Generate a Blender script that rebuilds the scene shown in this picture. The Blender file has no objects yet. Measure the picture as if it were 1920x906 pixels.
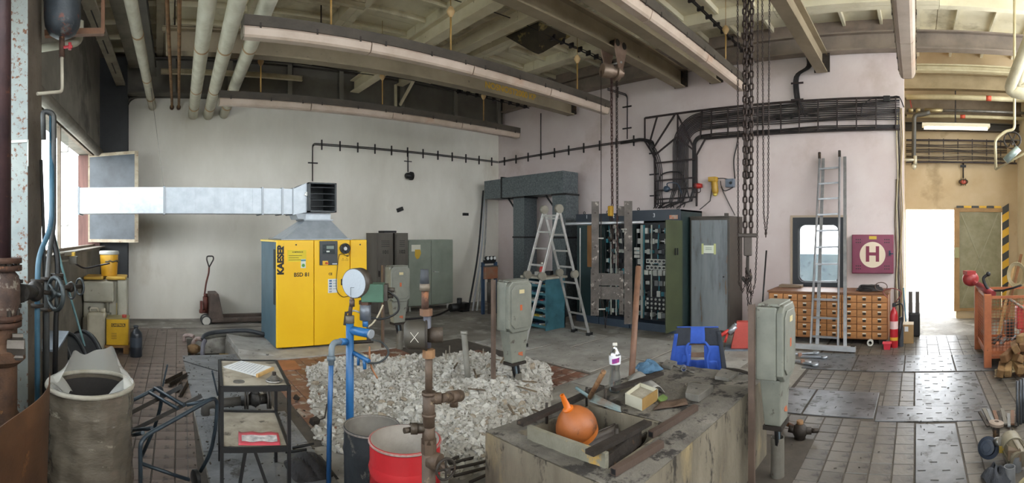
import bpy, bmesh, math, random
from math import sin, cos, tan, pi, radians, atan2, sqrt
from mathutils import Vector as V, Matrix
random.seed(7)
sc = bpy.context.scene
COL = sc.collection
# ---------------------------------------------------------------- camera (swept panorama: central cylindrical)
H0, F, XB, YH = 1.8, 908.5, 292.0, 437.0      # eye height, px per radian, px column facing +Y, horizon row (1920x906)
cam = bpy.data.cameras.new('camera'); cam.type = 'PANO'; cam.panorama_type = 'CENTRAL_CYLINDRICAL'
cam.central_cylindrical_range_u_min = -960 / F; cam.central_cylindrical_range_u_max = 960 / F
cam.central_cylindrical_range_v_min = -(906 - YH) / F; cam.central_cylindrical_range_v_max = YH / F
cam.central_cylindrical_radius = 1.0; cam.clip_start = .02
camo = bpy.data.objects.new('camera', cam); COL.objects.link(camo)
camo.location = (0, 0, H0); camo.rotation_euler = (pi / 2, 0, -(960 - XB) / F); sc.camera = camo
# ---------------------------------------------------------------- light: overcast daylight through windows, door and an added band of openings behind the viewer
w = bpy.data.worlds.new('overcast_sky'); sc.world = w; w.use_nodes = True
bg = w.node_tree.nodes['Background']; bg.inputs[0].default_value = (.93, .97, 1.0, 1); bg.inputs[1].default_value = 2.6
vs = sc.view_settings; vs.view_transform = 'Standard'; vs.look = 'None'; vs.gamma = 1; vs.use_curve_mapping = False
vs.exposure = 1.95
sc.cycles.use_denoising = True; sc.cycles.max_bounces = 8; sc.cycles.diffuse_bounces = 6
sc.cycles.transparent_max_bounces = 12; sc.cycles.sample_clamp_indirect = 6; sc.cycles.caustics_reflective = False; sc.cycles.caustics_refractive = False

# ---------------------------------------------------------------- places: a bearing and a depth give a point of the hall
def az(x): return (x - XB) / F
def PR(x, y, r): a = az(x); return V((r * sin(a), r * cos(a), H0 - r * (y - YH) / F))
def PZ(x, y, z=0.): return PR(x, y, (H0 - z) * F / (y - YH))
def PX(x, y, X): return PR(x, y, X / sin(az(x)))
def PY(x, y, Y): return PR(x, y, Y / cos(az(x)))
def pxm(r): return r / F                      # metres per pixel at distance r

# ---------------------------------------------------------------- mesh builder
def frame(d, up=(0, 0, 1)):
    d = V(d).normalized(); up = V(up)
    if abs(d.dot(up)) > .995: up = V((1, 0, 0)) if abs(d.x) < .9 else V((0, 1, 0))
    s = d.cross(up).normalized(); return d, s, s.cross(d).normalized()
class MB:
    def __init__(s, T=None): s.v = []; s.f = []; s.sm = []; s.sharp = False; s.o = V(T.location) if T is not None else V((0, 0, 0))
    def add(s, vs, fs, sm=False):
        n = len(s.v); s.v += [tuple(V(p) - s.o) for p in vs]; s.f += [tuple(i + n for i in f) for f in fs]
        s.sm += sm if isinstance(sm, list) else [sm] * len(fs); return s
    def hexa(s, p): return s.add(p, [(0, 3, 2, 1), (4, 5, 6, 7), (0, 1, 5, 4), (1, 2, 6, 5), (2, 3, 7, 6), (3, 0, 4, 7)])
    def box(s, a, b):
        x0, x1 = sorted((a[0], b[0])); y0, y1 = sorted((a[1], b[1])); z0, z1 = sorted((a[2], b[2]))
        return s.hexa([(x0, y0, z0), (x1, y0, z0), (x1, y1, z0), (x0, y1, z0), (x0, y0, z1), (x1, y0, z1), (x1, y1, z1), (x0, y1, z1)])
    def cbox(s, c, d, rz=0, rx=0, ry=0):
        m = Matrix.Rotation(rz, 3, 'Z') @ Matrix.Rotation(ry, 3, 'Y') @ Matrix.Rotation(rx, 3, 'X'); c = V(c); h = V(d) / 2
        return s.hexa([c + m @ V((a * h.x, b * h.y, e * h.z)) for e in (-1, 1) for a, b in ((-1, -1), (1, -1), (1, 1), (-1, 1))])
    def bar(s, a, b, w, h, up=(0, 0, 1)):
        a = V(a); b = V(b); d, x, u = frame(b - a, up); x = x * w / 2; u = u * h / 2
        return s.hexa([a - x - u, a + x - u, a + x + u, a - x + u, b - x - u, b + x - u, b + x + u, b - x + u])
    def ibeam(s, a, b, h, w, tf=.02, tw=.012, up=(0, 0, 1), chan=False):
        a = V(a); b = V(b); d, x, u = frame(b - a, up); k = (w / 2 - tw / 2) if chan else 0
        s.bar(a + u * (h / 2 - tf / 2), b + u * (h / 2 - tf / 2), w, tf, up); s.bar(a - u * (h / 2 - tf / 2), b - u * (h / 2 - tf / 2), w, tf, up)
        return s.bar(a + x * k, b + x * k, tw, h - 2 * tf, up)
    def cyl(s, a, b, r, r2=None, n=12, caps=True):
        a = V(a); b = V(b); r2 = r if r2 is None else r2; d, x, u = frame(b - a); vs = []
        for p, q in ((a, r), (b, r2)): vs += [p + (x * cos(2 * pi * i / n) + u * sin(2 * pi * i / n)) * q for i in range(n)]
        fs = [(i, (i + 1) % n, n + (i + 1) % n, n + i) for i in range(n)]; sm = [n > 6] * n
        if caps: fs += [tuple(range(n - 1, -1, -1)), tuple(range(n, 2 * n))]; sm += [False] * 2
        return s.add(vs, fs, sm)
    def tube(s, pts, r, n=6, closed=False, caps=True):
        P = [V(p) for p in pts]; m = len(P); rr = r if isinstance(r, (list, tuple)) else [r] * m; vs = []; prev = None
        for i, p in enumerate(P):
            t = (P[(i + 1) % m] - P[i - 1]) if closed else (P[min(i + 1, m - 1)] - P[max(i - 1, 0)])
            if t.length < 1e-9: t = V((0, 0, 1))
            t.normalize()
            if prev is None: d, x, u = frame(t)
            else:
                x = prev - t * prev.dot(t)
                if x.length < 1e-6: d, x, u = frame(t)
                x.normalize(); u = x.cross(t).normalized()
            prev = x
            vs += [p + (x * cos(2 * pi * k / n) + u * sin(2 * pi * k / n)) * rr[i] for k in range(n)]
        fs = []; M_ = m if closed else m - 1
        for i in range(M_):
            j = (i + 1) % m
            fs += [(i * n + k, i * n + (k + 1) % n, j * n + (k + 1) % n, j * n + k) for k in range(n)]
        sm = [True] * len(fs)
        if caps and not closed: fs += [tuple(range(n - 1, -1, -1)), tuple(range((m - 1) * n, m * n))]; sm += [False] * 2
        return s.add(vs, fs, sm)
    def lathe(s, prof, c=(0, 0, 0), d=(0, 0, 1), n=20, flat=False):
        s.sharp = True; c = V(c); d, x, u = frame(d); vs = []; m = len(prof)
        for r, z in prof: vs += [c + d * z + (x * cos(2 * pi * k / n) + u * sin(2 * pi * k / n)) * max(r, 1e-4) for k in range(n)]
        fs = [(i * n + k, i * n + (k + 1) % n, (i + 1) * n + (k + 1) % n, (i + 1) * n + k) for i in range(m - 1) for k in range(n)]
        return s.add(vs, fs, not flat)
    def torus(s, c, R, r, d=(0, 0, 1), n=20, k=8, ex=None):
        c = V(c); d, x, u = frame(d)
        if ex: x = V(ex[0]); u = V(ex[1])
        return s.tube([c + (x * cos(2 * pi * i / n) + u * sin(2 * pi * i / n)) * R for i in range(n)], r, k, True)
    def sph(s, c, r, n=10, sq=(1, 1, 1)):
        c = V(c); vs = []; m = max(4, n // 2 + 1)
        for i in range(m + 1):
            t = pi * i / m
            vs += [c + V((sin(t) * cos(2 * pi * k / n) * r * sq[0], sin(t) * sin(2 * pi * k / n) * r * sq[1], cos(t) * r * sq[2])) for k in range(n)]
        return s.add(vs, [(i * n + k, (i + 1) * n + k, (i + 1) * n + (k + 1) % n, i * n + (k + 1) % n) for i in range(m) for k in range(n)], True)
    def prism(s, poly, depth, o=(0, 0, 0), u=(1, 0, 0), v=(0, 1, 0)):
        o = V(o); u = V(u); v = V(v); nn = u.cross(v).normalized(); n = len(poly)
        a = [o + u * p + v * q for p, q in poly]; b = [p + nn * depth for p in a]
        return s.add(a + b, [tuple(range(n - 1, -1, -1)), tuple(range(n, 2 * n))] + [(i, (i + 1) % n, n + (i + 1) % n, n + i) for i in range(n)])
    def grid(s, fn, nu, nv, thick=0, sm=True):
        vs = [fn(i / nu, j / nv) for j in range(nv + 1) for i in range(nu + 1)]; W_ = nu + 1
        fs = [(j * W_ + i, j * W_ + i + 1, (j + 1) * W_ + i + 1, (j + 1) * W_ + i) for j in range(nv) for i in range(nu)]
        return s.add(vs, fs, sm)
    def merge(s, o, m=None):
        return s.add([(m @ V(p)) if m else p for p in o.v], o.f, list(o.sm))
    def mesh(s, name):
        me = bpy.data.meshes.new(name); me.from_pydata(s.v, [], s.f); me.polygons.foreach_set('use_smooth', s.sm); me.update()
        if s.sharp: me.set_sharp_from_angle(angle=radians(48))
        return me
def mk(name, mb, mat, parent=None, label=None, bevel=0, solid=0, loc=None, rz=0, sub=0):
    me = mb.mesh(name) if isinstance(mb, MB) else mb
    if not me.materials: me.materials.append(mat)
    o = bpy.data.objects.new(name, me); COL.objects.link(o); o.parent = parent
    if loc is not None: o.location = loc
    if rz: o.rotation_euler.z = rz
    if label: o['label'] = label
    if solid: m = o.modifiers.new('s', 'SOLIDIFY'); m.thickness = solid; m.offset = 0
    if sub: m = o.modifiers.new('u', 'SUBSURF'); m.levels = sub; m.render_levels = sub
    if bevel: m = o.modifiers.new('b', 'BEVEL'); m.width = bevel; m.segments = 2; m.limit_method = 'ANGLE'; m.angle_limit = radians(50)
    return o
def tag(o, label=None, cat=None, group=None, kind=None):
    for k, v_ in (('label', label), ('category', cat), ('group', group), ('kind', kind)):
        if v_: o[k] = v_
    return o
def thing(name, label, cat, loc=(0, 0, 0), rz=0, group=None):
    o = bpy.data.objects.new(name, None); o.empty_display_size = .1; COL.objects.link(o); o.location = loc; o.rotation_euler.z = rz
    return tag(o, label, cat, group)
def solo(name, mb, mat, label, cat, loc=(0, 0, 0), rz=0, group=None, **k):   # a thing that is one mesh
    return tag(mk(name, mb, mat, None, label, loc=loc, rz=rz, **k), label, cat, group)
def struct(name, mb, mat, label, cat, parent=None, **k):
    o = mk(name, mb, mat, parent, label, **k)
    return tag(o, label, cat, None, 'structure') if parent is None else o
def dup(root, loc=None, rz=None, label=None):
    def cp(o, par):
        c = o.copy(); COL.objects.link(c); c.parent = par
        for ch in list(o.children): cp(ch, c)
        return c
    r = cp(root, None)
    if loc is not None: r.location = loc
    if rz is not None: r.rotation_euler.z = rz
    if label: r['label'] = label
    return r
def text(T, name, body, size, loc, u, nrm, mat, bold=0, ext=.0015, align='CENTER'):
    c = bpy.data.curves.new(name, 'FONT'); c.body = body; c.size = size; c.align_x = align; c.align_y = 'CENTER'; c.extrude = ext; c.offset = bold
    t = bpy.data.objects.new(name, c); COL.objects.link(t); bpy.context.view_layer.update()
    me = bpy.data.meshes.new_from_object(t.evaluated_get(bpy.context.evaluated_depsgraph_get())); bpy.data.objects.remove(t)
    u = V(u).normalized(); n = V(nrm).normalized(); v = n.cross(u); loc = V(loc) - (V(T.location) if T is not None else V())
    me.transform(Matrix(((u.x, v.x, n.x, loc[0]), (u.y, v.y, n.y, loc[1]), (u.z, v.z, n.z, loc[2]), (0, 0, 0, 1))))
    me.materials.clear(); me.materials.append(mat)
    return mk(name, me, mat, T)
def arc(c, r, a0, a1, n, ux, uy): c = V(c); ux = V(ux); uy = V(uy); return [c + ux * r * cos(a0 + (a1 - a0) * i / n) + uy * r * sin(a0 + (a1 - a0) * i / n) for i in range(n + 1)]
def rnd(pts, r=.1, n=4):                                            # a polyline with rounded corners
    P = [V(p) for p in pts]; out = [P[0]]
    for i in range(1, len(P) - 1):
        a = P[i - 1] - P[i]; b = P[i + 1] - P[i]; q = min(r, a.length * .45, b.length * .45); A = P[i] + a.normalized() * q; B = P[i] + b.normalized() * q
        out += [A * (1 - t) ** 2 + P[i] * 2 * t * (1 - t) + B * t * t for t in [k / n for k in range(n + 1)]]
    return out + [P[-1]]
def spl(pts, n=6):                                                  # smooth curve through points
    P = [V(p) for p in pts]; P = [P[0] * 2 - P[1]] + P + [P[-1] * 2 - P[-2]]; out = []
    for i in range(1, len(P) - 2):
        a, b, c, d = P[i - 1:i + 3]
        for k in range(n):
            t = k / n; out.append(.5 * ((2 * b) + (c - a) * t + (2 * a - 5 * b + 4 * c - d) * t * t + (3 * b - a - 3 * c + d) * t ** 3))
    return out + [P[-2]]

# ---------------------------------------------------------------- materials
def hx(h):
    h = h.lstrip('#'); c = [int(h[i:i + 2], 16) / 255 for i in (0, 2, 4)]
    return tuple((x / 12.92 if x <= .04045 else ((x + .055) / 1.055) ** 2.4) for x in c) + (1,)
_mc = {}
def M(c, c2=None, rough=.6, metal=0, scale=4, bump=.15, spot=None, st=.62, ss=14, stretch=None, rnd_=0, bs=40, spot2=None, st2=.66, ss2=3, spec=.5):
    key = (c, c2, rough, metal, scale, bump, spot, st, ss, stretch, rnd_, bs, spot2, st2, ss2, spec)
    if key in _mc: return _mc[key]
    m = bpy.data.materials.new('m' + c.strip('#')); m.use_nodes = True; nt = m.node_tree; N = nt.nodes; L = nt.links; b = N['Principled BSDF']
    b.inputs['Roughness'].default_value = rough; b.inputs['Metallic'].default_value = metal; b.inputs['Specular IOR Level'].default_value = spec
    tc = N.new('ShaderNodeTexCoord'); mp = N.new('ShaderNodeMapping'); L.new(tc.outputs['Object'], mp.inputs[0])
    if stretch: mp.inputs['Scale'].default_value = stretch
    def noise(sc_, det=5, src=mp, rg=.6):
        n = N.new('ShaderNodeTexNoise'); n.inputs['Scale'].default_value = sc_; n.inputs['Detail'].default_value = det; n.inputs['Roughness'].default_value = rg
        L.new(src.outputs[0], n.inputs['Vector']); return n
    def mix(f, a, b2):
        x = N.new('ShaderNodeMix'); x.data_type = 'RGBA'
        L.new(f, x.inputs['Factor'])
        for sk, val in ((6, a), (7, b2)):
            if isinstance(val, tuple): x.inputs[sk].default_value = val
            else: L.new(val, x.inputs[sk])
        return x.outputs[2]
    def ramp(src, lo, hi):
        r = N.new('ShaderNodeMapRange'); r.inputs['From Min'].default_value = lo; r.inputs['From Max'].default_value = hi; L.new(src, r.inputs['Value']); return r.outputs[0]
    col = hx(c)
    c2 = c2 or c
    n1 = noise(scale); col = mix(ramp(n1.outputs[0], .35, .68), hx(c), hx(c2))
    if rnd_:
        oi = N.new('ShaderNodeObjectInfo'); hs = N.new('ShaderNodeHueSaturation'); mr = N.new('ShaderNodeMapRange')
        mr.inputs['To Min'].default_value = 1 - rnd_; mr.inputs['To Max'].default_value = 1 + rnd_; L.new(oi.outputs['Random'], mr.inputs['Value']); L.new(mr.outputs[0], hs.inputs['Value']); L.new(col, hs.inputs['Color']); col = hs.outputs[0]
    if spot2: n3 = noise(ss2, 6); col = mix(ramp(n3.outputs[0], st2 - .08, st2 + .08), col, hx(spot2))
    if spot: n2 = noise(ss, 6, rg=.7); col = mix(ramp(n2.outputs[0], st - .03, st + .04), col, hx(spot))
    L.new(col, b.inputs['Base Color'])
    if bump:
        bn = noise(bs, 4); bp = N.new('ShaderNodeBump'); bp.inputs['Strength'].default_value = bump; bp.inputs['Distance'].default_value = .02; L.new(bn.outputs[0], bp.inputs['Height']); L.new(bp.outputs[0], b.inputs['Normal'])
    _mc[key] = m; return m
def glass(name, col, rough=.05, alpha=.25):
    m = bpy.data.materials.new(name); m.use_nodes = True; b = m.node_tree.nodes['Principled BSDF']
    b.inputs['Base Color'].default_value = hx(col); b.inputs['Roughness'].default_value = rough; b.inputs['Alpha'].default_value = alpha; return m
def clear_glass(name, tint, gl=.06, rough=.05):
    m = bpy.data.materials.new(name); m.use_nodes = True; nt = m.node_tree; N = nt.nodes; N.remove(N['Principled BSDF'])
    t = N.new('ShaderNodeBsdfTransparent'); t.inputs[0].default_value = hx(tint); g = N.new('ShaderNodeBsdfGlossy'); g.inputs['Roughness'].default_value = rough
    x = N.new('ShaderNodeMixShader'); x.inputs[0].default_value = gl; nt.links.new(t.outputs[0], x.inputs[1]); nt.links.new(g.outputs[0], x.inputs[2]); nt.links.new(x.outputs[0], N['Material Output'].inputs[0]); return m
CLEAR = clear_glass('window_glass', '#f4f7f8')
def emit(name, col, s):
    m = bpy.data.materials.new(name); m.use_nodes = True; b = m.node_tree.nodes['Principled BSDF']
    b.inputs['Base Color'].default_value = hx(col); b.inputs['Emission Color'].default_value = hx(col); b.inputs['Emission Strength'].default_value = s; return m
BACKWALL = M('#e6e2d8', '#d3cec2', .85, scale=.9, bump=.2, bs=9, spot='#857e73', st=.74, ss=12, spot2='#c4bbab', st2=.68, ss2=1.0, stretch=(1, 1, .45))
RIGHTWALL = M('#d3c7c4', '#c6b5b2', .85, scale=.7, bump=.18, bs=8, spot='#5b524e', st=.75, ss=7, spot2='#b5a49c', st2=.66, ss2=.8)
LEFTWALL = M('#8d887e', '#6f6a61', .9, scale=1.2, bump=.25, bs=10, spot2='#55504a', st2=.62, ss2=1.3)
FARWALL = M('#c6b190', '#b39c78', .85, scale=1, bump=.15, bs=9, spot2='#94805f', st2=.66, ss2=1.4)
CONC = M('#89847c', '#67625b', .7, scale=1.6, bump=.3, bs=14, spot='#3f3c39', st=.66, ss=6, spot2='#a8a49c', st2=.6, ss2=2.4)
DUSTY = M('#a29f99', '#7f7b75', .75, scale=2.5, bump=.35, bs=18, spot='#4f4b46', st=.64, ss=7)
PLINTH = M('#7d7565', '#574f42', .85, scale=2.2, bump=.5, bs=16, spot='#2f2a23', st=.58, ss=6, spot2='#94835f', st2=.66, ss2=2.5, stretch=(1.4, 1.4, .5))
TILEG = M('#625c54', '#443f39', .4, scale=1.3, bump=.15, bs=25, spot='#2b2723', st=.6, ss=5, rnd_=.2)
TILEW = M('#766860', '#5a4b43', .45, scale=1.5, bump=.12, bs=25, spot='#3c332e', st=.6, ss=5, rnd_=.25)
TILER = M('#7d5644', '#624438', .6, scale=3, bump=.15, bs=25, spot='#8f857b', st=.58, ss=4, rnd_=.15)
PLATE = M('#77787b', '#4e4f51', .38, .45, scale=2.5, bump=.1, bs=20, spot='#34322f', st=.58, ss=4)
CEIL = M('#e4dcc2', '#cfc6a9', .85, scale=1.2, bump=.12, bs=10, spot2='#a89d80', st2=.64, ss2=1.3)
CRANE = M('#9a8c74', '#82755f', .55, scale=2, bump=.1, spot='#57493a', st=.68, ss=5)
GIRD = M('#6a665e', '#57534c', .6, scale=2, bump=.1)
RAFT = M('#d3c9ae', '#bdb193', .6, scale=2, bump=.1, spot='#6d5a44', st=.68, ss=6)
PIPEW = M('#d0cdbd', '#b8b3a0', .6, scale=5, bump=.15, bs=30, spot='#7d7a63', st=.68, ss=8)
RUST = M('#51382c', '#38271f', .75, .2, scale=8, bump=.3, spot='#7a4f34', st=.6, ss=12)
RUSTL = M('#8d6a48', '#6d4f37', .75, .1, scale=9, bump=.3, spot='#4c3628', st=.6, ss=14)
BLK = M('#0f0f10', '#18181a', .5, scale=6, bump=.1)
CABLE = M('#171314', '#241e1f', .6, scale=5, bump=0)
DGREY = M('#3c3e40', '#2b2c2e', .5, .3, scale=5, bump=.1, spot='#5c5148', st=.68, ss=9)
STEEL = M('#8e8b86', '#6a6762', .4, .75, scale=6, bump=.15, spot='#5a4a3c', st=.64, ss=9)
GALV = M('#b4bcc3', '#a3abb3', .38, .35, scale=9, bump=.03)
GALVD = M('#6e7678', '#4f575a', .45, .5, scale=25, bump=.05, spot='#8b9597', st=.6, ss=45)
ALU = M('#c3c3c0', '#a5a5a2', .35, .6, scale=6, bump=.05)
IRON = M('#3c352f', '#2a2521', .65, .4, scale=8, bump=.35, spot='#6a5038', st=.62, ss=10)
WHITE = M('#d8d5cc', '#c4c0b4', .6, bump=.03)
# ================================================================ STRUCTURE
XR, YB, XF = 8.55, 10.0, 10.15            # switchgear wall, compressor wall, door wall
def LX(Y): return -1.303 + (Y - 5.48) * .0459   # window wall (slightly skewed)
# ---- floor with a pit
fl = MB()
PITX, PITY = (.40, 1.18), (7.08, 8.2)
for a, b in (((-2.2, -3), (PITX[0], 10.2)), ((PITX[1], -3), (12.5, 10.2)), ((PITX[0], -3), (PITX[1], PITY[0])), ((PITX[0], PITY[1]), (PITX[1], 10.2))):
    fl.box((*a, -.25), (*b, 0))
floor = struct('floor', fl, CONC, 'grey worn concrete floor of the machine hall', 'floor')
pit = MB(); pit.box((PITX[0] - .1, PITY[0] - .1, -.62), (PITX[1] + .1, PITY[1] + .1, -.56))
for a, b in (((PITX[0] - .1, PITY[0] - .1), (PITX[0] - .001, PITY[1] + .1)), ((PITX[1] + .001, PITY[0] - .1), (PITX[1] + .1, PITY[1] + .1)), ((PITX[0] - .1, PITY[1] + .001), (PITX[1] + .1, PITY[1] + .1)), ((PITX[0] - .1, PITY[0] - .1), (PITX[1] + .1, PITY[0] - .001))):
    pit.box((*a, -.6), (*b, -.251))
mk('pit_lining', pit, M('#4b473f', '#332f29', .9, bump=.3), floor)
# tiles: left red-grey field (skewed with the window wall), red strip, right grey field
tiles = []
TS = .175
ca, sa = cos(.0455), sin(.0455)
for i in range(-9, 1):
    for j in range(14, 52):
        u, v_ = (i + .5) * TS - .02, (j + .5) * TS
        x, y = u * ca + v_ * sa, -u * sa + v_ * ca
        if y < 9.05 and x > LX(y) + .12: tiles.append((x, y, -.0455, TS, TILEW))
for i in range(19):
    for j in range(14):
        x, y = 1.3 + i * .2, 3.95 + j * .2
        if 1.3 < x < 4.85 and not (x > 3.6 and y > 5.9) and not (x > 4.5 and y > 5.3): tiles.append((x, y, 0, .2, TILER))
holes = [(4.98, 6.22, -.75, .03), (2.6, 4.56, -.37, .02), (4.59, 5.01, -.75, .41), (4.65, 5.43, .41, 1.61), (6.24, 7.09, -1.2, 1.55)]
for i in range(0, 34):
    for j in range(-10, 8):
        x, y = 2.62 + i * TS, j * TS + .10
        if x < 4.1 and y > .95 or x > 8.4 or y > 1.4: continue
        h = TS / 2; q = [x - h, x + h, y - h, y + h]
        for a, b, c, d in holes:                     # trim tiles against the plates
            if q[0] < b and q[1] > a and q[2] < d and q[3] > c:
                cut = min((b - q[0], 0), (q[1] - a, 1), (d - q[2], 2), (q[3] - c, 3))[1]; q[cut] = (b, a, d, c)[cut]
        if q[1] - q[0] > .04 and q[3] - q[2] > .04: tiles.append(((q[0] + q[1]) / 2, (q[2] + q[3]) / 2, 0, (round(q[1] - q[0], 3), round(q[3] - q[2], 3)), TILEG))
g = MB(); g.box((.38, 2.4, -.002), (LX(6), 9.05, .0015)); g.box((1.2, 3.85, -.002), (4.84, 6.7, .0015)); g.box((2.5, -1.75, -.002), (8.42, 1.45, .0015)); mk('grout_bed', g, M('#4a433b', '#3a342e', .8, scale=6), floor)
def seen(t):
    r = sqrt(t[0] ** 2 + t[1] ** 2); a = atan2(t[0], t[1]); px = XB + a * F; py = YH + F * H0 / r
    ok = -10 < px < 1930 and py < 915
    if 560 < px < 1000 and py > 705: ok = False
    if px < 240 and py > 690: ok = False
    return (0 if ok else 1e3) + r
tiles.sort(key=seen)
tm = {}
rest = {}
for k, (x, y, rz, s, m) in enumerate(tiles):
    g = .004; sx, sy = s if isinstance(s, tuple) else (s, s)
    if k < 300:
        q = (sx, sy, m.name)
        if q not in tm:
            b = MB(); h, i = sx / 2 - g, sy / 2 - g; b.hexa([(-h, -i, 0), (h, -i, 0), (h, i, 0), (-h, i, 0), (-h + .004, -i + .004, .008), (h - .004, -i + .004, .008), (h - .004, i - .004, .008), (-h + .004, i - .004, .008)])
            tm[q] = b.mesh('tile'); tm[q].materials.append(m)
        o = mk('floor_tile', tm[q], m, floor, loc=(x, y, random.uniform(-.0035, .0015)), rz=rz)
        o.rotation_euler.x = random.uniform(-.006, .006)
    else: rest.setdefault(m.name, (m, MB()))[1].cbox((x, y, .002 + random.uniform(-.002, .002)), (sx - .009, sy - .009, .01), rz)
for m, b in rest.values(): tag(mk('floor_tiles_far', b, m, floor), kind='stuff')
# steel cover plates, each with slots
def cover(x0, x1, y0, y1, slots=True, m=PLATE, z=.012):
    b = MB(); b.box((x0, y0, .0), (x1, y1, z)); o = mk('cover_plate', b, m, floor, bevel=.003)
    if slots:
        s = MB(); nx = max(2, int((x1 - x0) / .13)); ny = max(2, int((y1 - y0) / .19))
        for i in range(nx):
            for j in range(ny):
                cx = x0 + (i + .5 + random.uniform(-.1, .1)) * (x1 - x0) / nx; cy = y0 + (j + .5 * (i % 2) + .25) * (y1 - y0) / ny
                d = (.008, .06) if (i * 3 + j) % 4 else (.05, .008)
                s.cbox((cx, cy, z + .0012), (d[0], d[1], .0025), random.uniform(-.12, .12))
        mk('lifting_slot', s, M('#454341', rough=.8), o)
    return o
cover(5.0, 6.2, -.74, .02); cover(2.6, 4.54, -.36, .01); cover(4.6, 5.0, -.74, .40); cover(4.66, 5.42, .42, 1.12); cover(4.66, 5.42, 1.14, 1.60)
for k in range(4): cover(6.26, 7.08, -1.18 + k * .68, -.52 + k * .68 )
DPLATE = M('#84868a', '#5f6062', .5, .25, scale=3, bump=.35, bs=22, spot='#454341', st=.6, ss=4)
for x0, x1, y0, y1 in ((.39, 1.17, 5.9, 7.06), (.39, 1.17, 4.72, 5.88), (.39, 1.28, 3.95, 4.70), (.39, 1.28, 2.6, 3.93)):
    cover(x0, x1, y0, y1, False, DPLATE)
for x0, x1, y0, y1 in ((4.88, 5.7, 5.35, 6.3), (5.72, 6.8, 5.0, 6.3), (4.88, 5.75, 3.9, 5.3), (5.78, 7.0, 3.6, 4.95), (4.4, 5.7, 2.5, 3.80), (5.75, 7.0, 2.3, 3.55)):
    cover(x0, x1, y0, y1, False, DUSTY, .01)
b = MB()                                   # raised chequer ribs of the near plates
for i in range(22):
    for j in range(18):
        b.cbox((.45 + i * .038, 4.0 + j * .038, .0128), (.026, .006, .003), pi / 4 if (i + j) % 2 else -pi / 4)
tag(mk('chequer_ribs', b, DPLATE, floor), kind='stuff')
b = MB(); b.box((1.2, 6.62, 0), (3.75, 8.5, .025)); mk('machine_pad', b, DUSTY, floor, bevel=.01)
b = MB(); b.hexa([(1.2, 7.0, 0), (1.75, 6.75, 0), (1.62, 8.1, 0), (1.19, 8.15, 0), (1.2, 7.02, .10), (1.72, 6.8, .03), (1.6, 8.05, .03), (1.19, 8.1, .10)]); mk('pad_ramp', b, DUSTY, floor, bevel=.01)
b = MB(); b.box((-.9, 9.1, 0), (5.0, 9.99, .03)); mk('wall_kerb', b, CONC, floor, bevel=.01)
# ---- back wall with a rounded upper corner and the dark recess above
bw = MB(); zt = 4.58; xl = -.57
poly = [(xl, 0), (8.75, 0), (8.75, 4.9), (2.2, 4.9), (2.2, zt)] + [(p.x, p.z) for p in arc((xl + .2, 0, zt - .2), .2, pi / 2, pi, 6, (1, 0, 0), (0, 0, 1))]
bw.prism(poly, .2, (0, YB + .2, 0), (1, 0, 0), (0, 0, 1))
bwo = struct('wall_back', bw, BACKWALL, 'pale grey stained concrete wall behind the yellow compressor', 'wall')
b = MB(); b.box((-1.45, YB + .21, 0), (8.75, YB + .3, 5.7)); mk('upper_panel', b, GIRD, bwo)
b = MB(); b.tube(rnd([(xl - .03, YB + .0, .02), (xl - .03, YB, zt + .03), (1.9, YB, zt + .03)], .22, 6), .03, 6); mk('wall_edge_band', b, M('#6f6b62', rough=.8), bwo)
b = MB(); b.box((LX(9.62), 9.62, 0), (-.56, 9.66, 5.3)); b.box((LX(10), 9.96, 0), (-.56, 10.2, 5.3)); b.box((-.86, 9.66, 0), (-.84, 9.96, 5.3))
struct('trim_1', b, M('#2e3033', '#26282a', .6), 'dark steel corner column between window wall and back wall', 'column')
# ---- right wall with window hole
wy0, wy1, wz0, wz1 = 1.29, 2.23, .80, 2.08
rw = MB(); x1 = XR + .22
for a, c in (((XR, .23, 0), (x1, 10, wz0)), ((XR, .23, wz1), (x1, 10, 5.0)), ((XR, .23, wz0), (x1, wy0, wz1)), ((XR, wy1, wz0), (x1, 10, wz1))): rw.box(a, c)
rwo = struct('wall_right', rw, RIGHTWALL, 'off-white plastered wall behind the switch cabinets and wooden drawers', 'wall')
b = MB(); b.box((XR + .02, .23, 5.0), (x1, 10, 5.7)); mk('upper_panel', b, M('#8d7d70', '#776a60', .8), rwo)
def rrect(y0, y1, z0, z1, r, n=5):
    P = []
    for cy, cz, a in ((y1 - r, z1 - r, 0), (y0 + r, z1 - r, pi / 2), (y0 + r, z0 + r, pi), (y1 - r, z0 + r, 1.5 * pi)):
        P += [(cy + r * cos(a + pi / 2 * i / n), cz + r * sin(a + pi / 2 * i / n)) for i in range(n + 1)]
    return P
def ringframe(b, outer, inner, X, d):      # frame with a rounded opening, facing -X
    n = len(inner); vs = []
    for P, x in ((outer, X), (inner, X), (inner, X + d), (outer, X + d)): vs += [(x, p, q) for p, q in P]
    for k in range(4):
        o, q = k * n, ((k + 1) % 4) * n
        b.add(vs[o:o + n] + vs[q:q + n], [(i, (i + 1) % n, n + (i + 1) % n, n + i) for i in range(n)])
wn = MB(); ringframe(wn, rrect(wy0, wy1, wz0, wz1, .004), rrect(wy0 + .1, wy1 - .1, wz0 + .11, wz1 - .12, .12), XR - .03, .14)
win2 = struct('window_2', wn, M('#23262b', rough=.5), 'black rubber framed window with rounded corners behind the tall ladder', 'window')
b = MB()
for a, c in (((wy0 - .05, wz1), (wy1 + .05, wz1 + .04)), ((wy0 - .05, wz0 - .04), (wy1 + .05, wz0)), ((wy0 - .05, wz0), (wy0 - .005, wz1)), ((wy1 + .005, wz0), (wy1 + .05, wz1))): b.box((XR - .02, *a), (XR + .03, *c))
mk('window_frame', b, M('#b3a08c', rough=.7), win2)
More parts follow.
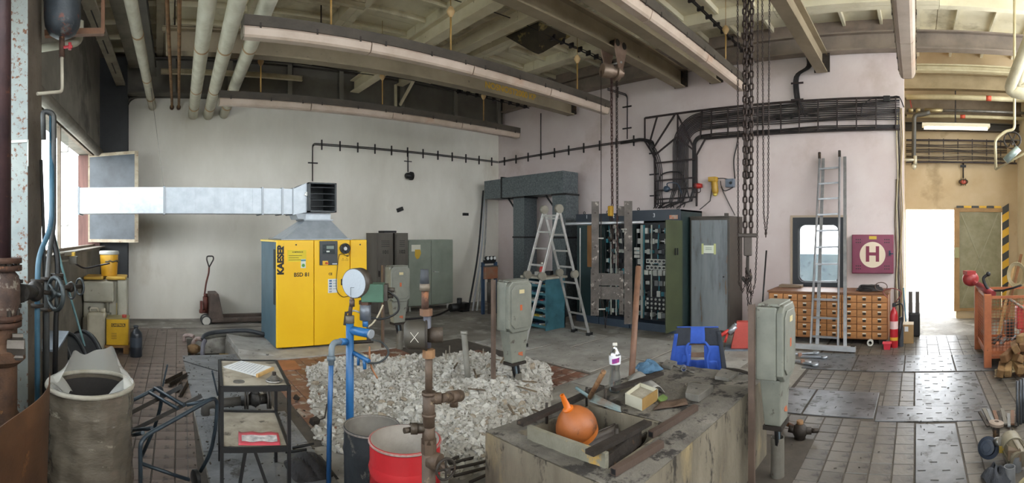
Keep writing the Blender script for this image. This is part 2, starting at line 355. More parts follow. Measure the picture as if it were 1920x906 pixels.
b = MB(); b.box((XR + .05, wy0 + .08, wz0 + .09), (XR + .056, wy1 - .08, wz1 - .1)); mk('pane', b, glass('pane_dim', '#a8bcc8', .08, .22), win2)
b = MB(); b.tube([(XR + .04, p, q) for p, q in rrect(wy0 + .11, wy1 - .11, wz0 + .12, wz1 - .13, .11)], .012, 6, True); mk('gasket', b, M('#8a8f94', rough=.5), win2)
b = MB(); b.box((12.2, .6, -.3), (12.4, 4.5, 1.25)); struct('backdrop_outside', b, M('#6f8896', '#8fa6b0', .8, scale=2, spot='#39505c', st=.6, ss=3), 'added blue-grey backdrop standing in for blurred shapes behind the black framed window', 'wall')  # added backdrop, stands in for the bluish shapes behind the glass
# ---- door wall and bay beyond the right wall
fw = MB(); d0, d1, d2, dz = .213, -.828, -1.80, 2.30
fw.box((XF, .23, 0), (XF + .25, .6, 4.6)); fw.box((XF, d2 - .4, dz), (XF + .25, .23, 4.6)); fw.box((XF, -3, 0), (XF + .25, d2, dz)); fw.box((XF, d2, 0), (XF + .25, d1, .2))
fwo = struct('wall_far', fw, FARWALL, 'beige plaster wall above the bright open doorway', 'wall')
b = MB(); b.box((XR + .1, .24, 0), (XF, .34, 4.6)); struct('wall_passage', b, FARWALL, 'narrow side wall of the passage to the bright doorway', 'wall')
b = MB(); b.box((8.9, -2.35, 0), (XF, -2.14, 4.6)); struct('wall_side', b, M('#d9cfb6', '#c7bb9e', .8, scale=1.5), 'cream painted wall at the edge of the door bay', 'wall')
dr = MB(); dr.box((XF - .05, d1 - .02, .2), (XF, d2 + .02, dz)); 
door = struct('door_1', dr, M('#8a8468', '#76704f', .6, scale=5, bump=.1, spot='#5d5640', st=.68), 'closed grey-green sheet steel door wing beside the bright doorway', 'door', bevel=.004)
b = MB(); ym = (d1 + d2) / 2
for s in (1, -1): b.bar((XF - .055, d1 - .1, 1.25 + s * .95), (XF - .055, d2 + .1, 1.25 - s * .95), .02, .012, (1, 0, 0))
mk('pressed_rib', b, M('#8f896d', rough=.6), door)
b = MB(); b.box((XF - .09, d1 - .06, .17), (XF - .02, d1 + .05, dz + .02)); b.box((XF - .07, d2, .17), (XF - .02, d1, .23)); b.box((XF - .07, d2, dz - .06), (XF - .02, d1, dz + .02)); mk('door_frame', b, M('#a07c4c', '#8a6a40', .6), door)
b = MB(); b.box((XF - .12, d1 - .05, 1.28), (XF - .09, d1 + .04, 1.5)); mk('hinge', b, M('#8f8a60'), door)
for k in range(13):
    z0 = .2 + k * .165
    b = MB(); b.prism([(0, 0), (.14, .09), (.14, .25), (0, .16)], .004, (XF - .056, d2, z0), (0, -1, 0), (0, 0, 1)); mk('hazard_stripe', b, M('#d8a92c', rough=.6) if k % 2 else M('#3a3a36', rough=.6), door)
for k in range(6):
    b = MB(); b.box((XF - .056, d1 - k * .16, dz + .025), (XF - .05, d1 - k * .16 - .15, dz + .07)); mk('hazard_stripe', b, M('#d8a92c', rough=.6) if k % 2 else M('#3a3a36', rough=.6), door)
b = MB(); b.box((XF + .26, -30, -.35), (60, 30, -.3)); b.box((XF + .0, d1, -.25), (XF + .3, d0, .005)); struct('ground_outside', b, M('#cfcfcb', '#bdbdb8', .9, scale=.3), 'bright paved yard outside the open doorway', 'ground')
b = MB(); b.box((-60, -10, -.35), (-2.4, 40, -.3)); struct('ground_window_side', b, M('#b9bab4', '#a8a9a0', .9, scale=.3), 'pale ground outside the window wall', 'ground')
# ---- left wall; its long window runs on unseen behind the viewer for more light
lw = MB()
def lseg(y0, y1, z0, z1, t=.42): lw.hexa([(LX(y0) - t, y0, z0), (LX(y0), y0, z0), (LX(y1), y1, z0), (LX(y1) - t, y1, z0), (LX(y0) - t, y0, z1), (LX(y0), y0, z1), (LX(y1), y1, z1), (LX(y1) - t, y1, z1)])
lseg(-3.4, 10.2, 0, 1.52); lseg(-3.4, 10.2, 3.36, 5.7); lseg(9.55, 10.2, 1.52, 3.36)
lwo = struct('wall_left', lw, LEFTWALL, 'grey concrete window wall with the long bright window', 'wall')
b = MB(); b.cyl((LX(-3) + .0, -3, 3.38), (LX(9.5), 9.5, 3.38), .09, n=12); mk('rounded_lintel', b, M('#8c857a', '#6f685e', .8), lwo)
fr = MB()
for y in (.2, 1.8, 3.4, 5.0, 6.75):
    x = LX(y) - .12; fr.box((x - .025, y - .025, 1.52), (x + .025, y + .025, 3.36))
fr.bar((LX(-2) - .12, -2, 1.55), (LX(9.5) - .12, 9.5, 1.55), .07, .06); fr.bar((LX(-2) - .12, -2, 3.33), (LX(9.5) - .12, 9.5, 3.33), .07, .06)
win1 = struct('window_1', fr, M('#8a7c6c', '#6f6152', .7), 'long bright window in the grey wall with thin vertical bars', 'window')
for y0, y1 in ((.2, 1.8), (1.8, 3.4), (3.4, 5.0), (5.0, 6.75), (6.75, 7.35)):
    b = MB(); b.hexa([(LX(y0) - .125, y0, 1.55), (LX(y0) - .12, y0, 1.55), (LX(y1) - .12, y1, 1.55), (LX(y1) - .125, y1, 1.55), (LX(y0) - .125, y0, 3.33), (LX(y0) - .12, y0, 3.33), (LX(y1) - .12, y1, 3.33), (LX(y1) - .125, y1, 3.33)]); mk('pane', b, CLEAR, win1)
for z in (1.9, 2.95): b = MB(); b.bar((LX(6.75) - .1, 6.75, z), (LX(6.75) + .01, 6.75, z), .02, .02); b.bar((LX(6.75) + .01, 6.75, z), (LX(6.75) + .01, 6.75, z + .09), .02, .02); mk('window_handle', b, M('#9a9690', rough=.4, metal=.6), win1)
b = MB(); b.hexa([(LX(9.5) - .42, 9.5, 1.52), (LX(9.5) + .012, 9.5, 1.52), (LX(9.6) + .012, 9.6, 1.52), (LX(9.6) - .42, 9.6, 1.52), (LX(9.5) - .42, 9.5, 3.34), (LX(9.5) + .012, 9.5, 3.34), (LX(9.6) + .012, 9.6, 3.34), (LX(9.6) - .42, 9.6, 3.34)]); mk('jamb', b, M('#6f4f48', '#543a35', .7, stretch=(3, 3, .3)), win1)
b = MB(); b.bar((LX(2) + .05, 2, 1.53), (LX(9.5) + .05, 9.5, 1.53), .16, .03); mk('window_sill', b, M('#776f64', '#5e574d', .8), win1)
# the open sash, hinged at the far jamb
sa0, sa1 = V((-1.31, 9.42, 0)), V((-.36, 9.07, 0)); z0, z1 = 1.62, 3.34
T = struct('window_3', MB().bar(sa0 + V((0, 0, z0 + .03)), sa1 + V((0, 0, z0 + .03)), .05, .06).bar(sa0 + V((0, 0, z1 - .03)), sa1 + V((0, 0, z1 - .03)), .05, .06).bar(sa0 + V((.02, 0, z0)), sa0 + V((.02, 0, z1)), .05, .06, (1, 0, 0)).bar(sa1 + V((0, 0, z0)), sa1 + V((0, 0, z1)), .05, .07, (1, 0, 0)), M('#a39a86', '#7a6c58', .6, spot='#6f5138', st=.62), 'window sash swung open into the room behind the silver duct', 'window')
for k in (-1, 1):
    b = MB(); n = V((.35, .94, 0)) * .012 * k; b.hexa([sa0 + n + V((0, 0, z0 + .05)), sa1 + n + V((0, 0, z0 + .05)), sa1 + n * 1.3 + V((0, 0, z0 + .05)), sa0 + n * 1.3 + V((0, 0, z0 + .05)), sa0 + n + V((0, 0, z1 - .05)), sa1 + n + V((0, 0, z1 - .05)), sa1 + n * 1.3 + V((0, 0, z1 - .05)), sa0 + n * 1.3 + V((0, 0, z1 - .05))])
    mk('pane', b, M('#434a50', '#2f353a', .35, scale=3, bump=0, spec=.3), T)
# ---- ceiling: ribbed concrete panels
b = MB(); b.box((-2.2, -3.4, 5.62), (12, 10.3, 5.75)); ceil = struct('ceiling', b, CEIL, 'ribbed concrete panel ceiling above the steel beams', 'ceiling')
for i in range(9):
    X0 = -1.35 + i * 1.5
    for j in range(-1 if i > 5 else 0, 4):
        Y0 = -.35 + j * 2.65; b = MB()
        b.box((X0 + .005, Y0, 5.4), (X0 + .14, Y0 + 2.64, 5.62)); b.box((X0 + 1.36, Y0, 5.4), (X0 + 1.495, Y0 + 2.64, 5.62))
        for k in range(4): b.box((X0 + .14, Y0 + .3 + k * .66, 5.5), (X0 + 1.36, Y0 + .35 + k * .66, 5.62))
        b.box((X0 + .14, Y0, 5.59), (X0 + 1.36, Y0 + 2.64, 5.62)); mk('ceiling_panel', b, CEIL, ceil)
# ---- steel frame
def beam(name, a, c, h, wd, m, label, parts=(), **k):
    return struct(name, MB().ibeam(a, c, h, wd, **k), m, label, 'beam')
G = beam('trim_2', (-.6, 9.78, 4.95), (8.5, 9.78, 4.95), .72, .24, GIRD, 'dark riveted plate girder along the top of the back wall', tf=.03)
for x in (.35, 1.5, 2.75, 3.9, 5.4, 6.9, 8.3):
    b = MB(); b.box((x - .012, 9.67, 4.6), (x + .012, 9.77, 5.28)); b.box((x - .05, 9.665, 4.6), (x + .05, 9.675, 5.28)); mk('stiffener', b, M('#77736a', rough=.6), G)
beam('trim_3', (XR - .12, -3, 5.14), (XR - .12, 9.7, 5.14), .32, .2, M('#8d7f72', '#6d6258', .6, scale=2), 'brown steel beam along the top of the right wall', tf=.025)
for k, (y, z, lab) in enumerate(((7.28, 4.68, 'crane rail beam with the yellow load lettering'), (4.46, 4.83, 'crane rail beam carrying the chain hoist trolley'), (3.7, 4.82, 'steel beam beside the long light over the grey cabinet'), (1.67, 4.82, 'steel rail beam ending above the fan-shaped cable bundle bend'))):
    G = beam('trim_%d' % (4 + k), (.15 if k < 2 else 1.5, y, z), (XR - .13, y, z), .36, .2, CRANE, lab, tf=.025)
    if k == 0:
        for s, px in (('NOSNOST', 938), ('2000 KP', 985)):
            p = PY(px, 165 + (px - 935) * .22, y); text(G, 'load_lettering', s, .17, (p.x, y - .008 - .006, z - .02), (1, 0, 0), (0, -1, 0), M('#c49a2e', rough=.6), .004)
    b = MB(); b.box((XR - .14, y - .14, z - .17), (XR - .11, y + .14, z + .17)); mk('end_plate', b, IRON, G)
    b = MB()
    for s in (-1, 1):
        for t in (-1, 1): b.cyl((XR - .165, y + s * .11, z + t * .12), (XR - .14, y + s * .11, z + t * .12), .014, n=6)
    mk('bolt', b, IRON, G)
for k, (x, z) in enumerate(((4.2, 4.98), (5.3, 5.27))): beam('trim_%d' % (8 + k), (x, 1.5, z), (x, 9.66, z), .26, .2, RAFT, ['pale steel rafter bolted to the dark girder', 'higher pale steel rafter with knee brace at the girder'][k])
b = MB(); b.bar((5.3, 9.6, 4.7), (5.3, 8.9, 5.15), .05, .05); b.bar((5.2, 9.63, 4.6), (5.2, 9.63, 5.15), .05, .05); struct('trim_10', b, RAFT, 'pale diagonal knee brace against the dark girder', 'brace')
# ceiling edge over the window wall: slotted tray and rail
b = MB(); b.bar((LX(4.1) + .42, 4.1, 4.75), (LX(9.6) + .42, 9.6, 4.75), .18, .05)
T = solo('slotted_tray', b, M('#a59e8c', '#8a8373', .6), 'slotted pale cable channel running above the window wall', 'channel')
for y in (4.3, 5.3, 6.3, 7.3, 8.3):
    b = MB(); b.bar((LX(y) + .42, y, 4.722), (LX(y + .55) + .42, y + .55, 4.722), .02, .004); mk('slot', b, BLK, T)
b = MB(); b.bar((LX(2) + .8, 2, 5.1), (LX(9.6) + .8, 9.6, 5.1), .42, .06); struct('trim_11', b, M('#8d8678', '#6b6558', .8, scale=2, spot='#4f4a40', st=.64), 'pale concrete edge slab beside the left ceiling pipe', 'slab')
b = MB(); b.ibeam((LX(2) + 1.08, 2, 5.0), (LX(9.6) + 1.08, 9.6, 5.0), .2, .1); struct('trim_12', b, GIRD, 'dark narrow steel rail beside the left ceiling pipe', 'rail')
# roof vent: dark square funnel
c = V((6.25, 6.2, 5.38)); b = MB(); s = .42
b.add([c + V(p) for p in ((-s, -s, 0), (s, -s, 0), (s, s, 0), (-s, s, 0), (-.06, -.06, -.3), (.06, -.06, -.3), (.06, .06, -.3), (-.06, .06, -.3))], [(0, 1, 5, 4), (1, 2, 6, 5), (2, 3, 7, 6), (3, 0, 4, 7), (4, 5, 6, 7), (0, 3, 2, 1)])
T = solo('roof_vent', b, M('#3f3726', '#241e14', .6, spot='#8a7a4a', st=.6, ss=4), 'dark stained funnel-shaped roof vent between ceiling ribs', 'vent')
# bay beyond: cross beams
for k, (x, z, h, m, lab) in enumerate(((9.0, 4.86, .12, M('#c6bb98', '#ad9f7c', .6), 'cream cross beam, first behind the brown wall beam'), (9.35, 4.72, .3, M('#a08d6b', '#8a7857', .6), 'tan cross beam over the door bay'), (9.8, 4.35, .34, M('#7b6a55', '#66563f', .6), 'brown cross beam above the door bay pipes'), (10.02, 4.0, .16, M('#3e362b', rough=.6), 'dark cross beam just under the bay pipes'))):
    struct('trim_%d' % (13 + k), MB().ibeam((x, -3, z), (x, .24, z), h, .16), m, lab, 'beam')

# the rest of the hall behind the viewer: end wall, its high open band shaped for fill light
b = MB(); b.box((-2.2, -3.4, 0), (12, -3.2, 2.6)); b.box((-2.2, -3.4, 2.6), (2.2, -3.2, 3.7)); b.box((-2.2, -3.4, 5.35), (12, -3.2, 5.62))
for x in (-2.0, 2.4, 6.8, 11.2): b.box((x - .2, -3.4, 2.6), (x + .2, -3.2, 5.35))
struct('wall_front', b, M('#a8a298', '#938d83', .85), 'unseen pale end wall with a high open band shaped for the light', 'wall')
b = MB(); b.box((XF, -3.3, 2.3), (XF + .25, -2.2, 5.6)); b.box((XF, -3.3, 4.6), (XF + .25, 10, 5.6)); struct('wall_gable', b, FARWALL, 'upper part of the door wall', 'wall')
# ================================================================ CEILING FITTINGS
def lamp(label, Y, x0, x1, zb, rods=(), seg=1.55, wd=.2, dark='#4a4238', tubecol=None):
    T = thing('strip_light', label, 'light', ((x0 + x1) / 2, Y, zb), group='long strip lights under the beams'); 
    b = MB(T); b.box((x0, Y - wd / 2, zb + .105), (x1, Y + wd / 2, zb + .215)); mk('housing', b, M(dark, '#362f27', .6), T)
    n = max(1, round((x1 - x0) / seg)); L = (x1 - x0) / n
    prof = [(-.42, .105), (-.47, .085), (-.36, .02), (-.25, .0), (.25, .0), (.36, .02), (.47, .085), (.42, .105)]
    for i in range(n):
        b = MB(T); P = [(p * wd * .95, q) for p, q in prof]; b.prism(P, L - .012, (x0 + i * L + .006, Y, zb), (0, 1, 0), (0, 0, 1))
        o = mk('diffuser', b, M('#bfae9f', '#a89584', .4, scale=3, bump=.03, spot2='#a8876e', st2=.68, ss2=2), T)
        c = MB(T)
        for f in (.12, .55, .9):
            for s in (-1, 1): c.box((x0 + (i + f) * L - .01, Y + s * (wd * .5 + .004), zb + .085), (x0 + (i + f) * L + .01, Y + s * (wd * .5 - .004), zb + .14))
        mk('clip', c, IRON, o)
    b = MB(T)
    for x in (x0, x1): b.prism([(p * wd, q) for p, q in prof], .015, (x - .0075, Y, zb), (0, 1, 0), (0, 0, 1))
    mk('end_cap', b, M('#7d7466', rough=.6), T)
    for x in rods:
        b = MB(T); b.cyl((x, Y, zb + .21), (x, Y, zb + .75), .012, n=8); b.cyl((x, Y, zb + .75), (x, Y, 5.60), .005, n=5); o = mk('hanger_rod', b, M('#b08a4a', '#8a6a38', .5), T)
        b = MB(T); b.lathe([(.0, .10), (.03, .08), (.055, .03), (.045, 0), (.02, -.04), (0, -.05)], (x, Y, zb + .72), n=12); mk('hanger_cup', b, M('#c9a878', rough=.5), o)
        b = MB(T); b.box((x - .3, Y - .05, zb + .19), (x + .02, Y + .05, zb + .215)); mk('hanger_bracket', b, GIRD, o)
    return T
lamp('long strip light hanging under the beam with yellow load lettering', 5.02, .91, 6.71, 3.85, (1.9, 3.5, 5.95))
lamp('lower strip light close to the back wall', 7.72, 1.01, 7.14, 3.85, (1.7, 3.9, 6.2))
lamp('strip light ending over the tall grey cabinet and heavy chains', 2.79, 3.0, 7.35, 4.1, (3.6, 6.7))
lamp('bright wide strip light at the end of the right wall', .14, 4.6, 7.28, 4.12, (5.0,), wd=.27, dark='#b9ad8e')
T = thing('bay_light', 'white fluorescent tray light hanging before the door wall', 'light', (9.4, -.75, 3.84))
b = MB(T); b.prism([(-.1, 0), (.1, 0), (.07, .07), (-.07, .07)], 1.32, (9.4, -1.42, 3.86), (-1, 0, 0), (0, 0, 1)); mk('housing', b, M('#d5ccb4', rough=.5), T)
b = MB(T); b.cyl((9.4, -1.38, 3.84), (9.4, -.14, 3.84), .03, n=10); mk('tube', b, emit('tube_lit', '#fff6e2', 1.6), T)
b = MB(T); b.cyl((9.4, -.75, 3.93), (9.4, -.75, 4.6), .012, n=6); mk('hanger_rod', b, IRON, T)
# ---- insulated pipes entering the back wall
def yp(x10, z, r, m, y0=2.6, y1=9.99, n=16): return [(x10 - (10 - y0) * .0455, y0, z), (x10, y1, z)]
for x10, z, r, lab in ((-.07, 4.40, .078, 'pale insulated ceiling pipe nearest the window wall'), (.77, 4.24, .10, 'thick pale pipe, first right of the thin rusty pair'), (1.08, 4.24, .10, 'thick pale pipe, second right of the thin rusty pair'), (1.41, 4.27, .095, 'thick pale pipe passing behind both strip light ends')):
    T = thing('insulated_pipe', lab, 'pipe', (x10, 9.99, z), group='insulated pipes under the left ceiling'); a, c = yp(x10, z, r, None)
    b = MB(T); b.cyl(a, c, r, n=18); mk('jacket', b, PIPEW, T)
    b = MB(T)
    for t in (.25, .5, .75): p = V(a).lerp(V(c), t); b.cyl(p, p + V((.002, .05, 0)), r + .003, n=18)
    p = V(a).lerp(V(c), .9); b.cyl(p, p + V((.003, .08, 0)), r + .003, n=18); mk('jacket_band', b, M('#a98a66', rough=.6), T)
for x10, lab in ((.33, 'thin rusty ceiling pipe, the left one of the close pair'), (.47, 'thin rusty ceiling pipe, the right one of the close pair')):
    T = thing('rusty_pipe', lab, 'pipe', (x10, 9.95, 4.42)); a, c = yp(x10, 4.42, .025, None)
    b = MB(T); b.tube(rnd([a, (c[0], 9.8, 4.42), (c[0], 9.95, 4.36)], .05), .026, 8); mk('pipe_run', b, RUSTL, T)
    b = MB(T); b.cyl((c[0], 9.9, 4.38), (c[0], 9.99, 4.38), .045, n=10); mk('wall_collar', b, RUST, T)
# light cross bars carrying the pipes
for y, z in ((9.3, 4.9), (7.6, 5.0), (6.3, 5.05), (5.3, 5.05)):
    T = thing('pipe_support', {9.3: 'pale cross bar carrying pipes just before the dark girder', 7.6: 'pale cross bar carrying pipes, second from the dark girder', 6.3: 'pale cross bar carrying pipes, third from the dark girder', 5.3: 'pale cross bar carrying pipes, farthest from the dark girder'}[y], 'bar', (1.5, y, z), group='pipe supports'); b = MB(T); b.ibeam((.1, y, z), (2.9, y, z), .09, .08, .01, .008); mk('cross_bar', b, M('#c4b99c', '#a89d82', .7), T)
    for x in (.3, 2.7): b = MB(T); b.cyl((x, y, z + .04), (x, y, 5.61), .012, n=6); mk('hanger_rod', b, IRON, T)
# ---- conduits on walls
def conduit(name, label, pts, r=.011, n2=2, clips=.42, up=(0, 0, 1), nrm=(0, -1, 0), cat='cable'):
    T = thing(name, label, cat, pts[0]); nr = V(nrm)
    b = MB(T)
    for k in range(n2): b.tube(rnd([V(p) + V(up) * k * .03 + V((0, 0, 0)) for p in pts], .08), r, 6)
    mk('cable_run', b, CABLE, T)
    b = MB(T)
    for a, c in zip(pts, pts[1:]):
        a = V(a); c = V(c); L = (c - a).length; m = int(L / clips)
        d = (c - a).normalized(); s = V(up) if abs(d.dot(V(up))) < .5 else d.cross(nr).normalized()
        for i in range(m):
            p = a + d * (i + .5) * L / m; b.bar(p - s * .10 - nr * .005, p + s * .12 - nr * .005, .026, .026, nr)
    if b.v: mk('wall_clip', b, CABLE, T)
    return T
yb, xr = YB - .025, XR - .03
pA, pB = PY(586, 340, yb), PY(586, 276, yb)
conduit('wall_cable', 'clipped twin cable running along the back wall from the duct', [pA, (pA.x, yb, 3.72), (xr - .01, yb, 3.70)])
conduit('wall_cable', 'clipped twin cable along the right wall toward the cable fan', [(xr, yb - .02, 3.70), (xr, PX(1205, 262, xr).y, 3.74), (xr, PX(1226, 270, xr).y, 3.66), (xr, PX(1228, 390, xr).y, 2.35)], nrm=(-1, 0, 0))
p = PX(1014, 205, xr); conduit('wall_cable', 'single dark drop cable down the right wall near the corner', [(xr, p.y, 4.75), (xr, p.y, 3.75)], n2=1, clips=3, nrm=(-1, 0, 0))
p = PX(1176, 170, xr); q = PX(1176, 262, xr)
conduit('wall_cable', 'clipped cable dropping down the right wall left of the cable fan', [(xr - .5, p.y + .15, 4.75), (xr, p.y, 4.72), (xr, p.y, 3.80)], nrm=(-1, 0, 0))
p = PY(765, 285, yb); T = thing('wall_lamp', 'small black bulkhead lamp hanging from the back wall cable', 'lamp', (p.x, yb, 3.1))
b = MB(T); b.tube([(p.x, yb, 3.70), (p.x, yb, 3.25)], .012, 6); b.bar((p.x - .1, yb, 3.5), (p.x + .1, yb, 3.5), .02, .02); mk('drop_cable', b, CABLE, T)
b = MB(T); b.lathe([(0, 0), (.05, 0), (.07, .03), (.075, .12), (.1, .13), (.1, .16), (.07, .2), (0, .22)], (p.x - .1, yb - .06, 3.15), (1, 0, 0), 12); b.torus((p.x + .08, yb - .06, 3.15), .09, .008, (1, 0, 0)); mk('lamp_body', b, BLK, T)
p = PY(750, 393, yb); b = MB(); b.cbox(p, (.16, .05, .09), 0, 0, -.35); solo('wall_bracket', b, BLK, 'small tilted black bracket on the bare back wall', 'bracket')
p = PY(873, 402, yb); b = MB(); b.cbox(p, (.16, .05, .07)); solo('wall_bracket', b, BLK, 'small black bracket behind the leaning rods near the corner', 'bracket')
# ---- ceiling cables over the lamps
for lab, Y, z, x0, x1 in (('thin black supply wire along the ceiling above the upper strip light', 5.9, 5.3, 1.5, 8.4), ('thin black supply wire above the lower strip light', 8.6, 4.92, .8, 8.3)):
    T = thing('supply_wire', lab, 'wire', (x0, Y, z)); b = MB(T); b.tube([(x0 + (x1 - x0) * i / 20, Y, z - .02 * sin(i)) for i in range(21)], .008, 5); mk('wire', b, CABLE, T)
    b = MB(T); b.tube([(x1 - 2.2 + 2.2 * i / 12, Y - .05, z - .05 - .012 * (i % 2)) for i in range(13)], .012, 5)
    for i in range(9): x = x1 - 2.1 + i * .25; b.cbox((x, Y - .02, z - .02), (.03, .1, .09))
    mk('clamped_section', b, CABLE, T)
p = V((7.0, 2.95, 4.95)); T = thing('supply_wire', 'clipped black cable over the strip light near the heavy chains', 'wire', p)
b = MB(T); b.tube([(4.5, 2.95, 4.95), (8.4, 2.95, 4.95)], .012, 5); b.tube([(4.5, 2.9, 4.93), (8.4, 2.9, 4.93)], .012, 5); mk('wire', b, CABLE, T)
b = MB(T); [b.cbox((5 + i * .28, 2.93, 4.94), (.03, .1, .05)) for i in range(12)]; mk('wire_clip', b, CABLE, T)
# ---- cable ladder and the cable fan on the right wall
xt = XR - .06
ztop, zbot = 4.18, 3.62
yl = PX(1210, 226, xt).y; yi = 4.18; yo = 4.66; yv0 = PX(1228, 300, xt).y
TM = M('#3b3030', '#2a2222', .6, .3)
T = thing('cable_ladder', 'dark wall cable ladder with a fan-shaped bend above the switch cabinets', 'cable ladder', (xt, 2.3, zbot))
b = MB(T); b.bar((xt, yl, ztop), (xt, .3, ztop), .03, .035); mk('top_rail', b, TM, T)
b = MB(T); b.bar((xt, 3.95, zbot), (xt, .3, zbot), .03, .035); mk('bottom_rail', b, TM, T)
for i in range(11):
    y = 3.82 - i * .345; b = MB(T); b.bar((xt - .03, y, zbot), (xt - .03, y, ztop), .02, .03); mk('rung', b, TM, T)
zc = 2.32
for y in (yv0, yi - .03): b = MB(T); b.bar((xt, y, zc), (xt, y, 3.36 if y == yv0 else 3.3), .03, .03, (1, 0, 0)); mk('drop_rail', b, TM, T)
for z in (3.22, 2.86, 2.66, 2.48): b = MB(T); b.bar((xt - .03, yv0, z), (xt - .03, yi - .03, z + .02), .02, .03); mk('rung', b, TM, T)
for (y0, z0), (y1, z1) in (((yl, ztop), (yl, 3.70)), ((yl - .3, ztop), (yl - .12, 3.66)), ((yl - .72, ztop), (yv0 + .05, 3.5)), ((yl - .75, ztop), (yi + .02, 3.46)), ((yl - .77, ztop), (yl - .77, 3.3)), ((yl - 1.3, ztop), (yi - .12, 3.62)), ((yl - .77, 3.72), (yv0, 3.38)), ((yl - .77, 3.70), (yi, 3.4)), ((3.95, zbot), (yi - .03, 3.3)), ((yl, 3.70), (yv0, 3.36))):
    b = MB(T); b.bar((xt - .02, y0, z0), (xt - .02, y1, z1), .025, .03); mk('brace', b, TM, T)
yc, zc0 = 4.03, 3.5
for i in range(16):
    R = .13 + .022 * i if i < 4 else .30 + .03 * (i - 4)
    if R > .66: break
    wob = lambda: random.uniform(-.008, .008)
    h = [(xt - .02 + wob(), y, zc0 + R + .012 * sin(y * 3 + i)) for y in (.3, 1.0, 1.7, 2.4, 3.1, 3.7)]
    a = arc((xt - .02, yc, zc0), R, pi / 2, pi, 8, (0, -1, 0), (0, 0, 1)); a = [V((xt - .02, yc + R * sin(t), zc0 + R * cos(t))) for t in [pi / 2 * k / 8 for k in range(9)]]
    d = [(xt - .02, yc + R, 2.7), (xt - .06, yc + R + random.uniform(-.03, .1), 2.42), (xt - .18 - random.uniform(0, .1), yc + R + random.uniform(0, .3), 2.38), (xt - .26, yc + R + random.uniform(.1, .4), 2.29)]
    b = MB(T); b.tube(h + a + d, .0105, 5); mk('cable', b, CABLE, T)
for i in range(4):
    b = MB(T); y = yl - .2 - i * .05
    b.tube(spl([(xt - .03, yl + .6, 3.7 + .012 * i), (xt - .03, yl, 3.70 + .015 * i), (xt - .03, yv0 + .08 - i * .04, 3.5), (xt - .03, yv0 - .06 - i * .04, 3.1), (xt - .03, yv0 - .06 - i * .04, 2.6), (xt - .12, yv0 - .1 - i * .05, 2.38), (xt - .22, yv0 - .1 - i * .05, 2.29)], 4), .011, 5); mk('cable', b, CABLE, T)
b = MB(T); b.tube(spl([(xt - .05, yv0 - .1, 2.4), (xt - .05, yv0 - .12, 2.85), (xt - .05, yv0 - .25, 3.0), (xt - .05, yv0 - .6, 3.0), (xt - .05, yv0 - .72, 2.8), (xt - .05, yv0 - .8, 2.5)], 5), .014, 6); mk('cable', b, CABLE, T)
p = PX(1253, 355, xt - .1); b = MB(T); b.lathe([(0, 0), (.05, 0), (.06, .04), (.06, .1), (.04, .12), (0, .12)], p, (-1, 0, 0), 12); b.tube(spl([p, p + V((0, .02, .12)), p + V((0, -.2, .1)), p + V((0, -.3, -.1))], 4), .012, 5); mk('junction_socket', b, M('#2f3d4d', rough=.4), T)
# riser cables from the beam to the ladder
T = thing('riser_cables', 'thick black cables bending from the beam end down to the wall ladder', 'cable', (xt, 2.0, ztop))
p0 = PX(1522, 127, xt); p1 = PX(1500, 200, xt)
for k in range(4):
    b = MB(T); o = V((-.02, k * .025, 0)); b.tube(spl([V((xt - .4, p0.y - .06, p0.z + .15)) + o, V((xt - .02, p0.y, p0.z + .02)) + o, V((xt, p1.y + .02, p0.z - .15)) + o, V((xt, p1.y, p1.z + .1)) + o, V((xt, p1.y - .05 - .08 * (k > 1), p1.z - .12)) + o, V((xt, p1.y - .3 * (k - 1.5), p1.z - .2)) + o], 5), .015, 6); mk('cable', b, CABLE, T)
for z in (p1.z + .12, p1.z + .42): b = MB(T); b.bar((xt - .03, p1.y - .07, z), (xt - .03, p1.y + .16, z), .02, .03); mk('cable_cleat', b, TM, T)
p = PX(1663, 187, xt); T = thing('junction_box', 'small black junction box on top of the wall cable ladder', 'box', p); b = MB(T); b.cbox(p + V((-.05, 0, 0)), (.08, .12, .1)); mk('box_body', b, BLK, T, bevel=.006)
b = MB(T); b.tube(spl([p + V((-.05, 0, 0)), p + V((-.05, .22, .03)), p + V((-.05, .42, -.1)), p + V((-.05, .45, -.3))], 5), .01, 5); b.tube(spl([p + V((-.05, 0, 0)), p + V((-.05, -.2, .04)), p + V((-.05, -.3, -.15))], 5), .01, 5); mk('lead', b, CABLE, T)
# ---- chains
def chain_pts(a, c, p):
    a = V(a); c = V(c); n = max(1, int((c - a).length / p)); return [a.lerp(c, (i + .5) / n) for i in range(n)]
def link_mesh(L, W_, r, n=10, k=5):
    b = MB(); h = L / 2 - W_ / 2
    P = [V(((W_ / 2 - r) * cos(t), 0, (h if sin(t) >= 0 else -h) + (W_ / 2 - r) * sin(t))) for t in [2 * pi * i / n + pi / n for i in range(n)]]
    b.tube(P, r, k, True); return b
def strand(T, path, L, mat, single=None, name='chain_strand'):   # links along a polyline
    lk = link_mesh(L, L * .62, L * .11, 8, 4); out = MB(T); pts = [V(p) for p in path]; q = []; acc = 0; pit = L * .74
    for a, c in zip(pts, pts[1:]):
        d = c - a; n = d.length; t = pit - acc if q else 0
        while t <= n: q.append((a + d * (t / n), d.normalized())); t += pit
        acc = n - (t - pit)
    for i, (p, d) in enumerate(q):
        dd, x, u = frame(d); m = Matrix((x, u, dd)).transposed() @ Matrix.Rotation(pi / 2 * (i % 2), 3, 'Z')
        if single is not None:
            o = mk('link', single, mat, T); o.matrix_local = Matrix.Translation(p - V(T.location)) @ m.to_4x4()
        else: out.add([p + m @ V(v_) for v_ in lk.v], lk.f, True)
    if single is None: mk(name, out, mat, T)
